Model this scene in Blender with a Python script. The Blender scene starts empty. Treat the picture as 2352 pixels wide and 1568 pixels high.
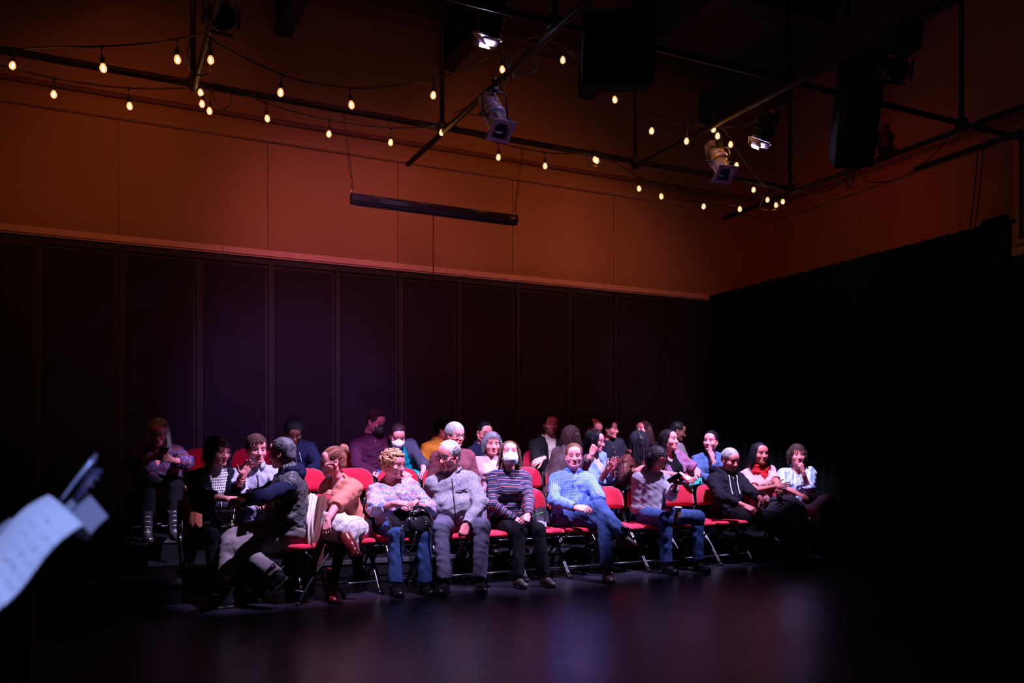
import bpy, bmesh, math, random
import numpy as np
from mathutils import Vector, Matrix

scene = bpy.context.scene
COL = scene.collection
PI = math.pi

# ------------------------------------------------------------------ camera
# Room axes: +X along the rear wall (to the right), +Y towards the rear wall, Z up.
YAW = math.radians(25.9)
CAM = np.array([0.0, 0.0, 1.18])
FPX, CX, HORIZ = 2000.0, 1176.0, 1045.0
cam_data = bpy.data.cameras.new('camera')
cam = bpy.data.objects.new('camera', cam_data)
COL.objects.link(cam)
cam.location = CAM
cam.rotation_euler = (PI / 2, 0, -YAW)
cam_data.sensor_width = 36.0
cam_data.lens = FPX / 2352.0 * 36.0
cam_data.shift_y = (HORIZ - 784.0) / 2352.0
cam_data.clip_start = 0.05
cam_data.dof.use_dof = True
cam_data.dof.focus_distance = 8.2
cam_data.dof.aperture_fstop = 2.2
scene.camera = cam

# ------------------------------------------------------------------ view and world
scene.view_settings.view_transform = 'Standard'
scene.view_settings.look = 'None'
scene.view_settings.exposure = 0.0
scene.view_settings.gamma = 1.0
scene.view_settings.use_curve_mapping = False
world = bpy.data.worlds.new('world')
scene.world = world
world.use_nodes = True
world.node_tree.nodes['Background'].inputs[0].default_value = (0.02, 0.012, 0.03, 1)
world.node_tree.nodes['Background'].inputs[1].default_value = 0.02


def spot(name, loc, target, color, power, angle, blend=0.5, radius=0.06):
    d = bpy.data.lights.new(name, 'SPOT')
    d.color = color
    d.energy = power
    d.spot_size = math.radians(angle)
    d.spot_blend = blend
    d.shadow_soft_size = radius
    o = bpy.data.objects.new(name, d)
    COL.objects.link(o)
    o.location = loc
    o.rotation_euler = (Vector(target) - Vector(loc)).to_track_quat('-Z', 'Y').to_euler()
    return o


# the two lit fresnels over the stage edge (their housings are built further down)
FRES1 = (2.72, 6.02, 4.36)
FRES2 = (5.86, 6.55, 4.24)
AIM1 = (2.55, 7.95, 1.0)
AIM2 = (5.45, 8.35, 1.0)
spot('fresnel_light', FRES1, AIM1, (0.70, 0.55, 1.0), 2250, 120, 0.3, 0.002)
spot('fresnel_light', FRES2, AIM2, (0.70, 0.55, 1.0), 2100, 120, 0.3, 0.002)
# warm rose front light from the bar out of sight over the stage
spot('front_wash_light', (1.0, 1.2, 4.6), (2.3, 8.9, 2.3), (1.0, 0.18, 0.55), 470, 27, 1.0, 0.1)
spot('front_wash_light', (3.4, 1.2, 4.6), (5.6, 8.9, 2.0), (1.0, 0.12, 0.30), 190, 27, 1.0, 0.1)
# red washes from the ceiling bar above the frame, thrown down on the rear and right walls
spot('wall_wash_light', (2.2, 5.6, 5.85), (2.75, 10.0, 3.30), (1.0, 0.20, 0.27), 430, 48, 1.0, 0.5)
spot('wall_wash_light', (5.6, 5.6, 5.85), (6.2, 10.0, 3.30), (1.0, 0.22, 0.12), 250, 48, 1.0, 0.5)
spot('wall_wash_light', (0.4, 5.6, 5.85), (0.5, 10.0, 3.6), (1.0, 0.18, 0.04), 190, 60, 1.0, 0.5)
spot('wall_wash_light', (4.2, 5.6, 5.85), (4.5, 10.0, 3.7), (1.0, 0.20, 0.03), 190, 60, 1.0, 0.5)
spot('wall_wash_light', (6.2, 5.6, 5.85), (9.26, 9.0, 3.4), (1.0, 0.04, 0.012), 75, 60, 1.0, 0.5)
# violet spill on the black partition
spot('partition_wash_light', (1.4, 3.4, 4.7), (2.1, 10.0, 1.5), (0.40, 0.26, 1.0), 700, 27, 1.0, 0.1)
# added violet fill lamps without fixtures, imitating fresnel spill on profile spots and rolled screen
spot('rig_fill_light', (4.6, 4.6, 5.3), (3.05, 6.72, 4.05), (0.55, 0.42, 1.0), 150, 15, 0.6, 0.05)
spot('rig_fill_light', (4.3, 5.0, 5.3), (5.35, 6.95, 4.05), (0.55, 0.42, 1.0), 120, 17, 0.6, 0.05)
spot('rig_fill_light', (1.4, 5.6, 5.7), (2.25, 8.0, 3.62), (0.55, 0.42, 1.0), 170, 9, 0.9, 0.05)
# blue stage light on the performers' side
spot('stage_blue_light', (-0.9, -0.6, 4.2), (-0.1, 1.9, 0.9), (0.32, 0.42, 1.0), 720, 30, 0.6, 0.05)
spot('stage_blue_light', (3.0, 0.3, 4.4), (4.4, 3.6, 0.0), (0.06, 0.2, 1.0), 40, 60, 0.9, 0.05)

# ------------------------------------------------------------------ helpers
CA, SA = math.cos(YAW), math.sin(YAW)


def ray(px, py):
    u = (px - CX) / FPX
    v = (HORIZ - py) / FPX
    return np.array([SA + u * CA, CA - u * SA, v])


def at(px, py, D):
    """point of the room plane Y = D seen at a pixel"""
    r = ray(px, py)
    return CAM + r * (D / r[1])


def at_z(px, py, z):
    r = ray(px, py)
    return CAM + r * ((z - CAM[2]) / r[2])


def nrm(v):
    v = np.asarray(v, float)
    return v / (np.linalg.norm(v) + 1e-12)


def link(o, parent=None):
    COL.objects.link(o)
    if parent is not None:
        o.parent = parent
    return o


def tag(o, label=None, cat=None, group=None, kind=None):
    if label: o['label'] = label
    if cat: o['category'] = cat
    if group: o['group'] = group
    if kind: o['kind'] = kind
    return o


def empty(name, loc=(0, 0, 0), rz=0.0):
    o = bpy.data.objects.new(name, None)
    o.empty_display_size = 0.1
    o.location = loc
    o.rotation_euler = (0, 0, rz)
    return link(o)


def np_mesh(name, V, Q, smooth=True, cc=None):
    """mesh from numpy vertices and a list/array of equal-size faces"""
    V = np.asarray(V, np.float32)
    Q = np.asarray(Q, np.int32)
    me = bpy.data.meshes.new(name)
    n, m, k = len(V), len(Q), Q.shape[1]
    me.vertices.add(n)
    me.vertices.foreach_set('co', V.ravel())
    me.loops.add(m * k)
    me.loops.foreach_set('vertex_index', Q.ravel())
    me.polygons.add(m)
    me.polygons.foreach_set('loop_start', np.arange(0, m * k, k, dtype=np.int32))
    if smooth:
        me.polygons.foreach_set('use_smooth', np.ones(m, bool))
    if cc is not None:
        a = me.attributes.new('cc', 'FLOAT_VECTOR', 'POINT')
        a.data.foreach_set('vector', np.asarray(cc, np.float32).ravel())
    me.update(calc_edges=True)
    me.validate()
    return me


def mobj(name, me, m=None, parent=None, loc=None):
    o = bpy.data.objects.new(name, me)
    if m is not None:
        me.materials.clear()
        me.materials.append(m)
    if loc is not None:
        o.location = loc
    return link(o, parent)


class MB:
    """collects boxes, tubes, discs ... as one mesh"""
    def __init__(s):
        s.bm = bmesh.new()

    def box(s, lo, hi, bevel=0.0, M=None, seg=2):
        c = [(lo[i] + hi[i]) / 2 for i in range(3)]
        d = [abs(hi[i] - lo[i]) for i in range(3)]
        T = Matrix.Translation(c) @ Matrix.Diagonal((d[0], d[1], d[2], 1))
        if M is not None:
            T = M @ T
        g = bmesh.ops.create_cube(s.bm, size=1.0, matrix=T)
        if bevel > 0:
            ed = list({e for v in g['verts'] for e in v.link_edges})
            bmesh.ops.bevel(s.bm, geom=ed, offset=bevel, segments=seg, affect='EDGES', profile=0.5)
        return s

    def tube(s, pts, r, n=8, closed=False, caps=True):
        P = [Vector(p) for p in pts]
        R = r if isinstance(r, (list, tuple)) else [r] * len(P)
        rings = []
        up = None
        for i, p in enumerate(P):
            if closed:
                t = (P[(i + 1) % len(P)] - P[i - 1]).normalized()
            else:
                t = (P[min(i + 1, len(P) - 1)] - P[max(i - 1, 0)]).normalized()
            if up is None:
                up = Vector((0, 0, 1)) if abs(t.z) < 0.9 else Vector((1, 0, 0))
            a = t.cross(up)
            if a.length < 1e-5:
                a = t.orthogonal()
            a.normalize()
            b = a.cross(t).normalized()
            up = b
            rings.append([s.bm.verts.new(p + (a * math.cos(2 * PI * k / n) + b * math.sin(2 * PI * k / n)) * R[i]) for k in range(n)])
        m = len(rings)
        for i in range(m if closed else m - 1):
            A, B = rings[i], rings[(i + 1) % m]
            for k in range(n):
                f = s.bm.faces.new((A[k], A[(k + 1) % n], B[(k + 1) % n], B[k]))
                f.smooth = True
        if caps and not closed:
            s.bm.faces.new(rings[0])
            s.bm.faces.new(list(reversed(rings[-1])))
        return s

    def lathe(s, prof, n=16, M=None, cap=True):
        """profile of (radius, z) turned about z"""
        M = M or Matrix.Identity(4)
        rings = []
        for r, z in prof:
            rings.append([s.bm.verts.new(M @ Vector((r * math.cos(2 * PI * k / n), r * math.sin(2 * PI * k / n), z))) for k in range(n)])
        for A, B in zip(rings, rings[1:]):
            for k in range(n):
                f = s.bm.faces.new((A[k], A[(k + 1) % n], B[(k + 1) % n], B[k]))
                f.smooth = True
        if cap:
            if prof[0][0] > 1e-4: s.bm.faces.new(list(reversed(rings[0])))
            if prof[-1][0] > 1e-4: s.bm.faces.new(rings[-1])
        return s

    def sheet(s, grid, thick=0.0):
        """grid[i][j] of points; with thickness along -normal (solid)"""
        rows = [[s.bm.verts.new(Vector(p)) for p in row] for row in grid]
        faces = []
        for a, b in zip(rows, rows[1:]):
            for k in range(len(a) - 1):
                f = s.bm.faces.new((a[k], a[k + 1], b[k + 1], b[k]))
                f.smooth = True
                faces.append(f)
        if thick:
            s.bm.normal_update()
            bmesh.ops.solidify(s.bm, geom=faces, thickness=thick)
        return s

    def prism(s, outline, z0, z1, M=None, bevel=0.0):
        M = M or Matrix.Identity(4)
        a = [s.bm.verts.new(M @ Vector((x, y, z0))) for x, y in outline]
        b = [s.bm.verts.new(M @ Vector((x, y, z1))) for x, y in outline]
        n = len(a)
        fs = [s.bm.faces.new(list(reversed(a))), s.bm.faces.new(b)]
        for i in range(n):
            fs.append(s.bm.faces.new((a[i], a[(i + 1) % n], b[(i + 1) % n], b[i])))
        if bevel:
            ed = [e for f in fs[:2] for e in f.edges]
            bmesh.ops.bevel(s.bm, geom=ed, offset=bevel, segments=2, affect='EDGES', profile=0.5)
        return s

    def mesh(s, name, smooth=False):
        me = bpy.data.meshes.new(name)
        bmesh.ops.recalc_face_normals(s.bm, faces=s.bm.faces)
        if smooth:
            for f in s.bm.faces: f.smooth = True
        s.bm.to_mesh(me)
        s.bm.free()
        return me

    def build(s, name, m, parent=None, smooth=False, loc=None):
        return mobj(name, s.mesh(name, smooth), m, parent, loc)


def catmull(pts, per=6):
    P = [np.asarray(p, float) for p in pts]
    P = [2 * P[0] - P[1]] + P + [2 * P[-1] - P[-2]]
    out = []
    for i in range(1, len(P) - 2):
        for k in range(per):
            t = k / per
            a, b, c, d = P[i - 1], P[i], P[i + 1], P[i + 2]
            out.append(0.5 * (2 * b + (c - a) * t + (2 * a - 5 * b + 4 * c - d) * t * t + (3 * b - a - 3 * c + d) * t ** 3))
    out.append(P[-2])
    return out


# ------------------------------------------------------------------ materials
def srgb(r, g, b):
    f = lambda c: c / 12.92 if c <= 0.04045 else ((c + 0.055) / 1.055) ** 2.4
    return (f(r / 255), f(g / 255), f(b / 255))


class NT:
    def __init__(s, name):
        s.m = bpy.data.materials.new(name)
        s.m.use_nodes = True
        s.t = s.m.node_tree
        s.p = s.t.nodes['Principled BSDF']

    def n(s, typ, **kw):
        nd = s.t.nodes.new(typ)
        for k, v in kw.items():
            if k.startswith('i_'):
                nd.inputs[k[2:].replace('_', ' ')].default_value = v
            else:
                setattr(nd, k, v)
        return nd

    def l(s, a, b):
        s.t.links.new(a, b)

    def math(s, op, a, b=None, c=None, clamp=False):
        nd = s.t.nodes.new('ShaderNodeMath')
        nd.operation = op
        nd.use_clamp = clamp
        for i, x in enumerate((a, b, c)):
            if x is None: continue
            if isinstance(x, (int, float)): nd.inputs[i].default_value = x
            else: s.l(x, nd.inputs[i])
        return nd.outputs[0]

    def mix(s, fac, a, b):
        nd = s.t.nodes.new('ShaderNodeMix')
        nd.data_type = 'RGBA'
        for sock, x in ((nd.inputs[0], fac), (nd.inputs[6], a), (nd.inputs[7], b)):
            if isinstance(x, (int, float)): sock.default_value = x
            elif isinstance(x, tuple): sock.default_value = (*x[:3], 1)
            else: s.l(x, sock)
        return nd.outputs[2]

    def noise(s, vec=None, scale=5.0, detail=2.0, rough=0.5):
        nd = s.n('ShaderNodeTexNoise')
        nd.inputs['Scale'].default_value = scale
        nd.inputs['Detail'].default_value = detail
        nd.inputs['Roughness'].default_value = rough
        if vec is not None: s.l(vec, nd.inputs['Vector'])
        return nd.outputs['Fac']

    def ramp(s, fac, stops, interp='LINEAR'):
        nd = s.n('ShaderNodeValToRGB')
        cr = nd.color_ramp
        cr.interpolation = interp
        while len(cr.elements) < len(stops): cr.elements.new(0.5)
        for e, (p, c) in zip(cr.elements, stops):
            e.position = p
            e.color = (*c[:3], 1)
        s.l(fac, nd.inputs[0])
        return nd.outputs[0]

    def base(s, c):
        if isinstance(c, tuple): s.p.inputs['Base Color'].default_value = (*c[:3], 1)
        else: s.l(c, s.p.inputs['Base Color'])
        return s

    def set(s, **kw):
        for k, v in kw.items():
            sock = s.p.inputs[k.replace('_', ' ')]
            if isinstance(v, (int, float)): sock.default_value = v
            elif isinstance(v, tuple): sock.default_value = v
            else: s.l(v, sock)
        return s

    def bump(s, h, strength=0.3, dist=0.01):
        nd = s.n('ShaderNodeBump')
        nd.inputs['Strength'].default_value = strength
        nd.inputs['Distance'].default_value = dist
        s.l(h, nd.inputs['Height'])
        s.l(nd.outputs[0], s.p.inputs['Normal'])
        return s

    def attr(s, name='cc'):
        nd = s.n('ShaderNodeAttribute')
        nd.attribute_name = name
        return nd.outputs['Vector']

    def xyz(s, vec):
        nd = s.n('ShaderNodeSeparateXYZ')
        s.l(vec, nd.inputs[0])
        return nd.outputs[0], nd.outputs[1], nd.outputs[2]

    def obj(s):
        return s.n('ShaderNodeTexCoord').outputs['Object']


MATS = {}


def plain(key, c, rough=0.6, metal=0.0, noise=0.0, nscale=30, bump=0.0, spec=0.5, coat=0.0):
    if key in MATS: return MATS[key]
    t = NT(key)
    if noise or bump:
        f = t.noise(t.obj(), nscale, 4)
    if noise:
        t.base(t.mix(f, tuple(x * (1 - noise) for x in c), tuple(min(1, x * (1 + noise)) for x in c)))
    else:
        t.base(c)
    if bump:
        t.bump(f, bump, 0.004)
    t.set(Roughness=rough, Metallic=metal, Specular_IOR_Level=spec, Coat_Weight=coat)
    MATS[key] = t.m
    return t.m


def emis(key, c, strength):
    if key in MATS: return MATS[key]
    t = NT(key)
    t.base((0.02, 0.02, 0.02))
    t.set(Emission_Color=(*c, 1), Emission_Strength=strength)
    MATS[key] = t.m
    return t.m


def m_floor():
    t = NT('black_stage_vinyl')
    o = t.obj()
    f = t.noise(o, 1.3, 6, 0.6)
    g = t.noise(o, 38, 5, 0.7)
    sc = t.n('ShaderNodeMapping'); sc.inputs['Scale'].default_value = (3, 60, 1); sc.inputs['Rotation'].default_value = (0, 0, 0.6); t.l(o, sc.inputs[0])
    scuff = t.noise(sc.outputs[0], 2.2, 5, 0.7)
    s1 = t.ramp(scuff, [(0.62, (0, 0, 0)), (0.72, (1, 1, 1))])
    t.base(t.mix(t.math('MULTIPLY', s1, 0.5), t.mix(f, (0.008, 0.007, 0.013), (0.017, 0.014, 0.027)), (0.06, 0.052, 0.075)))
    r = t.math('ADD', t.math('MULTIPLY', f, 0.16), t.math('MULTIPLY', g, 0.14))
    t.set(Roughness=t.math('ADD', r, 0.17), Specular_IOR_Level=0.45)
    t.bump(g, 0.06, 0.004)
    return t.m


def m_wall():
    t = NT('tan_wall_covering')
    o = t.obj()
    f = t.noise(o, 0.9, 3)
    g = t.noise(o, 140, 3)
    t.base(t.mix(f, (0.30, 0.17, 0.10), (0.40, 0.25, 0.155)))
    t.set(Roughness=0.85, Specular_IOR_Level=0.2)
    t.bump(g, 0.12, 0.002)
    return t.m


M_FLOOR = m_floor()
M_WALL = m_wall()
M_TRIM = plain('painted_trim', (0.62, 0.40, 0.36), 0.55, noise=0.12, nscale=6)
M_BLKPANEL = plain('black_fabric_panel', (0.022, 0.019, 0.030), 0.95, spec=0.1, noise=0.25, nscale=60, bump=0.1)
M_BLKPOST = plain('black_panel_post', (0.012, 0.011, 0.014), 0.7)
M_CEIL = plain('dark_ceiling', (0.05, 0.025, 0.018), 0.9, noise=0.3, nscale=3)
M_BEAM = plain('dark_beam', (0.012, 0.012, 0.010), 0.8, noise=0.3, nscale=8)
M_PIPE = plain('black_pipe', (0.004, 0.0035, 0.0035), 0.6, metal=0.0, spec=0.12)
M_BLK = plain('black_metal', (0.018, 0.017, 0.02), 0.45, metal=0.3)
M_CABLE = plain('black_cable', (0.006, 0.005, 0.005), 0.45, spec=0.3)
M_DRAPE = plain('black_drape', (0.003, 0.003, 0.0035), 0.95, spec=0.05)
M_RISER = plain('black_riser_paint', (0.005, 0.0045, 0.0065), 0.5, noise=0.35, nscale=12, bump=0.1, spec=0.18)
M_CHROME = plain('brushed_steel', (0.55, 0.52, 0.58), 0.3, metal=1.0)
M_FIX = plain('grey_black_casting', (0.26, 0.24, 0.30), 0.40, metal=0.3, noise=0.2, nscale=30)
M_TILE = plain('pale_sticker', (0.75, 0.6, 0.6), 0.6)
M_REDSTK = plain('red_sticker', (0.5, 0.04, 0.05), 0.6)
# ================================================================== the setting
DW, XR = 10.0, 9.26          # rear wall, right wall
ZTRIM, ZCOR, ZCEIL = 3.39, 4.69, 6.55
HX0 = -9.0


def struct(name, mb, m):
    return tag(mb.build(name, m), kind='structure')


fl = MB().box((HX0, -4.0, -0.1), (XR + 0.3, DW + 0.3, 0.0))
struct('floor', fl, M_FLOOR)
struct('ceiling', MB().box((HX0, -4.0, ZCEIL), (XR + 0.3, DW + 0.3, ZCEIL + 0.15)), M_CEIL)
wb = struct('wall_back', MB().box((HX0, DW + 0.03, 0), (XR + 0.3, DW + 0.3, ZCEIL)), M_WALL)
wr = struct('wall_right', MB().box((XR + 0.03, -4.0, 0), (XR + 0.3, DW + 0.3, ZCEIL)), M_WALL)
struct('wall_left', MB().box((HX0 - 0.2, -4.0, 0), (HX0, DW + 0.3, ZCEIL)), M_BLKPANEL)
struct('wall_front', MB().box((HX0, -4.2, 0), (XR + 0.3, -4.0, ZCEIL)), M_BLKPANEL)

# upper wall boards between trim and cornice, one by one with open joints
PW = 0.1527 * DW
x = 0.279 - 3 * PW
while x < XR - 0.02:
    x1 = min(x + PW, XR)
    MB().box((x + 0.003, DW, ZTRIM + 0.09), (x1 - 0.003, DW + 0.035, ZCOR), 0.002).build('wall_board', M_WALL, wb)
    x += PW
y = DW
while y > 4.0:
    MB().box((XR, y - PW + 0.003, ZTRIM + 0.09), (XR + 0.035, y - 0.003, ZCOR), 0.002).build('wall_board', M_WALL, wr)
    y -= PW

# cornice: a rounded cove with a bead above it
def cornice(name, p0, p1, inward):
    p0, p1, inw = Vector(p0), Vector(p1), Vector(inward)
    prof = [(0, 0), (0.05, 0.0), (0.065, 0.02), (0.065, 0.05), (0.05, 0.075), (0.03, 0.11), (0.022, 0.15), (0.022, 0.21), (0.0, 0.21)]
    bead = [(0.0, 0.235), (0.03, 0.235), (0.04, 0.26), (0.03, 0.285), (0.0, 0.285)]
    for nm, pr, m in (('cornice', prof, M_WALL), ('bead', bead, M_TRIM_DARK)):
        b = MB()
        b.sheet([[p + inw * d + Vector((0, 0, z)) for d, z in pr] for p in (p0, p1)])
        yield nm, b, m


M_TRIM_DARK = plain('painted_bead', (0.17, 0.07, 0.06), 0.7)
for k, (a, b, inw) in enumerate((((HX0, DW + 0.03, ZCOR), (XR, DW + 0.03, ZCOR), (0, -1, 0)), ((XR + 0.03, DW, ZCOR), (XR + 0.03, -4, ZCOR), (-1, 0, 0)))):
    root = None
    for nm, mb, m in cornice('trim', a, b, inw):
        if root is None:
            root = tag(mb.build('trim_%d' % (k + 1), m), kind='structure')
        else:
            mb.build(nm, m, root)

# rail under the boards, in lengths with butt joints
rail = tag(MB().box((HX0, DW - 0.005, ZTRIM - 0.012), (XR, DW + 0.04, ZTRIM)).build('trim_3', M_BLKPOST), kind='structure')
xs = [-4.0, -1.3, 1.32, 3.95, 6.6, XR]
for a, b in zip(xs, xs[1:]):
    MB().box((a + 0.002, DW - 0.025, ZTRIM), (b - 0.002, DW + 0.04, ZTRIM + 0.088), 0.004).build('rail_length', M_TRIM, rail)
    MB().box((a + 0.002, DW - 0.032, ZTRIM + 0.014), (b - 0.002, DW - 0.02, ZTRIM + 0.022)).build('bead', M_TRIM_DARK, rail)
rail2 = tag(MB().box((XR - 0.005, -4, ZTRIM - 0.012), (XR + 0.04, DW, ZTRIM)).build('trim_4', M_BLKPOST), kind='structure')
MB().box((XR - 0.025, 3.2, ZTRIM), (XR + 0.04, DW - 0.03, ZTRIM + 0.088), 0.004).build('rail_length', M_TRIM, rail2)

# black folding partition below the rail: panels with posts between
part = tag(MB().box((HX0, DW + 0.0, 0), (XR, DW + 0.029, ZTRIM - 0.012)).build('wall_partition', M_BLKPOST), kind='structure')
px_edges = [-0.46, 0.30, 1.065, 1.828, 2.586, 3.35, 4.11, 4.92, 5.68, 6.40, 7.15, 7.9, 8.6, 9.2]
for a, b in zip(px_edges, px_edges[1:]):
    MB().box((a + 0.055, DW - 0.03, 0.12), (b - 0.055, DW + 0.0, ZTRIM - 0.11), 0.008).build('panel', M_BLKPANEL, part)
    MB().box((a - 0.022, DW - 0.045, 0.0), (a + 0.022, DW, ZTRIM - 0.03), 0.004).build('post', M_BLKPOST, part)
    MB().box((a + 0.022, DW - 0.02, ZTRIM - 0.075), (b - 0.022, DW, ZTRIM - 0.03), 0.004).build('top_rail', M_BLKPOST, part)
for k in range(14):
    a = -0.46 - 0.762 * (k + 1)
    MB().box((a + 0.055, DW - 0.03, 0.12), (a + 0.762 - 0.055, DW + 0.0, ZTRIM - 0.11), 0.008).build('panel', M_BLKPANEL, part) if k < 5 else None
lowr = tag(MB().box((XR, -4, 0), (XR + 0.029, DW - 0.05, ZTRIM - 0.012)).build('wall_partition_right', M_BLKPANEL), kind='structure')

# opening high on the right wall, its warm light painted in as amber, at the edge of the picture
win = tag(MB().box((XR - 0.02, 3.0, 3.56), (XR + 0.029, 6.18, 4.63)).build('window_1', plain('amber_wall', (0.30, 0.14, 0.07), 0.7)), kind='structure')
wf = MB()
MB().box((XR - 0.06, 6.18, 3.50), (XR + 0.02, 6.24, 4.68), 0.005).build('window_frame', plain('amber_frame', (0.55, 0.28, 0.10), 0.5), win)
MB().box((XR - 0.06, 3.0, 3.50), (XR + 0.02, 6.18, 3.55), 0.005).build('window_frame', MATS['amber_frame'], win)

# roof beams running out from the rear wall, and the service beam across them
for k in range(5):
    bx = 0.0 + 1.98 * k
    mb = MB().box((bx - 0.09, -3.5, 5.92), (bx + 0.09, DW + 0.02, ZCEIL), 0.006)
    tag(mb.build('ceiling_beam', M_BEAM), kind='structure')
tag(MB().box((1.9, DW - 0.28, 6.36), (XR, DW + 0.02, ZCEIL), 0.006).build('trim_5', plain('brown_soffit', (0.11, 0.06, 0.045), 0.8)), kind='structure')
for yy in (7.6, 5.0, 2.4):
    tag(MB().box((HX0, yy - 0.1, 6.2), (XR, yy + 0.1, ZCEIL), 0.006).build('ceiling_beam', M_BEAM), kind='structure')

# black drape beside the seating, hung from a pipe, with real folds
def drape():
    root = empty('stage_drape', (7.92, 7.6, 0))
    X0, Y0, Y1, ZT = 7.92, 5.42, 9.86, 3.44
    n = 240
    rows = []
    for zi in range(9):
        z = 0.02 + (ZT - 0.02) * zi / 8
        row = []
        for i in range(n + 1):
            s = i / n
            yv = Y0 + (Y1 - Y0) * s
            amp = 0.045 * (0.35 + 0.65 * (1 - zi / 8.0)) + 0.012
            w = amp * math.sin(s * 2 * PI * 26 + 0.8 * math.sin(s * 37)) + 0.012 * math.sin(s * 2 * PI * 61)
            zz = z + (0.006 * math.sin(s * 2 * PI * 26) if zi == 8 else 0)
            if zi == 8 and s < 0.06: zz += 0.05
            row.append((X0 + w - 7.92, yv - 7.6, zz))
        rows.append(row)
    MB().sheet(rows, 0.006).build('curtain', M_DRAPE, root)
    MB().tube([(0.0, Y0 - 7.6 - 0.06, ZT - 0.03), (0.0, Y1 - 7.6, ZT - 0.03)], 0.022, 8).build('curtain_pipe', M_PIPE, root)
    for yy in (Y0 + 0.04, Y1 - 0.08):
        MB().tube([(0.06, yy - 7.6, 0.0), (0.06, yy - 7.6, ZT)], 0.022, 8).build('upright', M_PIPE, root)
    tag(root, 'tall black stage drape closing off the right side of the seating', 'curtain')


drape()

# carpet-dark risers for the second and third rows
def riser(label, blocks, h):
    root = empty('seating_riser', (blocks[0][0], blocks[0][1], 0))
    for (x0, y0, x1, y1, zb) in blocks:
        MB().box((x0 - blocks[0][0], y0 - blocks[0][1], zb), (x1 - blocks[0][0], y1 - blocks[0][1], h), 0.006).build('platform', M_RISER, root)
        MB().box((x0 - blocks[0][0], y0 - blocks[0][1] - 0.012, h - 0.045), (x1 - blocks[0][0], y0 - blocks[0][1] - 0.0005, h - 0.004), 0.003).build('nosing', plain('worn_edge', (0.05, 0.045, 0.055), 0.35, noise=0.5, nscale=20), root)
    return tag(root, label, 'platform')


H1, H2 = 0.20, 0.40
riser('low black riser under the middle row of red chairs', [(0.86, 8.02, 7.75, 8.78, 0), (0.46, 8.02, 0.855, 8.78, 0), (-0.12, 7.36, 0.455, 8.118, 0), (0.458, 7.36, 0.66, 8.015, 0)], H1)
riser('higher black riser under the rear row by the partition', [(0.46, 8.785, 7.75, 9.9, 0), (-0.20, 8.122, 0.455, 9.9, 0)], H2)
# ================================================================== lighting grid
ZG, RP = 4.40, 0.027
PX = [0.81, 3.12, 5.39, 7.62]
grid = empty('lighting_grid', (3.12, 8.0, 0))
def gpipe(p, q, r=RP, nm='pipe'):
    o = np.array([3.12, 8.0, 0])
    return MB().tube([np.array(p) - o, np.array(q) - o], r, 10).build(nm, M_PIPE, grid)
gpipe((-6.0, 8.0, ZG), (7.62, 8.0, ZG), 0.030)
gpipe((-6.0, 5.70, ZG), (9.0, 5.70, ZG))
gpipe((-6.0, 3.40, ZG), (9.0, 3.40, ZG))
gpipe((0.81, 1.5, ZG - 0.056), (0.81, 7.97, ZG - 0.056))
gpipe((3.12, 1.5, ZG - 0.057), (3.12, 9.02, ZG - 0.057))
gpipe((5.39, 1.5, ZG - 0.057), (5.39, 8.02, ZG - 0.057))
gpipe((7.62, 1.5, ZG - 0.057), (7.62, 9.22, ZG - 0.057))
gpipe((8.22, 1.5, ZG - 0.057), (8.22, 6.72, ZG - 0.057))
for xx in PX:
    for yy in (8.0, 5.7):
        gpipe((xx, yy + 0.0, ZG), (xx, yy, ZCEIL - 0.002), 0.024, 'hanger')
        MB().box((xx - 0.045 - 3.12, yy - 0.045 - 8, ZG - 0.04), (xx + 0.045 - 3.12, yy + 0.045 - 8, ZG + 0.05), 0.01).build('clamp', M_PIPE, grid)
tag(grid, 'black pipe lighting grid hanging below the dark ceiling', 'lighting grid')

# ------------------------------------------------------------------ view-oriented frames
def viewbasis(P):
    """image-right, up, towards-camera at a point (horizontal axes)"""
    c = CAM - np.asarray(P, float)
    c[2] = 0
    c = nrm(c)
    return np.array([-c[1], c[0], 0.0]), np.array([0, 0, 1.0]), c


def vdir(P, v):
    r, u, c = viewbasis(P)
    return nrm(r * v[0] + u * v[1] + c * v[2])


def frame(y, z):
    """matrix whose local +Y is y and local +Z is close to z"""
    y = nrm(y)
    x = nrm(np.cross(y, z))
    z = np.cross(x, y)
    return Matrix(((x[0], y[0], z[0]), (x[1], y[1], z[1]), (x[2], y[2], z[2])))


# ------------------------------------------------------------------ fixtures
M_LENS = plain('dark_lens_glass', (0.02, 0.02, 0.05), 0.06, spec=0.9)
M_LAMP = emis('fresnel_lens_glow', (0.72, 0.60, 1.0), 260.0)
M_YOKE = plain('black_yoke', (0.02, 0.018, 0.022), 0.5, metal=0.4)
M_GEL = plain('colour_frame', (0.30, 0.25, 0.36), 0.4, metal=0.5)


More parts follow.
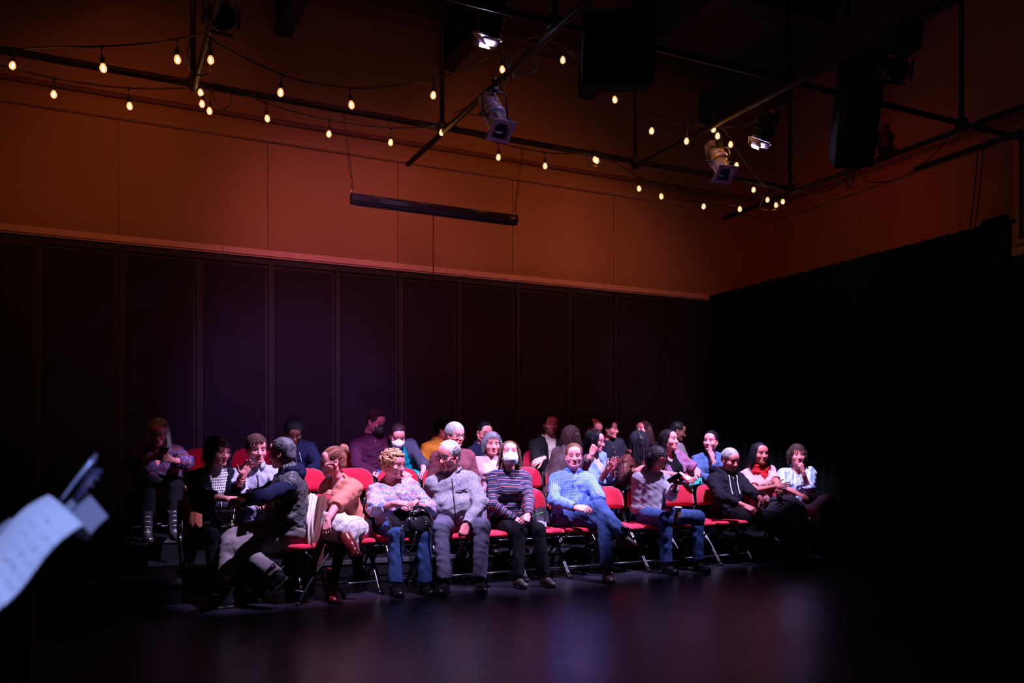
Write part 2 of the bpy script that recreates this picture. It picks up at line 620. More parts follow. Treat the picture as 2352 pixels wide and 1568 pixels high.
def ellipsoidal(P, aim, label):
    """stage profile spot: P pivot, aim direction; local +Y is the beam"""
    root = empty('profile_spot', P)
    R = frame(aim, (0, 0, 1)).to_4x4()
    L = R @ Matrix.Rotation(-PI / 2, 4, 'X')        # lathe z -> beam
    def part(nm, prof, m, n=16, par=root):
        return MB().lathe(prof, n, L).build(nm, m, par)
    hous = part('lamp_housing', [(0.0, -0.29), (0.05, -0.285), (0.075, -0.26), (0.085, -0.20), (0.088, -0.12), (0.078, -0.06)], M_FIX, 12)
    for k in range(7):
        a = 2 * PI * k / 7
        c = Vector((0.085 * math.cos(a), 0.085 * math.sin(a), -0.17))
        mb = MB().box((-0.006, -0.014, -0.075), (0.006, 0.014, 0.075), 0.002, L @ Matrix.Translation(c) @ Matrix.Rotation(a, 4, 'Z'))
        mb.build('cooling_fin', M_FIX, hous)
    part('gate', [(0.080, -0.058), (0.100, -0.05), (0.100, 0.0), (0.082, 0.012)], M_FIX)
    tube = part('lens_tube', [(0.072, 0.014), (0.078, 0.03), (0.078, 0.15), (0.085, 0.155), (0.085, 0.19), (0.070, 0.19), (0.068, 0.16)], M_FIX, 20)
    for k in range(8):
        a = 2 * PI * (k + 0.5) / 8
        MB().box((-0.004, -0.01, -0.055), (0.004, 0.01, 0.055), 0.001, L @ Matrix.Translation((0.080 * math.cos(a), 0.080 * math.sin(a), 0.09)) @ Matrix.Rotation(a, 4, 'Z')).build('rib', M_FIX, tube)
    part('lens', [(0.0, 0.185), (0.03, 0.183), (0.055, 0.177), (0.069, 0.168)], M_LENS, 20)
    fr = MB()
    o, i = 0.105, 0.072
    for lo, hi in (((-o, -o), (o, -i)), ((-o, i), (o, o)), ((-o, -i), (-i, i)), ((i, -i), (o, i))):
        fr.box((lo[0], lo[1], 0.192), (hi[0], hi[1], 0.204), 0, L)
    fr.build('colour_frame', M_GEL, root)
    side = R @ Vector((1, 0, 0))
    side.normalize()
    top = ZG - 0.13 - P[2]
    pts = [side * 0.115, side * 0.115 + Vector((0, 0, top * 0.85)), side * 0.09 + Vector((0, 0, top)), -side * 0.09 + Vector((0, 0, top)), -side * 0.115 + Vector((0, 0, top * 0.85)), -side * 0.115]
    MB().tube(pts, 0.011, 6).build('yoke', M_YOKE, root)
    for s in (1, -1):
        MB().tube([side * s * 0.095, side * s * 0.15], 0.017, 8).build('knob', M_YOKE, root)
    MB().box((-0.025, -0.03, top), (0.025, 0.03, top + 0.11), 0.008).build('clamp', M_YOKE, root)
    return tag(root, label, 'stage light')


def fresnel(P, aim, label, lit=True, rad=0.085, name='fresnel_spot', yoke=True, flap=0.10, doors=None):
    root = empty(name, P)
    R = frame(aim, (0, 0, 1)).to_4x4()
    L = R @ Matrix.Rotation(-PI / 2, 4, 'X')
    k = rad / 0.085
    can = MB().lathe([(0.0, -0.30 * k), (0.07 * k, -0.29 * k), (0.092 * k, -0.25 * k), (0.095 * k, -0.03 * k), (0.10 * k, 0.0), (0.088 * k, 0.0), (0.086 * k, -0.05 * k)], 18, L).build('housing', M_BLK, root)
    for a in range(4):
        MB().tube([L @ Vector((0.097 * k * math.cos(t * PI / 12), 0.097 * k * math.sin(t * PI / 12), (-0.24 + 0.05 * a) * k)) for t in range(24)], 0.004, 5, closed=True).build('cooling_ring', M_BLK, can)
    MB().lathe([(0.0, -0.012 * k), (0.05 * k, -0.016 * k), (0.086 * k, -0.028 * k)], 18, L, cap=False).build('lens', M_LAMP if lit else M_LENS, root)
    for j in range(4):
        T = L @ Matrix.Rotation(j * PI / 2, 4, 'Z')
        w = 0.072 * k
        off, dist = doors[j] if doors else (0.1 * k + flap * 0.75, flap * 0.7)
        p = [Vector((0.1 * k, -w, 0.004)), Vector((0.1 * k, w, 0.004)), Vector((off, w * 1.3, 0.004 + dist)), Vector((off, -w * 1.3, 0.004 + dist))]
        MB().sheet([[T @ p[0], T @ p[1]], [T @ p[3], T @ p[2]]], 0.002).build('barn_door', M_FLAP if lit else M_BLK, root)
    if yoke:
        side = (R @ Vector((1, 0, 0))).normalized()
        q = R @ Vector((0, -0.13 * k, 0))
        top = max(0.14, ZG - 0.10 - P[2]) if P[2] < ZG + 0.08 else ZG - 0.03 - P[2]
        pts = [q + side * 0.11 * k, side * 0.12 * k + Vector((0, 0, top * 0.9)) + q * 0.5, side * 0.06 * k + Vector((0, 0, top)) + q * .5, -side * 0.06 * k + Vector((0, 0, top)) + q * .5, -side * 0.12 * k + Vector((0, 0, top * 0.9)) + q * 0.5, q - side * 0.11 * k]
        MB().tube(pts, 0.010, 6).build('yoke', M_YOKE, root)
        c = Vector((0, 0, top)) + q * .5
        MB().box((c[0] - 0.03, c[1] - 0.03, c[2]), (c[0] + 0.03, c[1] + 0.03, c[2] + 0.10), 0.008).build('clamp', M_YOKE, root)
    return tag(root, label, 'stage light')


M_FLAP = plain('barn_door_bright', (0.5, 0.48, 0.52), 0.6)  # black doors of the lit lamps painted pale so they look overexposed
fresnel(FRES1, nrm(np.array(AIM1) - np.array(FRES1)), 'lit violet-white stage light at top centre above the left profile spot', doors=((0.0388, 0.06), (0.0113, 0.032), (0.0285, 0.06), (0.0239, 0.085)))
fresnel(FRES2, nrm(np.array(AIM2) - np.array(FRES2)), 'lit violet-white stage light hanging right of the string bulb cluster', doors=((0.0452, 0.06), (0.0136, 0.032), (0.0424, 0.06), (0.0195, 0.085)))
P = at(1137, 268, 6.72)
ellipsoidal(P, vdir(P, (0.26, -0.80, 0.52)), 'unlit grey profile spot hanging from the centre cross pipe')
P = at(1652, 372, 6.95)
ellipsoidal(P, vdir(P, (0.28, -0.80, 0.50)), 'unlit profile spot among the string bulbs on the right')
P = at(512, 40, 6.6)
fresnel(P, vdir(P, (0.25, -0.35, 0.9)), 'dark stage light with square barn doors at the top left hanger', False, 0.085, 'flood_spot', True, 0.03)
P = at(1952, 320, 7.08)
fresnel(P, vdir(P, (-0.3, -0.8, -0.4)), 'dark rounded stage light on the right cross pipe', False, 0.10, 'flood_spot', True, 0.02)
P = at(2035, 345, 6.60)
fresnel(P, vdir(P, (0.15, -0.95, 0.3)), 'small dark stage light under the right cross pipe', False, 0.07, 'flood_spot', True, 0.03)
P = at(2064, 160, 5.0)
fresnel(P, vdir(P, (0.5, -0.3, 0.8)), 'dim stage light high up near the right edge', False, 0.08, 'flood_spot', True, 0.03)

# black boxes of the sound system, hung near the ceiling
def speaker(P, size, yaw, tilt, label):
    root = empty('hanging_speaker', P)
    w, d, h = size
    M = Matrix.Rotation(yaw, 4, 'Z') @ Matrix.Rotation(tilt, 4, 'X')
    MB().box((-w / 2, -d / 2, -h / 2), (w / 2, d / 2, h / 2), 0.02, M).build('cabinet', M_DRAPE, root)
    MB().box((-w / 2 + 0.02, -d / 2 - 0.012, -h / 2 + 0.02), (w / 2 - 0.02, -d / 2 - 0.001, h / 2 - 0.02), 0.004, M).build('grille', M_BLKPOST, root)
    for s in (1, -1):
        MB().tube([M @ Vector((s * w * 0.4, 0, h / 2)), Vector((s * w * 0.4, 0, ZCEIL - 0.01 - P[2]))], 0.012, 6).build('hanger', M_PIPE, root)
    return tag(root, label, 'speaker')


speaker(at(1418, 120, 5.4), (0.52, 0.40, 0.50), -0.5, 0.25, 'large black loudspeaker hanging high right of the lit centre light')
speaker(at(1968, 250, 5.6), (0.34, 0.34, 0.95), -0.6, 0.55, 'tall tilted black loudspeaker hanging above the right cross pipe')

# ------------------------------------------------------------------ projection screen tube
def screen():
    A, B = at(806, 459, 8.0), at(1186, 502, 8.0)
    B[2] = A[2] = (A[2] + B[2]) / 2
    c = (A + B) / 2
    root = empty('projection_screen', c)
    half = (B[0] - A[0]) / 2
    oct_ = [(0.047 * math.cos(PI / 8 + k * PI / 4) * 1.0, 0.052 * math.sin(PI / 8 + k * PI / 4)) for k in range(8)]
    M = Matrix(((0, 0, 1, 0), (1, 0, 0, 0), (0, 1, 0, 0), (0, 0, 0, 1)))
    MB().prism(oct_, -half + 0.015, half - 0.015, M, 0.003).build('case', plain('black_gloss_case', (0.02, 0.018, 0.028), 0.22, spec=0.7), root)
    for s in (-1, 1):
        MB().prism([(x * 1.08, y * 1.08) for x, y in oct_], s * (half - 0.015), s * half, M).build('end_cap', M_BLK, root)
        MB().tube([(s * (half - 0.02) + 0.02 * math.cos(t * PI / 6), 0, 0.065 + 0.018 * math.sin(t * PI / 6)) for t in range(12)], 0.003, 5, closed=True).build('hook', M_CHROME, root)
        top = at(789, 225, 8.0) if s < 0 else at(1207, 318, 8.0)
        for dx in (-0.012, 0.012):
            MB().tube([(s * (half - 0.02) + dx * 0.5, 0, 0.07), (top[0] - c[0] + dx, 0.032, ZG + 0.03 - c[2])], 0.0028, 5).build('hanging_wire', M_CABLE, root)
    MB().box((-half + 0.03, -0.008, -0.062), (half - 0.03, 0.008, -0.051)).build('bottom_bar', M_BLKPOST, root)
    MB().box((half - 0.085, -0.0465, -0.005), (half - 0.035, -0.0445, 0.012)).build('label', M_TILE, root)
    MB().box((half - 0.08, -0.0475, -0.002), (half - 0.04, -0.0465, 0.009)).build('label_stripe', M_REDSTK, root)
    x0 = at(995, 500, 8.0)[0] - c[0]
    zb = at(995, 660, 8.0)[2] - c[2]
    MB().tube([(x0, 0, -0.06), (x0, 0, zb)], 0.004, 6).build('pull_cord', M_CABLE, root)
    MB().lathe([(0.0, zb - 0.03), (0.012, zb - 0.02), (0.008, zb + 0.01), (0, zb + 0.012)], 8, Matrix.Translation((x0, 0, 0))).build('cord_knob', M_CABLE, root)
    tag(root, 'rolled black projection screen case hanging on wires in front of the wall', 'projection screen')


screen()

# ------------------------------------------------------------------ festoon strings
def m_bulb():
    t = NT('warm_bulb_glass')
    tr = t.n('ShaderNodeBsdfTransparent')
    tr.inputs[0].default_value = (1.0, 0.86, 0.62, 1)
    em = t.n('ShaderNodeEmission')
    em.inputs[0].default_value = (1.0, 0.44, 0.12, 1)
    em.inputs[1].default_value = 2.0
    mx = t.n('ShaderNodeMixShader')
    mx.inputs[0].default_value = 0.5
    t.l(tr.outputs[0], mx.inputs[1]); t.l(em.outputs[0], mx.inputs[2])
    t.l(mx.outputs[0], t.t.nodes['Material Output'].inputs[0])
    return t.m


M_BULB = m_bulb()
M_FIL = emis('bulb_filament', (1.0, 0.72, 0.40), 22.0)
_bulb_prof = [(0.0, -0.066), (0.009, -0.064), (0.018, -0.057), (0.0235, -0.045), (0.0245, -0.034), (0.021, -0.020), (0.0145, -0.008), (0.0125, 0.0)]
BULB_ME = MB().lathe(_bulb_prof, 14, cap=False).mesh('bulb')
BULB_ME.materials.append(M_BULB)
SOCK_ME = MB().lathe([(0.0125, -0.004), (0.0165, 0.0), (0.0165, 0.03), (0.012, 0.042), (0.006, 0.05), (0.0, 0.05)], 10).mesh('socket')
SOCK_ME.materials.append(M_CABLE)
FIL_ME = MB().lathe([(0.0, -0.057), (0.0085, -0.052), (0.0095, -0.034), (0.0070, -0.016), (0.0, -0.010)], 6).mesh('filament')
FIL_ME.materials.append(M_FIL)


def festoon(label, cable, bulbs, extra=()):
    """cable: list of (px,py,D); bulbs: (px,py,D,drop) with px,py the middle of the glass"""
    P0 = at(*cable[0])
    root = empty('string_lights', P0)
    pts = [at(*c) - P0 for c in cable]
    mb = MB().tube(catmull(pts, 5), 0.0065, 6)
    mb.build('cable', M_CABLE, root)
    for e in extra:
        MB().tube(catmull([at(*c) - P0 for c in e], 6), 0.0055, 6).build('cable_loop', M_CABLE, root)
    crv = np.array(catmull(pts, 12))
    rnd = random.Random(len(bulbs))
    for (px, py, D) in bulbs:
        c = at(px, py, D) - P0
        # hang from the nearest cable point above
        k = np.argmin(np.linalg.norm((crv - c)[:, :2] * 2.0, axis=1) + np.where(crv[:, 2] < c[2] + 0.06, 5, 0))
        h = crv[k]
        if h[2] < c[2] + 0.06 or np.linalg.norm(h - c) > 0.35:
            h = c + np.array([0.01, 0, 0.15])
        sockt = c + np.array([0, 0, 0.033])
        tilt = Matrix.Rotation(rnd.uniform(-0.12, 0.12), 4, 'X') @ Matrix.Rotation(rnd.uniform(-0.12, 0.12), 4, 'Y')
        so = mobj('socket', SOCK_ME, None, root)
        so.matrix_local = Matrix.Translation(sockt) @ tilt
        bo = mobj('bulb', BULB_ME, None, so)
        fo = mobj('filament', FIL_ME, None, so)
        top = sockt + np.array(tilt @ Vector((0, 0, 0.048)))
        MB().tube(catmull([h, (h + top) / 2 + np.array([rnd.uniform(-.01, .01), 0, 0]), top], 4), 0.004, 5).build('drop_cord', M_CABLE, root)
        MB().lathe([(0.0, -0.02), (0.013, -0.012), (0.014, 0.006), (0.0, 0.014)], 8, Matrix.Translation(h)).build('junction', M_CABLE, root)
        ld = bpy.data.lights.new('bulb_light', 'POINT')
        ld.color = (1.0, 0.33, 0.06)
        ld.energy = 0.45
        ld.shadow_soft_size = 0.02
        lo = bpy.data.objects.new('bulb_light', ld)
        lo.location = P0 + c + np.array([0, 0, -0.07])
        link(lo)
    return tag(root, label, 'string lights')


UP = 6.75
festoon('upper string of warm bulbs from the left edge to the centre cross pipe',
        [(-60, 100, 7.9), (30, 112, 7.8), (120, 108, 7.3), (225, 107, UP), (330, 100, UP), (405, 90, UP), (455, 80, UP), (478, 84, UP), (510, 106, UP), (650, 173, UP), (740, 194, UP), (818, 203, UP), (900, 198, UP), (996, 182, UP), (1090, 146, UP), (1164, 111, UP)],
        [(30, 151, 7.8), (236, 156, UP), (407, 136, UP), (484, 138, UP), (645, 213, UP), (806, 241, UP), (996, 219, UP), (1153, 160, 6.7)],
        [[(437, 88, UP), (430, 130, UP), (440, 165, UP), (470, 172, UP), (488, 150, UP), (478, 95, UP)]])
festoon('string of warm bulbs running from the black loudspeaker into the right cluster',
        [(1164, 111, UP), (1230, 85, UP), (1293, 108, UP), (1350, 160, UP), (1408, 203, UP), (1455, 232, UP), (1497, 262, UP), (1560, 284, UP), (1635, 288, UP), (1662, 296, 6.8), (1690, 340, 7.2), (1720, 385, 7.6), (1757, 428, 8.0), (1775, 445, 8.05)],
        [(1293, 138, UP), (1411, 229, UP), (1497, 301, UP), (1577, 324, UP), (1638, 297, UP), (1648, 312, 6.8), (1678, 332, 6.9), (1692, 380, 7.2), (1731, 436, 7.7), (1763, 459, 8.05), (1782, 471, 8.05), (1798, 463, 8.05)],
        [[(1635, 288, UP), (1680, 292, UP), (1720, 285, UP), (1745, 268, 6.6)], [(1757, 445, 8.05), (1745, 478, 8.05), (1775, 482, 8.05), (1790, 465, 8.05), (1770, 440, 8.05)], [(1775, 440, 8.05), (1800, 400, 8.0), (1812, 385, 8.0), (1822, 410, 8.0), (1835, 425, 8.0)]])
LO = 7.96
festoon('lower string of warm bulbs hanging under the long pipe',
        [(-60, 138, LO), (0, 150, LO), (115, 178, LO), (200, 192, LO), (297, 202, LO), (400, 203, LO), (460, 199, LO), (505, 194, LO), (613, 237, LO), (690, 260, LO), (756, 275, LO), (830, 287, LO), (898, 293, LO), (970, 292, LO), (1035, 287, LO), (1090, 311, LO), (1150, 329, LO), (1252, 350, LO), (1320, 352, LO), (1368, 345, LO)],
        [(124, 217, LO), (297, 243, LO), (460, 213, LO), (464, 239, LO), (481, 255, LO), (613, 272, LO), (756, 308, LO), (898, 327, LO), (1015, 304, LO), (1145, 361, LO), (1252, 381, LO), (1366, 366, LO), (1372, 369, LO)],
        [[(505, 195, LO), (490, 205, LO), (495, 235, LO), (515, 250, LO), (530, 235, LO), (528, 210, LO), (505, 195, LO)], [(1372, 345, LO), (1350, 355, LO), (1352, 378, LO), (1370, 381, LO)]])
festoon('string of warm bulbs sagging below the pipe at the far corner',
        [(1368, 345, LO), (1400, 366, LO), (1467, 405, LO), (1519, 427, LO), (1615, 448, LO), (1690, 455, LO), (1745, 450, LO), (1775, 440, LO)],
        [(1467, 433, LO), (1518, 451, LO), (1617, 474, LO), (1699, 480, LO)],
        [[(1512, 372, LO), (1545, 418, LO), (1612, 460, LO), (1650, 472, LO), (1690, 470, LO)]])


# ------------------------------------------------------------------ loose cables
def cable(label, pts, r=0.005, D=None):
    P0 = at(*pts[0])
    return tag(MB().tube(catmull([at(*p) - P0 for p in pts], 6), r, 6).build('cable', M_CABLE, None, loc=P0), label, 'cable')


cable('black cable looping along the right cross pipe', [(1822, 430, 7.9), (1860, 442, 7.6), (1900, 438, 7.4), (1935, 415, 7.2), (1952, 384, 7.1), (1940, 400, 7.1), (1950, 430, 7.1), (1962, 405, 7.1), (1952, 386, 7.1), (1975, 398, 6.9), (1998, 418, 6.8), (2060, 412, 6.5), (2110, 382, 6.2), (2150, 350, 6.0), (2190, 300, 5.8)], 0.006)
cable('coiled cable hanging from the right cross pipe', [(1950, 384, 7.1), (1930, 400, 7.1), (1925, 422, 7.1), (1940, 412, 7.1), (1953, 390, 7.1), (1958, 420, 7.1), (1945, 432, 7.1), (1952, 388, 7.1)], 0.006)
cable('thin cable hanging down the right wall', [(2246, 340, 5.96), (2240, 420, 5.96), (2226, 540, 5.96)], 0.007)
cable('second thin cable hanging down the right wall', [(2258, 335, 5.96), (2252, 420, 5.96), (2238, 535, 5.96)], 0.007)
cable('pale cable loop hanging beside the centre profile spot', [(1180, 120, 6.5), (1170, 150, 6.5), (1152, 190, 6.5), (1153, 206, 6.5), (1162, 190, 6.5), (1166, 160, 6.5), (1160, 130, 6.5)], 0.006)
cable('black cable tangle above the centre profile spot', [(1240, 90, 6.2), (1215, 120, 6.3), (1190, 170, 6.4), (1176, 180, 6.4), (1180, 160, 6.4), (1200, 145, 6.4), (1195, 110, 6.3), (1225, 130, 6.2), (1232, 160, 6.2), (1200, 175, 6.2)], 0.006)
cable('cable drooping from the cross pipe to the left of the profile spot', [(1040, 262, 7.4), (1075, 245, 7.2), (1108, 232, 6.9), (1080, 252, 7.0), (1078, 262, 7.0), (1105, 264, 6.9)], 0.005)
cable('cable running from the long pipe up to the right cluster', [(1510, 372, 7.95), (1540, 360, 7.6), (1560, 320, 7.2), (1568, 290, 6.9), (1578, 250, 6.75)], 0.005)
# ================================================================== red chairs
def m_red():
    t = NT('red_upholstery')
    o = t.obj()
    f = t.noise(o, 260, 3)
    g = t.noise(o, 7, 2)
    t.base(t.mix(g, (0.52, 0.006, 0.034), (0.62, 0.010, 0.050)))
    t.set(Roughness=0.85, Sheen_Weight=0.2, Specular_IOR_Level=0.25)
    t.bump(f, 0.25, 0.002)
    return t.m


M_RED = m_red()
M_SHELL = plain('chair_black_shell', (0.015, 0.014, 0.017), 0.5)
M_CHROMEDK = plain('chair_tube', (0.09, 0.085, 0.10), 0.32, metal=0.8)


def pad(wfun, y0, y1, rows, cross):
    pass


def chair_meshes():
    D = {}
    # seat cushion: rounded, slightly dished, wider in front
    def seat(z0, z1, inset):
        n = 28
        rings = []
        for (zz, k) in ((z0, 0.90), (z0 + 0.012, 0.985), ((z0 + z1) / 2, 1.0), (z1 - 0.010, 0.985), (z1, 0.93), (z1 + 0.006, 0.6), (z1 + 0.003, 0.0)):
            r = []
            for i in range(n):
                a = 2 * PI * i / n
                c, s_ = math.cos(a), math.sin(a)
                e = 0.34
                x = math.copysign(abs(c) ** e, c) * (0.222 if s_ < 0 else 0.212) * k
                y = math.copysign(abs(s_) ** e, s_) * 0.215 * k
                r.append((x * (1 - inset), y * (1 - inset), zz + (0.012 * (y / 0.215) ** 2 if s_ > 0 else -0.004)))
            rings.append(r)
        mb = MB()
        R = [[mb.bm.verts.new(p) for p in r] for r in rings[:-1]]
        for A, B in zip(R, R[1:]):
            for i in range(n):
                mb.bm.faces.new((A[i], A[(i + 1) % n], B[(i + 1) % n], B[i])).smooth = True
        mb.bm.faces.new(list(reversed(R[0])))
        mb.bm.faces.new(R[-1]).smooth = True
        return mb
    D['seat'] = seat(0.425, 0.475, 0).mesh('seat', True)
    D['seat_pan'] = MB().box((-0.19, -0.185, 0.405), (0.19, 0.185, 0.424), 0.008).mesh('seat_pan')
    # back cushion: rounded top, curved in plan, leaning back
    def back(t0, t1, k=1.0, dz=0.0):
        n, m = 16, 9
        pts_f, pts_b = [], []
        for j in range(m):
            v = j / (m - 1)
            z = 0.625 + 0.225 * v
            # half width shrinks to a big rounded top
            hw = 0.222 - 0.012 * v
            vv = max(0.0, (v - 0.30) / 0.70)
            hw *= math.sqrt(max(0.0, 1 - vv ** 2.6)) * 0.52 + 0.48
            if v < 0.1: hw *= 0.97
            rf, rb = [], []
            for i in range(n):
                s_ = 2 * i / (n - 1) - 1
                x = s_ * hw * k
                edge = (1 - abs(s_) ** 6) * (1 - abs(2 * v - 1) ** 8)
                yc = 0.205 + 0.10 * (z - 0.45) - 0.045 * (x / 0.22) ** 2 * 1.0
                rf.append((x, yc - t0 * edge - 0.004, z + dz))
                rb.append((x, yc + t1 * edge + 0.004, z + dz))
            pts_f.append(rf)
            pts_b.append(rb)
        mb = MB()
        F = [[mb.bm.verts.new(p) for p in r] for r in pts_f]
        B = [[mb.bm.verts.new(p) for p in r] for r in pts_b]
        for G, flip in ((F, False), (B, True)):
            for a, b in zip(G, G[1:]):
                for i in range(n - 1):
                    q = (a[i], a[i + 1], b[i + 1], b[i])
                    mb.bm.faces.new(q if not flip else tuple(reversed(q))).smooth = True
        bf = [F[0][i] for i in range(n)] + [F[j][-1] for j in range(1, m)] + [F[-1][i] for i in range(n - 2, -1, -1)] + [F[j][0] for j in range(m - 2, 0, -1)]
        bb = [B[0][i] for i in range(n)] + [B[j][-1] for j in range(1, m)] + [B[-1][i] for i in range(n - 2, -1, -1)] + [B[j][0] for j in range(m - 2, 0, -1)]
        for i in range(len(bf)):
            mb.bm.faces.new((bf[i], bf[(i + 1) % len(bf)], bb[(i + 1) % len(bb)], bb[i])).smooth = True
        return mb
    D['backrest'] = back(0.026, 0.0).mesh('backrest', True)
    D['back_shell'] = back(-0.004, 0.016, 1.03, 0.004).mesh('back_shell', True)
    for s in (-1, 1):
        x = 0.226 * s
        D['front_leg%d' % s] = MB().tube(catmull([(x * 0.93, 0.262, 0.80), (x, 0.235, 0.66), (x * 1.02, 0.16, 0.46), (x * 1.02, -0.06, 0.22), (x * 1.02, -0.225, 0.012)], 5), 0.0115, 8).mesh('front_leg')
        D['rear_leg%d' % s] = MB().tube(catmull([(x * 0.9, -0.13, 0.41), (x * 0.9, 0.04, 0.27), (x * 0.9, 0.285, 0.012)], 5), 0.0115, 8).mesh('rear_leg')
        D['foot_f%d' % s] = MB().lathe([(0.0, 0), (0.016, 0), (0.016, 0.022), (0.012, 0.03)], 8, Matrix.Translation((x * 1.02, -0.225, 0))).mesh('foot_cap')
        D['foot_r%d' % s] = MB().lathe([(0.0, 0), (0.016, 0), (0.016, 0.022), (0.012, 0.03)], 8, Matrix.Translation((x * 0.9, 0.285, 0))).mesh('foot_cap')
    D['front_rung'] = MB().tube([(-0.228, -0.155, 0.10), (0.228, -0.155, 0.10)], 0.009, 8).mesh('rung')
    D['rear_rung'] = MB().tube([(-0.20, 0.215, 0.095), (0.20, 0.215, 0.095)], 0.009, 8).mesh('rung')
    return D


CH = chair_meshes()
for k, me in CH.items():
    me.materials.append(M_RED if k in ('seat', 'backrest') else M_SHELL if k in ('seat_pan', 'back_shell') or k.startswith('foot') else M_CHROMEDK)


def chair(loc, rz, label, group=None):
    root = empty('folding_chair', loc, rz)
    seat = mobj('seat', CH['seat'], None, root)
    mobj('seat_pan', CH['seat_pan'], None, seat)
    b = mobj('backrest', CH['backrest'], None, root)
    mobj('back_shell', CH['back_shell'], None, b)
    for s in (-1, 1):
        f = mobj('leg', CH['front_leg%d' % s], None, root)
        mobj('foot_cap', CH['foot_f%d' % s], None, f)
        f = mobj('leg', CH['rear_leg%d' % s], None, root)
        mobj('foot_cap', CH['foot_r%d' % s], None, f)
    mobj('rung', CH['front_rung'], None, root)
    mobj('rung', CH['rear_rung'], None, root)
    return tag(root, label, 'chair', group)


def row1(X): return 7.38 + 0.06 * (X - 2.4)
R1 = [1.50 + 0.478 * i for i in range(13)]
R2 = [0.93 + 0.48 * i for i in range(13)]
R3 = [0.10 + 0.48 * i for i in range(15)]
G1, G2, G3 = 'red chairs of the front row', 'red chairs of the middle row', 'red chairs of the rear row'
L1 = ['red chair under the man in the quilted vest', 'red chair under the woman in the coral sweater', 'red chair under the woman with curly blond hair', 'red chair under the man in the grey fleece', 'red chair under the masked woman in stripes',
      'empty red front chair between the masked woman and the plaid shirt', 'red chair under the man in the blue plaid shirt', 'empty red front chair right of the blue plaid shirt', 'red chair under the man in the grey sweater reading a phone',
      'empty red front chair left of the man in the black hoodie', 'red chair under the grey-haired man in the black hoodie', 'red chair under the woman in the red scarf', 'red chair under the woman in the blue striped shirt']
L2 = ['red chair under the woman in the houndstooth top', 'red chair under the boy in the pale hoodie', 'empty red chair behind the quilted vest and the coral sweater', 'empty red chair right behind the hair bun', 'empty red chair just behind the curly blond hair',
      'red chair under the grey-haired woman in the mauve sweater', 'red chair under the woman in the pale pink sweater', 'empty red middle chair behind the masked woman in stripes', 'red chair under the long-haired person in the brown coat', 'red chair under the woman in the open blue shirt',
      'red chair under the woman in the leather jacket', 'red chair under the woman in the floral blouse', 'red chair under the woman in the denim jacket']
for i, X in enumerate(R1):
    chair((X, row1(X), 0) if i else (1.56, 7.16, 0), 0.06 if i else -1.1, L1[i], G1)
for i, X in enumerate(R2):
    chair((X, 8.33, H1) if i > 1 else ((0.915, 1.395)[i], 7.69, 0), 0.03, L2[i], G2)
L3 = {0: 'red chair at the far left end of the rear row', 1: 'red chair under the woman with long grey hair', 2: 'red chair behind the black cardigan', 3: 'red chair just left of the navy hoodie', 4: 'red chair under the person in the navy hoodie', 5: 'red chair between the navy hoodie and the maroon sweater', 6: 'red chair under the man in the black mask',
      7: 'red chair under the woman in the teal top', 8: 'red chair under the person in the mustard hoodie', 9: 'red chair under the dim person in the navy shirt', 10: 'red chair under the bearded man', 11: 'red chair under the balding man', 12: 'red chair under the short-haired person in black', 13: 'red chair under the open-mouthed woman', 14: 'red chair under the person in the grey shirt'}
for i, X in enumerate(R3):
    if i == 0: continue
    chair((X, 9.14, H2), 0.02, L3[i], G3)
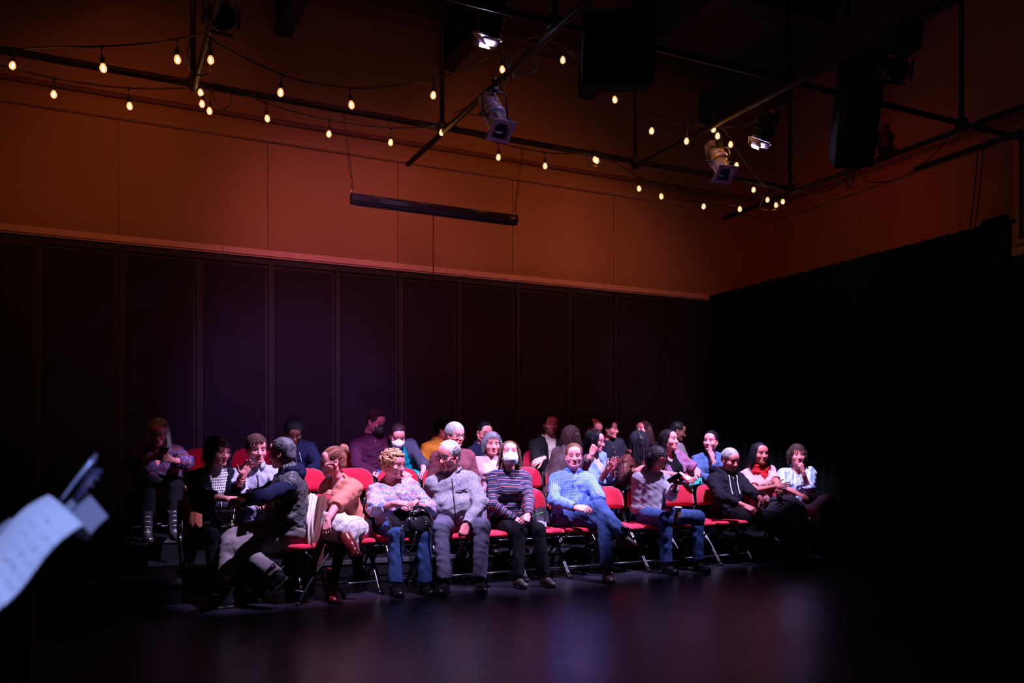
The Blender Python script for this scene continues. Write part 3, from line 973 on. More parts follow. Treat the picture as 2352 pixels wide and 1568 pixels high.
# ================================================================== solid modelling on grids
class SDF:
    def __init__(s, lo, hi, h):
        s.h = h
        s.lo = np.asarray(lo, float) - 3 * h
        n = np.ceil((np.asarray(hi, float) + 3 * h - s.lo) / h).astype(int) + 1
        s.F = np.full(n, 0.5, np.float32)

    def _sub(s, lo, hi):
        a = np.maximum(np.floor((lo - s.lo) / s.h).astype(int), 0)
        b = np.minimum(np.ceil((hi - s.lo) / s.h).astype(int) + 1, s.F.shape)
        if np.any(b <= a): return None
        sl = tuple(slice(i, j) for i, j in zip(a, b))
        ax = [(s.lo[i] + s.h * np.arange(a[i], b[i])).astype(np.float32) for i in range(3)]
        return sl, ax[0][:, None, None], ax[1][None, :, None], ax[2][None, None, :]

    def _op(s, sl, d, k, op):
        F = s.F[sl]
        if op == 's':
            d = -d
            if k > 0:
                hh = np.maximum(k - np.abs(F - d), 0) / k
                s.F[sl] = np.maximum(F, d) + hh * hh * k * 0.25
            else:
                s.F[sl] = np.maximum(F, d)
        else:
            if k > 0:
                hh = np.maximum(k - np.abs(F - d), 0) / k
                s.F[sl] = np.minimum(F, d) - hh * hh * k * 0.25
            else:
                s.F[sl] = np.minimum(F, d)

    def rc(s, a, b, ra, rb, k=0.02, sq=None, op='u', clip=None):
        a, b = np.asarray(a, float), np.asarray(b, float)
        m = max(ra, rb) * 1.05 + k + 3 * s.h
        g = s._sub(np.minimum(a, b) - m, np.maximum(a, b) + m)
        if g is None: return s
        sl, X, Y, Z = g
        dx, dy, dz = X - a[0], Y - a[1], Z - a[2]
        cl = []
        for p, n in (clip or ()):
            cl.append((X - p[0]) * n[0] + (Y - p[1]) * n[1] + (Z - p[2]) * n[2])
        if sq is not None:
            w, f = sq
            mm = (dx * w[0] + dy * w[1] + dz * w[2]) * (1 / f - 1)
            dx, dy, dz = dx + mm * w[0], dy + mm * w[1], dz + mm * w[2]
        ab = b - a
        L = max(ab @ ab, 1e-9)
        t = np.clip((dx * ab[0] + dy * ab[1] + dz * ab[2]) / L, 0, 1)
        d = np.sqrt((dx - t * ab[0]) ** 2 + (dy - t * ab[1]) ** 2 + (dz - t * ab[2]) ** 2) - (ra + (rb - ra) * t)
        for c in cl: d = np.maximum(d, c)
        s._op(sl, d.astype(np.float32), k, op)
        return s

    def ell(s, c, ax, r, k=0.02, op='u', clip=None):
        c = np.asarray(c, float)
        A = np.eye(3) if ax is None else np.asarray(ax, float)
        m = np.sqrt(((A * np.asarray(r)[:, None]) ** 2).sum(0)) * 1.02 + k + 3 * s.h
        g = s._sub(c - m, c + m)
        if g is None: return s
        sl, X, Y, Z = g
        dx, dy, dz = X - c[0], Y - c[1], Z - c[2]
        k0 = 0; k1 = 0
        for i in range(3):
            q = (dx * A[i][0] + dy * A[i][1] + dz * A[i][2]) / r[i]
            k0 = k0 + q * q
            k1 = k1 + (q / r[i]) ** 2
        k0 = np.sqrt(k0)
        d = k0 * (k0 - 1) / np.maximum(np.sqrt(k1), 1e-6)
        for p, n in (clip or ()):
            d = np.maximum(d, (X - p[0]) * n[0] + (Y - p[1]) * n[1] + (Z - p[2]) * n[2])
        s._op(sl, d.astype(np.float32), k, op)
        return s

    def coords(s):
        ax = [(s.lo[i] + s.h * np.arange(s.F.shape[i])).astype(np.float32) for i in range(3)]
        return ax[0][:, None, None], ax[1][None, :, None], ax[2][None, None, :]

    def clip(s, p, n):
        X, Y, Z = s.coords()
        s.F = np.maximum(s.F, (X - p[0]) * n[0] + (Y - p[1]) * n[1] + (Z - p[2]) * n[2]).astype(np.float32)
        return s

    def mesh(s):
        F, lo, h = s.F, s.lo, s.h
        ins = F < 0
        c8 = [ins[i:F.shape[0] - 1 + i, j:F.shape[1] - 1 + j, k:F.shape[2] - 1 + k] for i in (0, 1) for j in (0, 1) for k in (0, 1)]
        cnt = sum(c.astype(np.int8) for c in c8)
        I = np.argwhere((cnt > 0) & (cnt < 8))
        if len(I) == 0:
            return np.zeros((0, 3)), np.zeros((0, 4), int)
        idx = np.full(cnt.shape, -1, np.int32)
        idx[I[:, 0], I[:, 1], I[:, 2]] = np.arange(len(I))
        offs = np.array([(i, j, k) for i in (0, 1) for j in (0, 1) for k in (0, 1)])
        vals = np.stack([F[I[:, 0] + o[0], I[:, 1] + o[1], I[:, 2] + o[2]] for o in offs])
        acc = np.zeros((len(I), 3)); num = np.zeros(len(I))
        for a in range(8):
            for b in range(a + 1, 8):
                if np.abs(offs[a] - offs[b]).sum() != 1: continue
                va, vb = vals[a], vals[b]
                x = (va < 0) != (vb < 0)
                t = np.where(x, va / np.where(x, va - vb, 1), 0)
                acc += np.where(x[:, None], offs[a] + (offs[b] - offs[a]) * t[:, None], 0)
                num += x
        V = lo + h * (I + acc / num[:, None])
        Q = []
        for ax in range(3):
            n = list(F.shape)
            s0 = [slice(0, n[i]) for i in range(3)]; s1 = list(s0)
            s0[ax] = slice(0, n[ax] - 1); s1[ax] = slice(1, n[ax])
            A, B = ins[tuple(s0)], ins[tuple(s1)]
            E = np.argwhere(A != B)
            b, c = (ax + 1) % 3, (ax + 2) % 3
            E = E[(E[:, b] > 0) & (E[:, c] > 0) & (E[:, b] < n[b] - 1) & (E[:, c] < n[c] - 1)]
            if len(E) == 0: continue
            def g(db, dc):
                e = E.copy(); e[:, b] += db; e[:, c] += dc
                return idx[e[:, 0], e[:, 1], e[:, 2]]
            q = np.stack([g(-1, -1), g(0, -1), g(0, 0), g(-1, 0)], 1)
            fl = ~A[E[:, 0], E[:, 1], E[:, 2]]
            q[fl] = q[fl][:, ::-1]
            Q.append(q)
        Q = np.concatenate(Q)
        Q = Q[(Q >= 0).all(1)]
        return V, Q


def vnormals(V, Q):
    a = V[Q[:, 2]] - V[Q[:, 0]]
    b = V[Q[:, 3]] - V[Q[:, 1]]
    fn = np.cross(a, b)
    N = np.zeros_like(V)
    for i in range(4):
        np.add.at(N, Q[:, i], fn)
    return N / (np.linalg.norm(N, axis=1, keepdims=True) + 1e-12)


def join(parts):
    Vs, Qs, Cs, o = [], [], [], 0
    for V, Q, C in parts:
        Vs.append(V); Qs.append(np.asarray(Q) + o)
        Cs.append(C if C is not None else np.zeros((len(V), 3)))
        o += len(V)
    return np.concatenate(Vs), np.concatenate(Qs), np.concatenate(Cs)


def ribbons(P, R, n=4, flat=1.0):
    """tubes along many paths at once: P (m, steps, 3), R (m, steps)"""
    m, k, _ = P.shape
    T = np.gradient(P, axis=1)
    T /= np.linalg.norm(T, axis=2, keepdims=True) + 1e-9
    ref = np.where(np.abs(T[..., 2:3]) < 0.9, np.array([0, 0, 1.0]), np.array([1.0, 0, 0]))
    A = np.cross(T, ref); A /= np.linalg.norm(A, axis=2, keepdims=True) + 1e-9
    B = np.cross(A, T)
    ang = np.arange(n) * 2 * np.pi / n
    V = P[:, :, None, :] + R[:, :, None, None] * (A[:, :, None, :] * np.cos(ang)[None, None, :, None] + B[:, :, None, :] * np.sin(ang)[None, None, :, None] * flat)
    V = V.reshape(-1, 3)
    i, j, a = np.meshgrid(np.arange(m), np.arange(k - 1), np.arange(n), indexing='ij')
    base = (i * k + j) * n
    q = np.stack([base + a, base + (a + 1) % n, base + n + (a + 1) % n, base + n + a], -1).reshape(-1, 4)
    return V, q


# ------------------------------------------------------------------ head template
def head_template(male, h=0.0050):
    s = SDF((-0.10, -0.13, -0.16), (0.10, 0.14, 0.14), h)
    jw = 1.06 if male else 0.95
    s.ell((0, -0.014, 0.034), None, (0.0755, 0.096, 0.084), 0)
    s.ell((0, 0.022, -0.020), None, (0.0655, 0.070, 0.085), 0.03)
    s.rc((0.045 * jw, 0.0, -0.062), (0.018 * jw, 0.062, -0.096), 0.024, 0.019, 0.03)
    s.rc((-0.045 * jw, 0.0, -0.062), (-0.018 * jw, 0.062, -0.096), 0.024, 0.019, 0.03)
    s.ell((0, 0.066, -0.097), None, (0.023 * jw, 0.019, 0.019), 0.02)
    for x in (-1, 1):
        s.ell((x * 0.043, 0.052, -0.032), None, (0.026, 0.030, 0.026), 0.025)
    s.rc((-0.038, 0.073, 0.019), (0.038, 0.073, 0.019), 0.0135, 0.0135, 0.02)
    s.ell((0, 0.066, 0.05), None, (0.055, 0.026, 0.035), 0.03)
    # eye sockets and lids
    for x in (-1, 1):
        s.ell((x * 0.032, 0.101, -0.001), None, (0.022, 0.022, 0.013), 0.014, 's')
        s.ell((x * 0.032, 0.0735, -0.002), None, (0.0165, 0.0135, 0.0125), 0.006)
    # nose
    s.rc((0, 0.083, 0.006), (0, 0.107, -0.034), 0.0085, 0.0115, 0.014)
    s.ell((0, 0.106, -0.039), None, (0.012, 0.012, 0.0105), 0.008)
    for x in (-1, 1):
        s.ell((x * 0.0125, 0.095, -0.041), None, (0.0085, 0.011, 0.0085), 0.007)
        s.ell((x * 0.007, 0.104, -0.051), None, (0.004, 0.006, 0.005), 0.004, 's')
    # mouth
    s.ell((0, 0.076, -0.068), None, (0.028, 0.017, 0.018), 0.016)
    s.ell((0, 0.0905, -0.0645), None, (0.021, 0.0065, 0.0052), 0.005)
    s.ell((0, 0.0895, -0.0755), None, (0.018, 0.0072, 0.0062), 0.005)
    s.rc((-0.021, 0.092, -0.0695), (0.021, 0.092, -0.0695), 0.0022, 0.0022, 0.004, None, 's')
    s.ell((0, 0.088, -0.085), None, (0.013, 0.006, 0.004), 0.01, 's')
    # ears
    for x in (-1, 1):
        th = math.radians(18)
        ax = [(math.cos(th) * x, -math.sin(th), 0), (math.sin(th) * x, math.cos(th), 0.25), (0, -0.25, 1)]
        ax = [nrm(a) for a in ax]
        s.ell((x * 0.0775, -0.012, -0.010), ax, (0.008, 0.019, 0.032), 0.006)
        s.ell((x * 0.0845, -0.006, -0.008), ax, (0.006, 0.011, 0.019), 0.004, 's')
        s.ell((x * 0.0755, -0.004, -0.036), ax, (0.007, 0.010, 0.010), 0.006)
    # stump of the neck
    s.rc((0, -0.018, -0.05), (0, -0.030, -0.13), 0.052 if male else 0.045, 0.055 if male else 0.047, 0.03)
    V, Q = s.mesh()
    x, y, z = V.T
    lip = np.exp(-(((x) / 0.024) ** 4 + ((z + 0.070) / 0.0115) ** 4)) * (y > 0.07)
    bz = 0.0215 + 0.004 * (1 - ((np.abs(x) - 0.034) / 0.02) ** 2)
    brow = np.exp(-((z - bz) / 0.0045) ** 2) * ((np.abs(x) > 0.012) & (np.abs(x) < 0.054)) * (y > 0.04)
    beard = np.clip((-0.052 + 0.8 * np.maximum(0, np.abs(x) - 0.028) - z) / 0.016, 0, 1) * ((y > -0.01) & (z > -0.125))
    beard = np.maximum(beard, np.exp(-(((z + 0.055) / 0.008) ** 4 + (x / 0.034) ** 4)) * (y > 0.07))
    beard *= 1 - np.clip(lip * 1.5, 0, 1)
    return V, Q, np.stack([lip, brow, beard], 1)


HEADS = {(m, k): head_template(m, 0.0050 if k else 0.0060) for m in (True, False) for k in (True, False)}


# ------------------------------------------------------------------ hand template
def hand_template(pose, h=0.0047):
    """right hand: wrist at origin, fingers +Y, back of hand +Z, thumb towards -X"""
    curls = {'relax': (22, 30, 18), 'flat': (6, 10, 6), 'fist': (78, 88, 55), 'grip': (42, 48, 35), 'open': (-4, 16, 10), 'hook': (55, 62, 40), 'pinch': (48, 40, 25)}[pose]
    thumb = {'relax': (-0.62, 0.75, -0.28), 'flat': (-0.72, 0.68, -0.12), 'fist': (-0.10, 0.80, -0.60), 'grip': (-0.45, 0.55, -0.70), 'open': (-0.9, 0.42, 0.05), 'hook': (-0.35, 0.7, -0.62), 'pinch': (-0.25, 0.75, -0.62)}[pose]
    s = SDF((-0.095, -0.05, -0.095), (0.06, 0.20, 0.04), h)
    xs = (-0.029, -0.0095, 0.0095, 0.0265)
    ys = (0.088, 0.092, 0.087, 0.078)
    ln = (0.070, 0.078, 0.072, 0.056)
    s.rc((0, -0.045, 0), (0, 0.01, 0), 0.0285, 0.0265, 0, ((0, 0, 1), 0.72))
    for i in range(4):
        s.rc((xs[i] * 0.55, 0.012, 0), (xs[i], ys[i], 0.002), 0.0165, 0.0125, 0.012, ((0, 0, 1), 0.85))
    s.ell((-0.022, 0.036, -0.009), None, (0.020, 0.028, 0.016), 0.012)
    for i in range(4):
        p = np.array([xs[i], ys[i], 0.001])
        ang = 0
        spread = (i - 1.5) * (0.11 if pose == 'open' else 0.05)
        r = 0.0092 - 0.0007 * abs(i - 1)
        for j, (fr, c) in enumerate(zip((0.46, 0.31, 0.23), curls)):
            ang += math.radians(c * (1 + 0.10 * (i - 1.5)))
            d = np.array([math.sin(spread) * math.cos(ang), math.cos(ang), -math.sin(ang)])
            q = p + d * ln[i] * fr
            s.rc(p, q, r, r * 0.93, 0.0035)
            p, r = q, r * 0.93
    t = nrm(thumb)
    p = np.array([-0.021, 0.022, -0.006])
    q = p + t * 0.045
    s.rc(p, q, 0.0145, 0.0115, 0.008)
    t2 = nrm(t + np.array([0.28, 0.22, -0.10]))
    q2 = q + t2 * 0.032
    s.rc(q, q2, 0.011, 0.0098, 0.004)
    q3 = q2 + nrm(t2 + np.array([0.2, 0.1, -0.06])) * 0.022
    s.rc(q2, q3, 0.0098, 0.0082, 0.004)
    return s.mesh()


HANDS = {}
def get_hand(pose, fine=True):
    if (pose, fine) not in HANDS: HANDS[(pose, fine)] = hand_template(pose, 0.0047 if fine else 0.0058)
    return HANDS[(pose, fine)]


# ------------------------------------------------------------------ shoe template: heel at origin back, toe +Y, sole z=0
def shoe_template(kind):
    h = 0.0085
    s = SDF((-0.06, -0.10, 0.0), (0.06, 0.24, 0.34 if kind == 'boot' else 0.16), h)
    fz = [((0, 0, 0.014), (0, 0, -1))]
    s.rc((0, 0.0, 0.042), (0, 0.085, 0.044), 0.036, 0.040, 0, None, 'u', fz)
    s.rc((0, 0.085, 0.044), (0.004, 0.165, 0.030), 0.041, 0.036, 0.02, None, 'u', fz)
    s.ell((0.002, 0.172, 0.026), None, (0.043, 0.042, 0.026 if kind != 'sneaker' else 0.030), 0.02, 'u', fz)
    top = {'low': 0.085, 'sneaker': 0.10, 'boot': 0.30, 'ankle': 0.17}[kind]
    if kind == 'boot':
        s.rc((0, 0.02, 0.06), (0, 0.005, 0.17), 0.046, 0.050, 0.03)
        s.rc((0, 0.005, 0.17), (0, -0.005, 0.30), 0.050, 0.060, 0.03)
    else:
        s.rc((0, 0.03, 0.05), (0, 0.008, top), 0.040, 0.044, 0.03)
    s.clip((0, 0, top), (0, 0, 1))
    V, Q = s.mesh()
    s2 = SDF((-0.07, -0.10, -0.01), (0.07, 0.25, 0.05), h)
    hh = {'low': 0.010, 'sneaker': 0.016, 'boot': 0.018, 'ankle': 0.016}[kind]
    cl = [((0, 0, hh + 0.008), (0, 0, 1)), ((0, 0, 0.0), (0, 0, -1))]
    s2.rc((0, 0.0, 0.01), (0, 0.09, 0.01), 0.040, 0.043, 0, None, 'u', cl)
    s2.rc((0, 0.09, 0.01), (0.003, 0.170, 0.01), 0.044, 0.044, 0.01, None, 'u', cl)
    V2, Q2 = s2.mesh()
    return (V, Q), (V2, Q2)


SHOES = {}
def get_shoe(kind):
    if kind not in SHOES: SHOES[kind] = shoe_template(kind)
    return SHOES[kind]


# ------------------------------------------------------------------ cloth, skin and hair materials
def skin_mat(key, c, hairc, beard=0.0, lip=None):
    t = NT('skin_' + key)
    v = t.attr('cc')
    a, b, d = t.xyz(v)
    f = t.noise(t.obj(), 45, 3)
    base = t.mix(f, tuple(x * 0.92 for x in c), tuple(min(1, x * 1.06) for x in c))
    base = t.mix(t.math('MULTIPLY', a, 0.75, clamp=True), base, lip or (c[0] * 0.75, c[1] * 0.42, c[2] * 0.42))
    if beard:
        base = t.mix(t.math('MULTIPLY', d, beard, clamp=True), base, tuple(x * 1.0 for x in hairc))
    base = t.mix(t.math('MULTIPLY', b, 0.85, clamp=True), base, tuple(x * 0.8 for x in hairc))
    t.base(base)
    t.set(Roughness=0.48, Specular_IOR_Level=0.4, Subsurface_Weight=0.0)
    t.bump(f, 0.05, 0.002)
    return t.m


def hair_mat(key, c, c2=None, rough=0.42):
    t = NT('hair_' + key)
    a, b, d = t.xyz(t.attr('cc'))
    c2 = c2 or tuple(min(1, x * 1.7 + 0.006) for x in c)
    n = t.noise(t.obj(), 90, 2)
    f = t.math('MULTIPLY', t.math('ADD', a, n), 0.5)
    t.base(t.mix(f, tuple(x * 0.75 for x in c), c2))
    t.set(Roughness=rough + 0.1, Specular_IOR_Level=0.12 if max(c) < 0.03 else 0.3)
    return t.m


_cl = {}
def cloth(key, kind, *cs, **kw):
    if key in _cl: return _cl[key]
    t = NT(key)
    u, v, w = t.xyz(t.attr('cc'))
    ob = t.obj()
    weave = t.noise(ob, 420, 2)
    rough = kw.get('rough', 0.85)
    c0 = cs[0]
    bstr, bh = 0.15, weave
    if kind == 'plain':
        f = t.noise(ob, 14, 4)
        col = t.mix(f, tuple(x * 0.86 for x in c0), tuple(min(1, x * 1.10) for x in c0))
    elif kind == 'knit':
        s_ = t.math('SINE', t.math('MULTIPLY', v, 1400))
        bh = t.math('ADD', t.math('MULTIPLY', s_, 0.5), weave); bstr = 0.12
        f = t.noise(ob, 12, 4)
        col = t.mix(f, tuple(x * 0.86 for x in c0), tuple(min(1, x * 1.10) for x in c0))
    elif kind == 'marl':
        f = t.noise(ob, kw.get('scale', 150), 3, 0.7)
        col = t.ramp(f, [(0.36, cs[1]), (0.50, c0), (0.66, cs[2])])
        bh = f; bstr = 0.4
    elif kind == 'denim':
        f = t.noise(ob, 10, 5)
        tw = t.math('SINE', t.math('ADD', t.math('MULTIPLY', u, 1500), t.math('MULTIPLY', v, 1500)))
        col = t.mix(t.math('ADD', t.math('MULTIPLY', f, 1.3), -0.2, clamp=True), cs[0], cs[1])
        bh = tw; bstr = 0.12
    elif kind == 'stripes':
        per = kw.get('period', 0.05)
        fr = t.math('FRACT', t.math('DIVIDE', t.math('ADD', u, 10), per))
        n = len(cs)
        col = t.ramp(fr, [(i / n, c) for i, c in enumerate(cs)], 'CONSTANT')
    elif kind == 'vstripes':
        per = kw.get('period', 0.05)
        fr = t.math('FRACT', t.math('DIVIDE', t.math('ADD', v, 10), per))
        n = len(cs)
        col = t.ramp(fr, [(i / n, c) for i, c in enumerate(cs)], 'CONSTANT')
    elif kind == 'check':
        per = kw.get('period', 0.016); th = kw.get('th', 0.30)
        a = t.math('LESS_THAN', t.math('FRACT', t.math('DIVIDE', t.math('ADD', u, 10), per)), th)
        b = t.math('LESS_THAN', t.math('FRACT', t.math('DIVIDE', t.math('ADD', v, 10), per)), th)
        col = t.mix(t.math('MULTIPLY', t.math('ADD', a, b), 0.5), cs[0], cs[1])
    elif kind == 'hound':
        per = kw.get('period', 0.022)
        fu = t.math('FRACT', t.math('DIVIDE', t.math('ADD', u, 10), per))
        fv = t.math('FRACT', t.math('DIVIDE', t.math('ADD', v, 10), per))
        a = t.math('LESS_THAN', fu, 0.5); b = t.math('LESS_THAN', fv, 0.5)
        dg = t.math('LESS_THAN', t.math('FRACT', t.math('MULTIPLY', t.math('ADD', fu, fv), 2.0)), 0.5)
        both = t.math('MULTIPLY', a, b)
        xor = t.math('ABSOLUTE', t.math('SUBTRACT', a, b))
        m = t.math('ADD', both, t.math('MULTIPLY', xor, dg), clamp=True)
        col = t.mix(m, cs[0], cs[1])
    elif kind == 'window':
        per = kw.get('period', 0.055)
        a = t.math('LESS_THAN', t.math('FRACT', t.math('DIVIDE', t.math('ADD', u, 10), per)), 0.06)
        b = t.math('LESS_THAN', t.math('FRACT', t.math('DIVIDE', t.math('ADD', v, 10), per)), 0.06)
        f = t.noise(ob, 14, 4)
        base = t.mix(f, tuple(x * 0.9 for x in c0), c0)
        col = t.mix(t.math('MAXIMUM', a, b), base, cs[1])
    elif kind == 'patch':       # printed knit of mixed colours in bands and blotches
        mp = t.n('ShaderNodeCombineXYZ')
        t.l(t.math('MULTIPLY', u, kw.get('su', 34)), mp.inputs[0]); t.l(t.math('MULTIPLY', v, kw.get('sv', 11)), mp.inputs[1]); t.l(w, mp.inputs[2])
        f = t.noise(mp.outputs[0], 1.0, 3, 0.65)
        g = t.noise(ob, 70, 3, 0.7)
        col = t.ramp(t.math('ADD', t.math('MULTIPLY', f, 0.75), t.math('MULTIPLY', g, 0.25)), [(0.30 + 0.4 * i / (len(cs) - 1), c) for i, c in enumerate(cs)], kw.get('interp', 'CONSTANT'))
    elif kind == 'leather':
        f = t.noise(ob, 30, 5)
        col = t.mix(f, tuple(x * 0.7 for x in c0), c0)
        bh = t.noise(ob, 60, 4); bstr = 0.35; rough = kw.get('rough', 0.35)
    elif kind == 'quilt':
        per = kw.get('period', 0.055)
        a = t.math('ABSOLUTE', t.math('SINE', t.math('MULTIPLY', t.math('ADD', u, t.math('MULTIPLY', v, 0.6)), PI / per)))
        b = t.math('ABSOLUTE', t.math('SINE', t.math('MULTIPLY', t.math('SUBTRACT', u, t.math('MULTIPLY', v, 0.6)), PI / per)))
        q = t.math('MINIMUM', a, b)
        bh = t.math('POWER', q, 0.45); bstr = 1.0
        f = t.noise(ob, 16, 4)
        col = t.mix(f, tuple(x * 0.85 for x in c0), tuple(min(1, x * 1.1) for x in c0))
        t.base(col); t.set(Roughness=rough, Specular_IOR_Level=0.3); t.bump(bh, 0.9, 0.006)
        _cl[key] = t.m
        return t.m
    t.base(col)
    t.set(Roughness=rough, Specular_IOR_Level=kw.get('spec', 0.05 if max(c0) < 0.05 else 0.15), Sheen_Weight=kw.get('sheen', 0.0))
    t.bump(bh, bstr, 0.002)
    _cl[key] = t.m
    return t.m


M_EYE = None
def eye_mat():
    t = NT('eye_surface')
    x, y, z = t.xyz(t.attr('cc'))
    r = t.math('SQRT', t.math('ADD', t.math('MULTIPLY', x, x), t.math('MULTIPLY', z, z)))
    t.base(t.mix(t.math('GREATER_THAN', r, 0.0066), (0.02, 0.012, 0.01), (0.50, 0.44, 0.44)))
    t.set(Roughness=0.12)
    return t.m


M_EYE = eye_mat()
M_GLS_BLK = plain('black_glasses', (0.012, 0.011, 0.012), 0.3)
M_GLS_WIRE = plain('wire_glasses', (0.45, 0.40, 0.42), 0.25, metal=1.0)
M_GLS_RED = plain('brown_glasses', (0.14, 0.04, 0.03), 0.3)
def lens_mat():
    t = NT('spectacle_lens')
    tr = t.n('ShaderNodeBsdfTransparent')
    gl = t.n('ShaderNodeBsdfGlossy'); gl.inputs['Roughness'].default_value = 0.05
    mx = t.n('ShaderNodeMixShader'); mx.inputs[0].default_value = 0.08
    t.l(tr.outputs[0], mx.inputs[1]); t.l(gl.outputs[0], mx.inputs[2])
    t.l(mx.outputs[0], t.t.nodes['Material Output'].inputs[0])
    return t.m
M_SPECLENS = lens_mat()
# ================================================================== people
def raysolve(px, py, c, L, near=True):
    """point on the pixel's ray at distance L from joint c"""
    d = nrm(ray(px, py))
    oc = CAM - c
    b = d @ oc
    q = b * b - (oc @ oc - L * L)
    if q < 0:
        p = CAM + d * (-b)
        return c + nrm(p - c) * L
    t = -b - math.sqrt(q) if near else -b + math.sqrt(q)
    return CAM + d * t


def rot(axis, ang):
    return np.array(Matrix.Rotation(ang, 3, Vector(axis)))


NRNG = np.random.RandomState(7)


def fold_disp(V, N, amp, seed, lam=0.085):
    r = np.random.RandomState(seed)
    d = np.zeros(len(V))
    for j in range(5):
        k = nrm(r.randn(3)) * 2 * np.pi / (lam * r.uniform(0.6, 1.5))
        k2 = nrm(r.randn(3)) * 2 * np.pi / (lam * 2.2)
        d += np.sin(V @ k + 1.6 * np.sin(V @ k2 + r.rand() * 6) + r.rand() * 6)
    d = d / 2.2
    d = np.sign(d) * np.abs(d) ** 1.25 - 0.5 * np.exp(-(d / 0.28) ** 2)
    return V + N * (amp * 1.25 * d)[:, None]


def bone_coords(V, bones):
    """bones: (a, b, ref, u0, rad, id, weight) -> cc and arrays of nearest bone"""
    best = np.full(len(V), 1e9)
    cc = np.zeros((len(V), 3))
    tt = np.zeros(len(V)); ang = np.zeros(len(V)); bid = np.zeros(len(V), int)
    for (a, b, ref, u0, rad, i, wt) in bones:
        ab = b - a
        L = np.linalg.norm(ab)
        ax = ab / L
        e1 = nrm(ref - ax * (ref @ ax)); e2 = np.cross(ax, e1)
        rel = V - a
        u = rel @ ax
        t = np.clip(u, 0, L)
        d = np.linalg.norm(rel - t[:, None] * ax, axis=1) - wt
        m = d < best
        th = np.arctan2(rel @ e2, rel @ e1)
        best = np.where(m, d, best)
        cc[m] = np.stack([u0 + u, th * rad, np.full(len(V), float(i))], 1)[m]
        tt = np.where(m, u / L, tt); ang = np.where(m, th, ang); bid = np.where(m, i, bid)
    return cc, tt, ang, bid


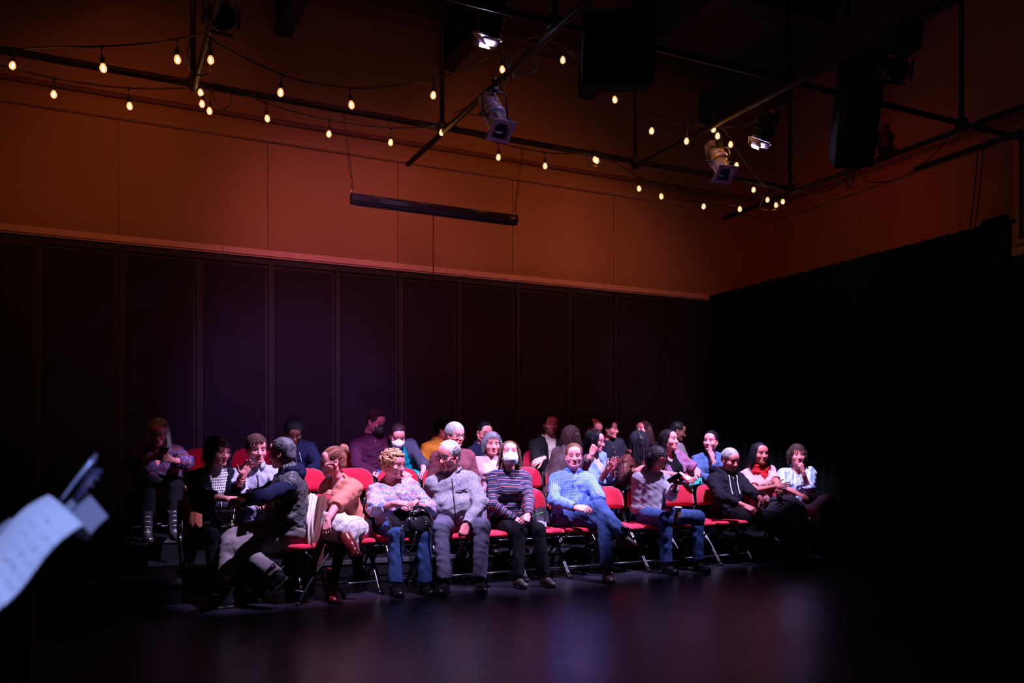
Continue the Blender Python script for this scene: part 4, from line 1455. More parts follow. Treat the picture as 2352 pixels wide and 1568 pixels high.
# ------------------------------------------------------------------ hair
def make_hair(st, g, rng, lod=1.0):
    """hair in the head frame (x right, y face, z up); g = gravity direction there"""
    parts = []
    kind = st['kind']
    vol = st.get('vol', 0.0)
    L = st.get('len', 0.05)
    c0 = np.array([0, -0.013, 0.034])
    R0 = np.array([0.080, 0.101, 0.090]) + vol
    s = SDF((-0.16, -0.20, -0.16 if kind != 'long' else -0.18), (0.16, 0.15, 0.20), 0.0072)
    hl = st.get('hairline', 0.0)          # >0 lifts the front hairline
    if kind == 'bald':
        s.ell(c0, None, R0, 0)
        s.ell((0, 0.06, 0.085 + hl), None, (0.062, 0.125, 0.075), 0.01, 's')
    else:
        s.ell(c0 + np.array([0, 0, 0.004]), None, R0, 0)
    if st.get('back', True):
        s.ell((0, -0.055, -0.025), None, (0.062 + vol, 0.055 + vol, 0.060), 0.03)
    s.ell((0, 0.118, -0.040 + hl), None, (0.069, 0.083, 0.112), 0.028, 's')
    lowz = st.get('low', -0.055)
    X, Y, Z = s.coords()
    # clean up below the ears in front, keep sideburns
    cut = np.maximum(-(Z - (-0.020 + (-0.35) * (0.02 - Y))), -(0.03 - Y) * 0 + (Y - 0.012))
    if kind in ('short', 'curly', 'bald', 'afro', 'bun', 'tied'):
        sd = np.maximum(np.maximum((-0.004 - Z) * -1 - 0.0, -10), -10)
        keep = np.maximum(lowz + 0.0 - Z, np.minimum(-0.012 - Z, Y + 0.030))   # >0 outside
        s.F = np.maximum(s.F, keep.astype(np.float32))
    if kind in ('long', 'bob'):
        w = st.get('w', 0.030)
        for x in (-1, 1):
            e = np.array([x * (0.080 + vol), -0.015, 0.01])
            hang = np.array([x * 0.006, -0.004, 0]) + g * max(0.02, L - 0.09)
            s.rc(e, e + hang, w * 1.1 + vol, w * 0.75, 0.04, (nrm((1, 0, 0)), 0.8))
        b = np.array([0, -0.075, 0.0])
        s.rc(b, b + g * max(0.05, L - 0.06), 0.060 + vol, 0.050, 0.05, ((0, 1, 0), 0.7))
    if kind == 'bun':
        bp = np.array(st.get('bun', (0, -0.105, 0.085)))
        s.ell(bp, None, (0.046, 0.044, 0.044), 0.012)
    if kind == 'tied':
        bp = np.array([0, -0.115, 0.0])
        s.rc(bp, bp + g * 0.16 + np.array([0, -0.02, 0]), 0.030, 0.016, 0.02)
    V, Q = s.mesh()
    N = vnormals(V, Q)
    amp = st.get('amp', 0.0022)
    az = np.arctan2(V[:, 0], -V[:, 1])
    strand = np.sin(az * 46 + 4 * np.sin(V[:, 2] * 38)) + np.sin(az * 83 + V[:, 2] * 60)
    if kind in ('curly', 'afro'):
        k = 300 if kind == 'afro' else 210
        strand = np.sin(V[:, 0] * k + 2 * np.sin(V[:, 1] * 90)) * np.sin(V[:, 1] * k * 0.9 + 1.5 * np.sin(V[:, 2] * 80)) * np.sin(V[:, 2] * k + 1.0)
        strand = strand * 2.2
    V = V + N * (amp * strand)[:, None]
    parts.append((V, Q, np.stack([0.35 + 0.3 * strand / 2, az, V[:, 2]], 1)))
    # locks
    n = int(st.get('n', 150) * 1.5 / lod)
    steps = st.get('steps', 9)
    az = rng.uniform(-np.pi, np.pi, n)                # 0 = front
    el = np.arcsin(rng.uniform(-0.5, 0.98, n))
    el = np.where(np.abs(az) < 1.9, np.maximum(el, rng.uniform(-0.12, 0.2, n)), el)
    front = np.abs(az) < 1.05
    el = np.where(front, np.maximum(el, 0.62 + 6 * hl), el)
    if kind == 'bald':
        el = rng.uniform(-0.2, 0.35, n); az = np.where(rng.rand(n) < .5, 1, -1) * rng.uniform(1.2, np.pi, n)
    d = np.stack([np.sin(az) * np.cos(el), np.cos(az) * np.cos(el), np.sin(el)], 1)
    P = c0 + d * (R0 + 0.001)
    part = st.get('part', 0.01)
    sx = np.where(P[:, 0] > part, 1.0, -1.0)
    if kind in ('long', 'bob'):
        comb = np.stack([sx * 0.9, -0.35 * np.ones(n), np.full(n, -0.25)], 1)
    elif kind == 'bun':
        comb = nrm(bp - 0)[None] + np.zeros((n, 3)); comb = bp[None] - P
    elif kind == 'tied':
        comb = np.array([0, -0.115, 0.0])[None] - P
    elif st.get('comb') == 'fwd':
        comb = np.stack([sx * 0.35, np.ones(n) * 0.7, np.full(n, -0.2)], 1)
    else:
        comb = np.stack([0.55 * np.ones(n) * st.get('side', 1), -0.6 * np.ones(n), np.full(n, 0.15)], 1)
    comb = comb + rng.randn(n, 3) * st.get('mess', 0.18)
    comb /= np.linalg.norm(comb, axis=1, keepdims=True)
    ln = L * rng.uniform(0.75, 1.1, n)
    path = [P.copy()]
    cur = P.copy()
    vdir_ = comb.copy()
    for k in range(steps - 1):
        rel = (cur - c0) / (R0 + 0.004)
        rr = np.linalg.norm(rel, axis=1)
        nor = rel / (R0); nor /= np.linalg.norm(nor, axis=1, keepdims=True)
        if kind in ('bun', 'tied'):
            tgt = bp if kind == 'bun' else np.array([0, -0.115, 0.0])
            want = tgt[None] - cur
            want /= np.linalg.norm(want, axis=1, keepdims=True) + 1e-6
        else:
            gw = min(1.0, (k + 1) / 3.0) if kind in ('long', 'bob') else 0.12
            want = vdir_ * (1 - 0.75 * gw) + g[None] * gw
        if st.get('curl'):
            want = want + st['curl'] * np.stack([np.sin(k * 1.9 + az * 40), np.cos(k * 1.9 + az * 40), np.sin(k * 1.3 + el * 30)], 1)
        tang = want - nor * np.minimum(0, 0) - nor * (np.sum(want * nor, axis=1, keepdims=True)) * (rr < 1.08)[:, None]
        tang /= np.linalg.norm(tang, axis=1, keepdims=True) + 1e-9
        cur = cur + tang * (ln / (steps - 1))[:, None]
        rel = (cur - c0) / (R0 + 0.004 + 0.0)
        rr = np.linalg.norm(rel, axis=1)
        push = rr < 1.0
        cur[push] = (c0 + (rel / rr[:, None]) * (R0 + 0.004))[push]
        path.append(cur.copy())
    Pp = np.stack(path, 1)
    # do not let locks cross the face unless they are a fringe
    if kind not in ('bun', 'tied'):
        if kind == 'short': Pp = Pp[Pp[:, -1, 2] > lowz - 0.012]
        bad = ((Pp[:, :, 1] > 0.045) & (Pp[:, :, 2] < 0.055 + hl) & (np.abs(Pp[:, :, 0]) < 0.062)).any(1)
        Pp = Pp[~bad]
    m = len(Pp)
    tw = st.get('tw', 0.0075) * 0.66
    tap = np.linspace(1.0, 0.35, steps)
    if kind == 'bun': tap = np.linspace(0.8, 0.6, steps)
    Vr, Qr = ribbons(Pp, tw * rng.uniform(0.6, 1.2, m)[:, None] * tap[None], 3, 0.7)
    parts.append((Vr, Qr, np.stack([np.repeat(rng.rand(m), steps * 3), np.zeros(len(Vr)), Vr[:, 2]], 1)))
    if kind == 'bun':
        th = np.linspace(0, 2 * np.pi, 13)[None]
        q = rng.uniform(-1, 1, 26)[:, None]; ph = rng.uniform(0, 6.28, 26)[:, None]
        rad = 0.047 * np.sqrt(1 - 0.75 * q * q)
        Pb = np.stack([rad * np.cos(th + ph), q * 0.034 + 0 * th, rad * np.sin(th + ph)], 2) + bp
        Vb, Qb = ribbons(Pb, np.full((26, 13), 0.0065), 4, 0.7)
        parts.append((Vb, Qb, np.stack([np.repeat(rng.rand(26), 13 * 4), np.zeros(len(Vb)), Vb[:, 2]], 1)))
    if st.get('fringe'):
        nf = 64
        fx = np.linspace(-0.062, 0.062, nf) + rng.randn(nf) * 0.003
        fl = st['fringe'] * rng.uniform(0.8, 1.15, nf)
        pts = []
        sw = st.get('sweep', 0.0)
        for k in range(7):
            t = k / 6
            z = 0.098 - 0.030 * (fx / 0.062) ** 2 - t * fl
            yy = 0.058 + 0.044 * np.sin(min(1, t * 1.9) * np.pi / 2) - 0.60 * fx ** 2 / 0.062
            # follow the brow
            pts.append(np.stack([fx * (1 + 0.10 * t) + sw * t, yy + 0.002, z], 1))
        Pf = np.stack(pts, 1)
        Vf, Qf = ribbons(Pf, 0.0042 * np.linspace(1, 0.35, 7)[None] * rng.uniform(0.8, 1.3, nf)[:, None], 4, 0.6)
        parts.append((Vf, Qf, np.stack([np.repeat(rng.rand(nf), 28), np.zeros(len(Vf)), Vf[:, 2]], 1)))
    if kind == 'curly' and st.get('ring', True):
        nr = st.get('nr', 210)
        az = rng.uniform(-np.pi, np.pi, nr)
        el = np.arcsin(rng.uniform(-0.35, 1.0, nr))
        el = np.where(np.abs(az) < 0.95, np.maximum(el, 0.60), el)
        el = np.where((np.abs(az) >= .95) & (np.abs(az) < 1.7), np.maximum(el, -0.05), el)
        dd = np.stack([np.sin(az) * np.cos(el), np.cos(az) * np.cos(el), np.sin(el)], 1)
        C = c0 + dd * (R0 + rng.uniform(-0.004, 0.008, nr)[:, None])
        th = np.linspace(0, 2 * np.pi * 1.2, 10)[None, :, None]
        e1 = np.cross(dd, rng.randn(nr, 3)); e1 /= np.linalg.norm(e1, axis=1, keepdims=True)
        e2 = np.cross(dd, e1)
        cr = st.get('cr', 0.011) * rng.uniform(0.7, 1.3, nr)[:, None, None]
        Pc = C[:, None, :] + cr * (np.cos(th) * e1[:, None] + np.sin(th) * (dd[:, None] * 0.75 + 0.5 * e2[:, None])) + (th / 7 - 0.5) * 0.012 * e2[:, None]
        Vc, Qc = ribbons(Pc, np.full((nr, 10), st.get('ct', 0.0042)), 4)
        parts.append((Vc, Qc, np.stack([np.repeat(rng.rand(nr), 40), np.zeros(len(Vc)), Vc[:, 2]], 1)))
    return join(parts)


# ------------------------------------------------------------------ spectacles and masks (head frame)
def glasses_parts(kind):
    w, h = {'box': (0.0265, 0.0175), 'round': (0.0215, 0.0185), 'oval': (0.025, 0.0165)}[kind]
    e = {'box': 0.45, 'round': 1.0, 'oval': 0.75}[kind]
    r = {'box': 0.0027, 'round': 0.0013, 'oval': 0.0016}[kind]
    out = []
    for x in (-1, 1):
        pts = []
        for k in range(18):
            a = 2 * PI * k / 18
            c, s_ = math.cos(a), math.sin(a)
            px = math.copysign(abs(c) ** e, c) * w + x * 0.0335
            pz = math.copysign(abs(s_) ** e, s_) * h - 0.003
            pts.append((px, 0.100 - 0.18 * max(0, abs(px) - 0.02), pz))
        out.append(pts)
    return out, r


def glasses(root, W, Rh, hs, kind, mat):
    rims, r = glasses_parts(kind)
    T = lambda p: W + Rh @ (np.asarray(p, float) * hs) - np.array(root.location)
    mb = MB()
    for pts in rims: mb.tube([T(p) for p in pts], r * hs, 5, closed=True)
    mb.tube([T(p) for p in ((-0.011, 0.100, 0.002), (0, 0.103, 0.004), (0.011, 0.100, 0.002))], r * hs, 5)
    for x in (-1, 1):
        mb.tube([T(p) for p in ((x * 0.060, 0.094, 0.004), (x * 0.074, 0.080, 0.004), (x * 0.081, 0.01, 0.003), (x * 0.080, -0.012, -0.006))], r * hs * 1.1, 5)
    g = mb.build('glasses', mat, root)
    for pts in rims:
        lm = MB()
        c = np.mean(np.array(pts), 0)
        vs = [lm.bm.verts.new(T(p)) for p in pts]
        lm.bm.faces.new(vs)
        lm.build('lens', M_SPECLENS, g)
    return g


def face_mask(root, W, Rh, hs, mat, strapmat):
    n, m = 15, 11
    gpts = []
    for j in range(m):
        v = j / (m - 1)                 # 0 chin .. 1 bridge
        row = []
        for i in range(n):
            s_ = 2 * i / (n - 1) - 1
            hw = 0.034 + 0.038 * math.sin(PI * min(1, 0.18 + v * 0.62)) ** 0.8
            if v > 0.75: hw *= 1 - 0.55 * ((v - 0.75) / 0.25) ** 1.3
            x = s_ * hw
            z = -0.126 + 0.128 * v - 0.010 * (1 - abs(s_)) * (1 - v) * 0 + 0.012 * abs(s_) * (0.5 - v)
            prof = 0.086 + 0.050 * math.sin(PI * min(1.0, 0.12 + 0.78 * v)) ** 1.2
            y = prof - 0.060 * abs(s_) ** 1.9 - 0.004 * math.sin(v * PI * 6) * (1 - abs(s_))
            row.append(W + Rh @ (np.array([x, y, z]) * hs) - np.array(root.location))
        gpts.append(row)
    o = MB().sheet(gpts, 0.002).build('face_mask', mat, root)
    for x in (-1, 1):
        for za, zb in ((-0.030, 0.012), (-0.085, -0.030)):
            q = [(x * 0.058, 0.052, za), (x * 0.074, 0.02, (za + zb) / 2), (x * 0.082, -0.014, zb)]
            MB().tube([W + Rh @ (np.array(p) * hs) - np.array(root.location) for p in q], 0.0016, 5).build('strap', strapmat, o)
    return o


M_LASH = plain('lash_line', (0.02, 0.012, 0.010), 0.6)
ROOTS = {}


def person(key, label, head, D, vyaw=0, pitch=0, roll=0, hip=None, plat=0.0, byaw=None, cyaw=None, male=False, S=1.0, hs=1.0, hw=1.0,
           girth=1.0, belly=0.0, bust=0.0, skin=(0.60, 0.36, 0.27), hairc=(0.03, 0.018, 0.012), hairc2=None, hair=None, beard=0.0,
           arms=None, legs=None, top=None, jacket=None, bottom=None, shoes=None, spect=None, mask=None, seat=0.465, sw=1.0, group=None, eyes=True, closed=False, neck=1.0, scarf=None):
    W = at(head[0], head[1], D)
    lod = 1.0 if plat == 0 else (1.2 if plat == H1 else 1.45)
    seed = sum(ord(c) * (i + 3) for i, c in enumerate(key)) % 9973
    rng = np.random.RandomState(seed)
    r0, u0, c0 = viewbasis(W)
    def face_dir(vy):
        a = math.radians(vy)
        return c0 * math.cos(a) + r0 * math.sin(a)
    # head frame
    f = face_dir(vyaw)
    z = np.array([0, 0, 1.0])
    rt = np.cross(f, z)
    R = rot(rt, math.radians(pitch))
    f2, z2 = R @ f, R @ z
    if roll:
        R = rot(f2, math.radians(roll)); z2 = R @ z2; rt = R @ rt
    Rh = np.stack([np.cross(f2, z2), f2, z2], 1)
    B = W - Rh @ np.array([0, 0.022, 0.072]) * hs
    fc = face_dir(cyaw) if cyaw is not None else (face_dir(byaw) if byaw is not None else np.array([0.05, -1, 0]))
    fp = face_dir(byaw) if byaw is not None else np.array([0.05, -1, 0])
    fc, fp = nrm(fc), nrm(fp)
    Nk = B - np.array([0, 0, 0.082]) * S * neck - fc * 0.032 * S
    hx, hD = hip if hip else (head[0], D + 0.03)
    H = at(hx, 1045, hD); H[2] = plat + seat + 0.085 * S
    root = empty('person', (H[0], H[1], plat))
    O = np.array(root.location)
    u = nrm(Nk - H)
    L = np.linalg.norm(Nk - H)
    rc_ = nrm(np.cross(fc, u)); fcu = np.cross(u, rc_)
    rp = nrm(np.cross(fp, z)); fpu = np.cross(z, rp)
    hipj = {1: H + rp * 0.085 * S - z * 0.01, -1: H - rp * 0.085 * S - z * 0.01}
    shj = {1: Nk - u * 0.088 * S + rc_ * 0.165 * S * sw, -1: Nk - u * 0.088 * S - rc_ * 0.165 * S * sw}
    UA, FA, TH, SH = 0.285 * S, 0.255 * S, 0.43 * S, 0.42 * S
    arms = arms or {}
    legs = legs or {}
    J = {}
    for side, k in ((1, 'R'), (-1, 'L')):
        sp = arms.get(k)
        if sp is None:
            el = shj[side] + nrm(-u * 1.0 + rc_ * side * 0.28 + fcu * 0.05) * UA
            wr = el + nrm(fp * 1.0 - z * 0.28 - rc_ * side * 0.45) * FA
            sp = dict(pose='relax')
        else:
            if 'el' in sp:
                el = raysolve(sp['el'][0], sp['el'][1], shj[side], UA, sp.get('eln', True))
            else:
                el = shj[side] + nrm(-u * 1.0 + rc_ * side * 0.28 + fcu * 0.05) * UA
            wr = raysolve(sp['h'][0], sp['h'][1], el, FA + 0.055, sp.get('hn', True))
            wr = el + nrm(wr - el) * FA
        fd = nrm(wr - el)
        hd = vdir(wr, sp['dir']) if 'dir' in sp else fd
        do = vdir(wr, sp['dor']) if 'dor' in sp else nrm(z + rc_ * side * 0.35)
        J[side] = dict(el=el, wr=wr, hd=hd, do=do, pose=sp.get('pose', 'relax'), fd=fd)
        lg = legs.get(k)
        hj = hipj[side]
        if lg is None:
            kn = hj + nrm(fp + rp * side * 0.12 + z * (0.02)) * TH
            an = kn + nrm(-z + fp * 0.10) * SH
            toe = nrm(fp + rp * side * 0.25)
        else:
            kn = raysolve(lg['kn'][0], lg['kn'][1], hj, TH, lg.get('knn', True))
            an = raysolve(lg['an'][0], lg['an'][1], kn, SH, lg.get('ann', True))
            toe = vdir(an, lg['toe']) if 'toe' in lg else nrm(fp + rp * side * 0.2)
        if lg is None or not lg.get('air'):
            if an[2] < plat + 0.085: an[2] = plat + 0.085
        J[side].update(kn=kn, an=an, toe=toe, air=bool(lg and lg.get('air')), sole=(lg or {}).get('up'))

    def torso(s, inf, full=True, k=0.05):
        A = np.stack([rc_, fcu, u]); Ap = np.stack([rp, fpu, z])
        g = girth
        s.ell(H + z * 0.02, Ap, (0.165 * S * g + inf, 0.125 * S * g + inf, 0.125 * S + inf), k)
        s.ell(H + u * L * 0.34 + fcu * (0.010 + belly * 0.5), (A + Ap) / 2, (0.143 * S * g + belly * 0.5 + inf, 0.108 * S * g + belly + inf, 0.145 * S + inf), k)
        s.ell(H + u * L * 0.68 + fcu * 0.006, A, (0.152 * S * g ** 0.6 + inf, 0.108 * S * g ** 0.6 + inf, 0.150 * S + inf), k)
        s.rc(shj[1] - rc_ * 0.03 * S + u * 0.006, shj[-1] + rc_ * 0.03 * S + u * 0.006, 0.060 * S + inf, 0.060 * S + inf, k, (fcu, 0.95))
        for sd in (1, -1):
            s.rc(Nk - u * 0.020, shj[sd] + u * 0.012, 0.046 * S + inf, 0.044 * S + inf, k * 0.8)
            if bust:
                s.ell(H + u * L * 0.62 + fcu * (0.085 + bust * 0.4) * S + rc_ * sd * 0.068 * S, A, (0.066 * S + bust * 0.4 + inf * .5, 0.058 * S + bust + inf * .5, 0.066 * S + bust * 0.4 + inf * .5), 0.05)

    spine_bones = [(H - u * 0.1, Nk + u * 0.15, fcu, 0.0, 0.155 * S * girth, 0, 0.13 * S * girth)]

    def limb_bones(side, rad=0.05):
        j = J[side]
        return [(shj[side], j['el'], fcu, 0.62, rad, 1, 0.05), (j['el'], j['wr'], j['do'], 0.62 + UA, rad * 0.85, 2, 0.045)]

    def bbox(pts, m):
        P = np.array(pts)
        return P.min(0) - m, P.max(0) + m

    def finish(name, s, mat, bones, amp, parent=root, ringamp=0.0):
        V, Q = s.mesh()
        cc, tt, ang, bid = bone_coords(V, bones)
        N = vnormals(V, Q)
        if amp: V = fold_disp(V, N, amp, seed + len(name))
        if ringamp:
            d = np.zeros(len(V))
            for b in (1, 2, 3, 4):
                m = bid == b
                c = 1.0 if b in (1, 3) else 0.0
                fall = np.exp(-((tt - c) / 0.33) ** 2)
                nz = np.sin(V @ np.array([41., 23, 37]) + seed) * np.sin(V @ np.array([-29., 47, 19]) + 2.1 * seed)
                d += m * fall * (0.45 + 0.55 * nz) * np.sin(cc[:, 0] * 2 * np.pi / 0.058 + 2.4 * np.sin(ang + b + seed) + 2.6 * nz) * ringamp * 0.8
            V = V + N * d[:, None]
        me = np_mesh(name, V - O, Q, True, cc)
        return mobj(name, me, mat, parent), V

    allj = [H, Nk, B] + [J[s][k] for s in (1, -1) for k in ('el', 'wr', 'kn', 'an')] + list(shj.values())
    # ---------------- body: one skin mesh
    parts = []
    s = SDF(*bbox(allj, 0.14), 0.018 * (lod if lod > 1.3 else 1.0))
    if True:
        torso(s, -0.016)
        nr = 0.052 * S if male else 0.045 * S
        s.rc(Nk - u * 0.03, B + Rh @ np.array([0, 0.0, 0.02]), nr * 1.10, nr, 0.04)
        for sd in (1, -1):
            j = J[sd]
            s.rc(shj[sd], j['el'], 0.047 * S * girth ** .5, 0.038 * S * girth ** .5, 0.04)
            s.rc(j['el'], j['wr'], 0.039 * S * girth ** .5, 0.027 * S, 0.02)
            s.rc(hipj[sd], j['kn'], 0.070 * S, 0.050 * S, 0.04)
            s.rc(j['kn'], j['an'], 0.048 * S, 0.034 * S, 0.02)
    V, Q = s.mesh()
    parts.append((V - O, Q, None))
    Vh, Qh, ah = HEADS[(male, plat < 0.3)]
    parts.append((W + (Vh * np.array([hw, 1, 1]) * hs) @ Rh.T - O, Qh, ah))
    for sd in (1, -1):
        j = J[sd]
        Vt, Qt = get_hand(j['pose'], plat < 0.3)
        Vt = Vt * (1.0 if male else 0.92) * S * (1.0 if S > .9 else 1.05)
        y = nrm(j['hd']); zz = nrm(j['do'] - y * (j['do'] @ y)); x = np.cross(y, zz)
        if sd < 0: Vt = Vt * np.array([-1, 1, 1]); Qt = Qt[:, ::-1]
        parts.append((j['wr'] + Vt @ np.stack([x, y, zz]) - O, Qt, None))
    V, Q, C = join(parts)
    sm = skin_mat(key, skin, hairc, beard)
    body = mobj('body', np_mesh('body', V, Q, True, C), sm, root)
    # eyes
    if eyes:
        ev = []
        n1, n2 = 12, 8
        for i in range(n2 + 1):
            for q in range(n1):
                a, b = PI * i / n2, 2 * PI * q / n1
                ev.append((math.sin(a) * math.cos(b), math.cos(a), math.sin(a) * math.sin(b)))
        ev = np.array(ev)
        eq = [[i * n1 + q, i * n1 + (q + 1) % n1, (i + 1) * n1 + (q + 1) % n1, (i + 1) * n1 + q] for i in range(n2) for q in range(n1)]
        for x in (-1, 1):
            sc = np.array([0.0130, 0.0055, 0.0043 if not closed else 0.0014])
            loc = np.array([x * 0.032 * hw, 0.0838, -0.0025 if not closed else -0.006])
            Ve = W + ((ev * sc + loc) * hs) @ Rh.T - O
            mobj('eye', np_mesh('eye', Ve, eq, True, ev * np.array([0.0128, 0.0055, 0.0075])), M_EYE, body)
            lid = [W + Rh @ (np.array([x * 0.032 * hw + 0.0145 * c_, 0.0842 + 0.0045 * math.sqrt(1 - c_ * c_ * .98), (0.0018 if not closed else -0.005) - 0.0030 * c_ * c_ + (0 if closed else 0.0)]) * hs) - O for c_ in (-1, -0.6, -0.2, 0.2, 0.6, 1)]
            MB().tube(lid, [0.0008, 0.0014, 0.0017, 0.0017, 0.0014, 0.0008], 4).build('lash_line', M_LASH, body)
    # ---------------- hair
    if hair:
        g = Rh.T @ np.array([0, 0, -1.0])
        V, Q, C = make_hair(hair, g, rng, lod)
        V = W + (V * np.array([hw, 1, 1]) * hs) @ Rh.T
        mobj('hair', np_mesh('hair', V - O, Q, True, C), hair_mat(key, hairc, hairc2, hair.get('rough', 0.42)), root)
    if spect: glasses(root, W, Rh @ np.diag([hw, 1, 1]), hs, *spect)
    if mask: face_mask(root, W, Rh, hs, *mask)

    # ---------------- trousers or skirt
    def make_bottom(b):
        inf = b.get('inf', 0.012)
        fl = b.get('flare', 0.0)
        ln = b.get('len', 1.03)
        pts = [H] + [J[s][k] for s in (1, -1) for k in ('kn', 'an')]
        s = SDF(*bbox(pts, 0.20), 0.0125 * lod)
        Ap = np.stack([rp, fpu, z])
        s.ell(H + z * 0.0, Ap, (0.165 * S * girth + inf, 0.125 * S * girth + inf, 0.11 * S + inf), 0.04)
        for sd in (1, -1):
            j = J[sd]
            s.rc(hipj[sd], j['kn'], 0.086 * S * girth ** .6 + inf, 0.060 * S + inf, 0.045)
            if not b.get('skirt'):
                a2 = j['kn'] + (j['an'] - j['kn']) * ln
                s.rc(j['kn'], a2 + (a2 - j['kn']) * 0.15, 0.054 * S + inf, 0.042 * S + inf + fl, 0.03, None, 'u', [(a2, nrm(j['an'] - j['kn']))])
        if b.get('skirt'):
            # cloth bridging the legs and falling from the knees
            k1, k2 = J[1]['kn'], J[-1]['kn']
            s.rc(H, (k1 + k2) / 2, 0.13 * S + inf, 0.095, 0.06)
            s.rc(k1, k2, 0.066 + inf, 0.066 + inf, 0.05)
            s.rc(hipj[1], k1, 0.10 + inf, 0.075 + inf, 0.05)
            s.rc(hipj[-1], k2, 0.10 + inf, 0.075 + inf, 0.05)
            for e in b.get('drop', ()):      # (px,py,radius) lowest points of the cloth
                q = raysolve(e[0], e[1], (k1 if e[3] > 0 else k2), e[4], True)
                s.rc(k1 if e[3] > 0 else k2, q, 0.075, e[2], 0.06)
        bones = [(H - rp * 0.0, Nk, fpu, -0.1, 0.15, 0, 0.12)]
        for sd in (1, -1):
            j = J[sd]
            bones += [(hipj[sd], j['kn'], z, 0, 0.07, 3, 0.075), (j['kn'], j['an'], fp, TH, 0.06, 4, 0.055)]
        return finish(b.get('n', 'trousers'), s, b['m'], bones, b.get('amp', 0.0022), root, b.get('ring', 0.0035))

    for bb in (bottom if isinstance(bottom, (list, tuple)) else [bottom] if bottom else []): make_bottom(bb)

    # ---------------- tops
    def make_top(t, layer=0.0):
        inf = t.get('inf', 0.012) + layer
        sl = t.get('sl', 2.0)
        hem = t.get('hem', -0.03)
        pts = [H - u * 0.1, Nk + u * 0.1] + list(shj.values()) + [J[s][k] for s in (1, -1) for k in ('el', 'wr')]
        s = SDF(*bbox(pts, 0.17 + belly), t.get('h', 0.0105) * min(lod, 1.3))
        torso(s, inf, True, 0.045)
        # neckline
        s.rc(Nk - u * 0.03, Nk + u * t.get('neck', 0.02) + (B - Nk) * t.get('nb', 0.0), 0.058 * S + inf * 0.6, 0.056 * S + inf * 0.5, 0.03)
        s.clip(H + u * hem, -u)
        if t.get('vneck'):
            X, Y, Z = s.coords()
            d = [X - Nk[0], Y - Nk[1], Z - Nk[2]]
            px_ = d[0] * rc_[0] + d[1] * rc_[1] + d[2] * rc_[2]
            py_ = d[0] * fcu[0] + d[1] * fcu[1] + d[2] * fcu[2]
            pz_ = d[0] * u[0] + d[1] * u[1] + d[2] * u[2]
            dep, wd = t['vneck']
            wedge = np.maximum(np.abs(px_) - wd * np.clip((pz_ + dep) / dep, 0, 1.6), np.maximum(-py_, -(pz_ + dep)))
            s.F = np.maximum(s.F, -wedge).astype(np.float32)
        if t.get('open'):
            X, Y, Z = s.coords()
            d = [X - H[0], Y - H[1], Z - H[2]]
            px_ = d[0] * rc_[0] + d[1] * rc_[1] + d[2] * rc_[2]
            py_ = d[0] * fcu[0] + d[1] * fcu[1] + d[2] * fcu[2]
            pz_ = d[0] * u[0] + d[1] * u[1] + d[2] * u[2]
            w0, w1 = t['open'][:2]
            xo = t['open'][2] if len(t['open']) > 2 else 0
            wedge = np.maximum(np.abs(px_ - xo) - (w0 + (w1 - w0) * np.clip(pz_ / L, 0, 1.2)), -(py_ - 0.02))
            s.F = np.maximum(s.F, -wedge).astype(np.float32)
        sinf = inf + t.get('loose', 0.0)
        gg = girth ** .5
        for sd in (1, -1):
            j = J[sd]
            if sl <= 0: continue
            if sl <= 1:
                e = shj[sd] + (j['el'] - shj[sd]) * sl
                s.rc(shj[sd], e + (e - shj[sd]) * 0.2, 0.051 * S * gg + sinf, 0.047 * S * gg + sinf + t.get('flare', 0), 0.035, None, 'u', [(e, nrm(e - shj[sd]))])
            else:
                s.rc(shj[sd], j['el'], 0.050 * S * gg + sinf, 0.041 * S * gg + sinf, 0.035)
                fr = sl - 1
                e = j['el'] + (j['wr'] - j['el']) * fr
                s.rc(j['el'], e + (e - j['el']) * 0.2, 0.042 * S * gg + sinf, (0.038 - 0.010 * fr) * S + sinf, 0.025, None, 'u', [(e, nrm(e - j['el']))])
                if t.get('cuff'):
                    a = j['el'] + (j['wr'] - j['el']) * (fr - 0.14)
                    s.rc(a, e, (0.038 - 0.010 * fr) * S + sinf + t['cuff'], (0.038 - 0.010 * fr) * S + sinf + t['cuff'], 0.006, None, 'u', [(e, nrm(e - j['el']))])
        if t.get('hood'):
            ring = []
            for k in range(11):
                a = math.radians(-150 + 300 * k / 10)
                p = Nk + u * (0.030 + 0.012 * math.cos(a)) + rc_ * math.sin(a) * 0.085 * S - fcu * math.cos(a) * 0.075 * S
                ring.append(p - u * 0.045 * max(0, -math.cos(a)))
            for a, b in zip(ring, ring[1:]):
                s.rc(a, b, 0.026, 0.026, 0.02)
            s.ell(Nk - fcu * 0.085 * S - u * 0.01, np.stack([rc_, fcu, u]), (0.10, 0.045, 0.06), 0.03)
        bones = list(spine_bones)
        for sd in (1, -1): bones += limb_bones(sd)
        o, V = finish(t['n'], s, t['m'], bones, t.get('amp', 0.0026), root, t.get('ring', 0.004))
        # trimmings
        def surf(h, x, lift=0.003):
            rel = V - (H + u * h)
            m = (np.abs(rel @ u) < 0.02) & (np.abs(rel @ rc_ - x) < 0.02) & (rel @ fcu < 0.17 + 0.1 * girth ** 2 - 0.1 + belly * 1.6 + 0.06)
            if not m.any(): return H + u * h + fcu * 0.13 + rc_ * x - O
            w = V[m]
            i = np.argmax((w - H) @ fcu)
            return H + u * h + rc_ * x + fcu * (((w[i] - H) @ fcu) + lift) - O
        def line(h0, h1, x0, x1, r, mat, nm, n=12):
            p = [surf(h0 + (h1 - h0) * i / n, x0 + (x1 - x0) * i / n) for i in range(n + 1)]
            return MB().tube(p, r, 5).build(nm, mat, o)
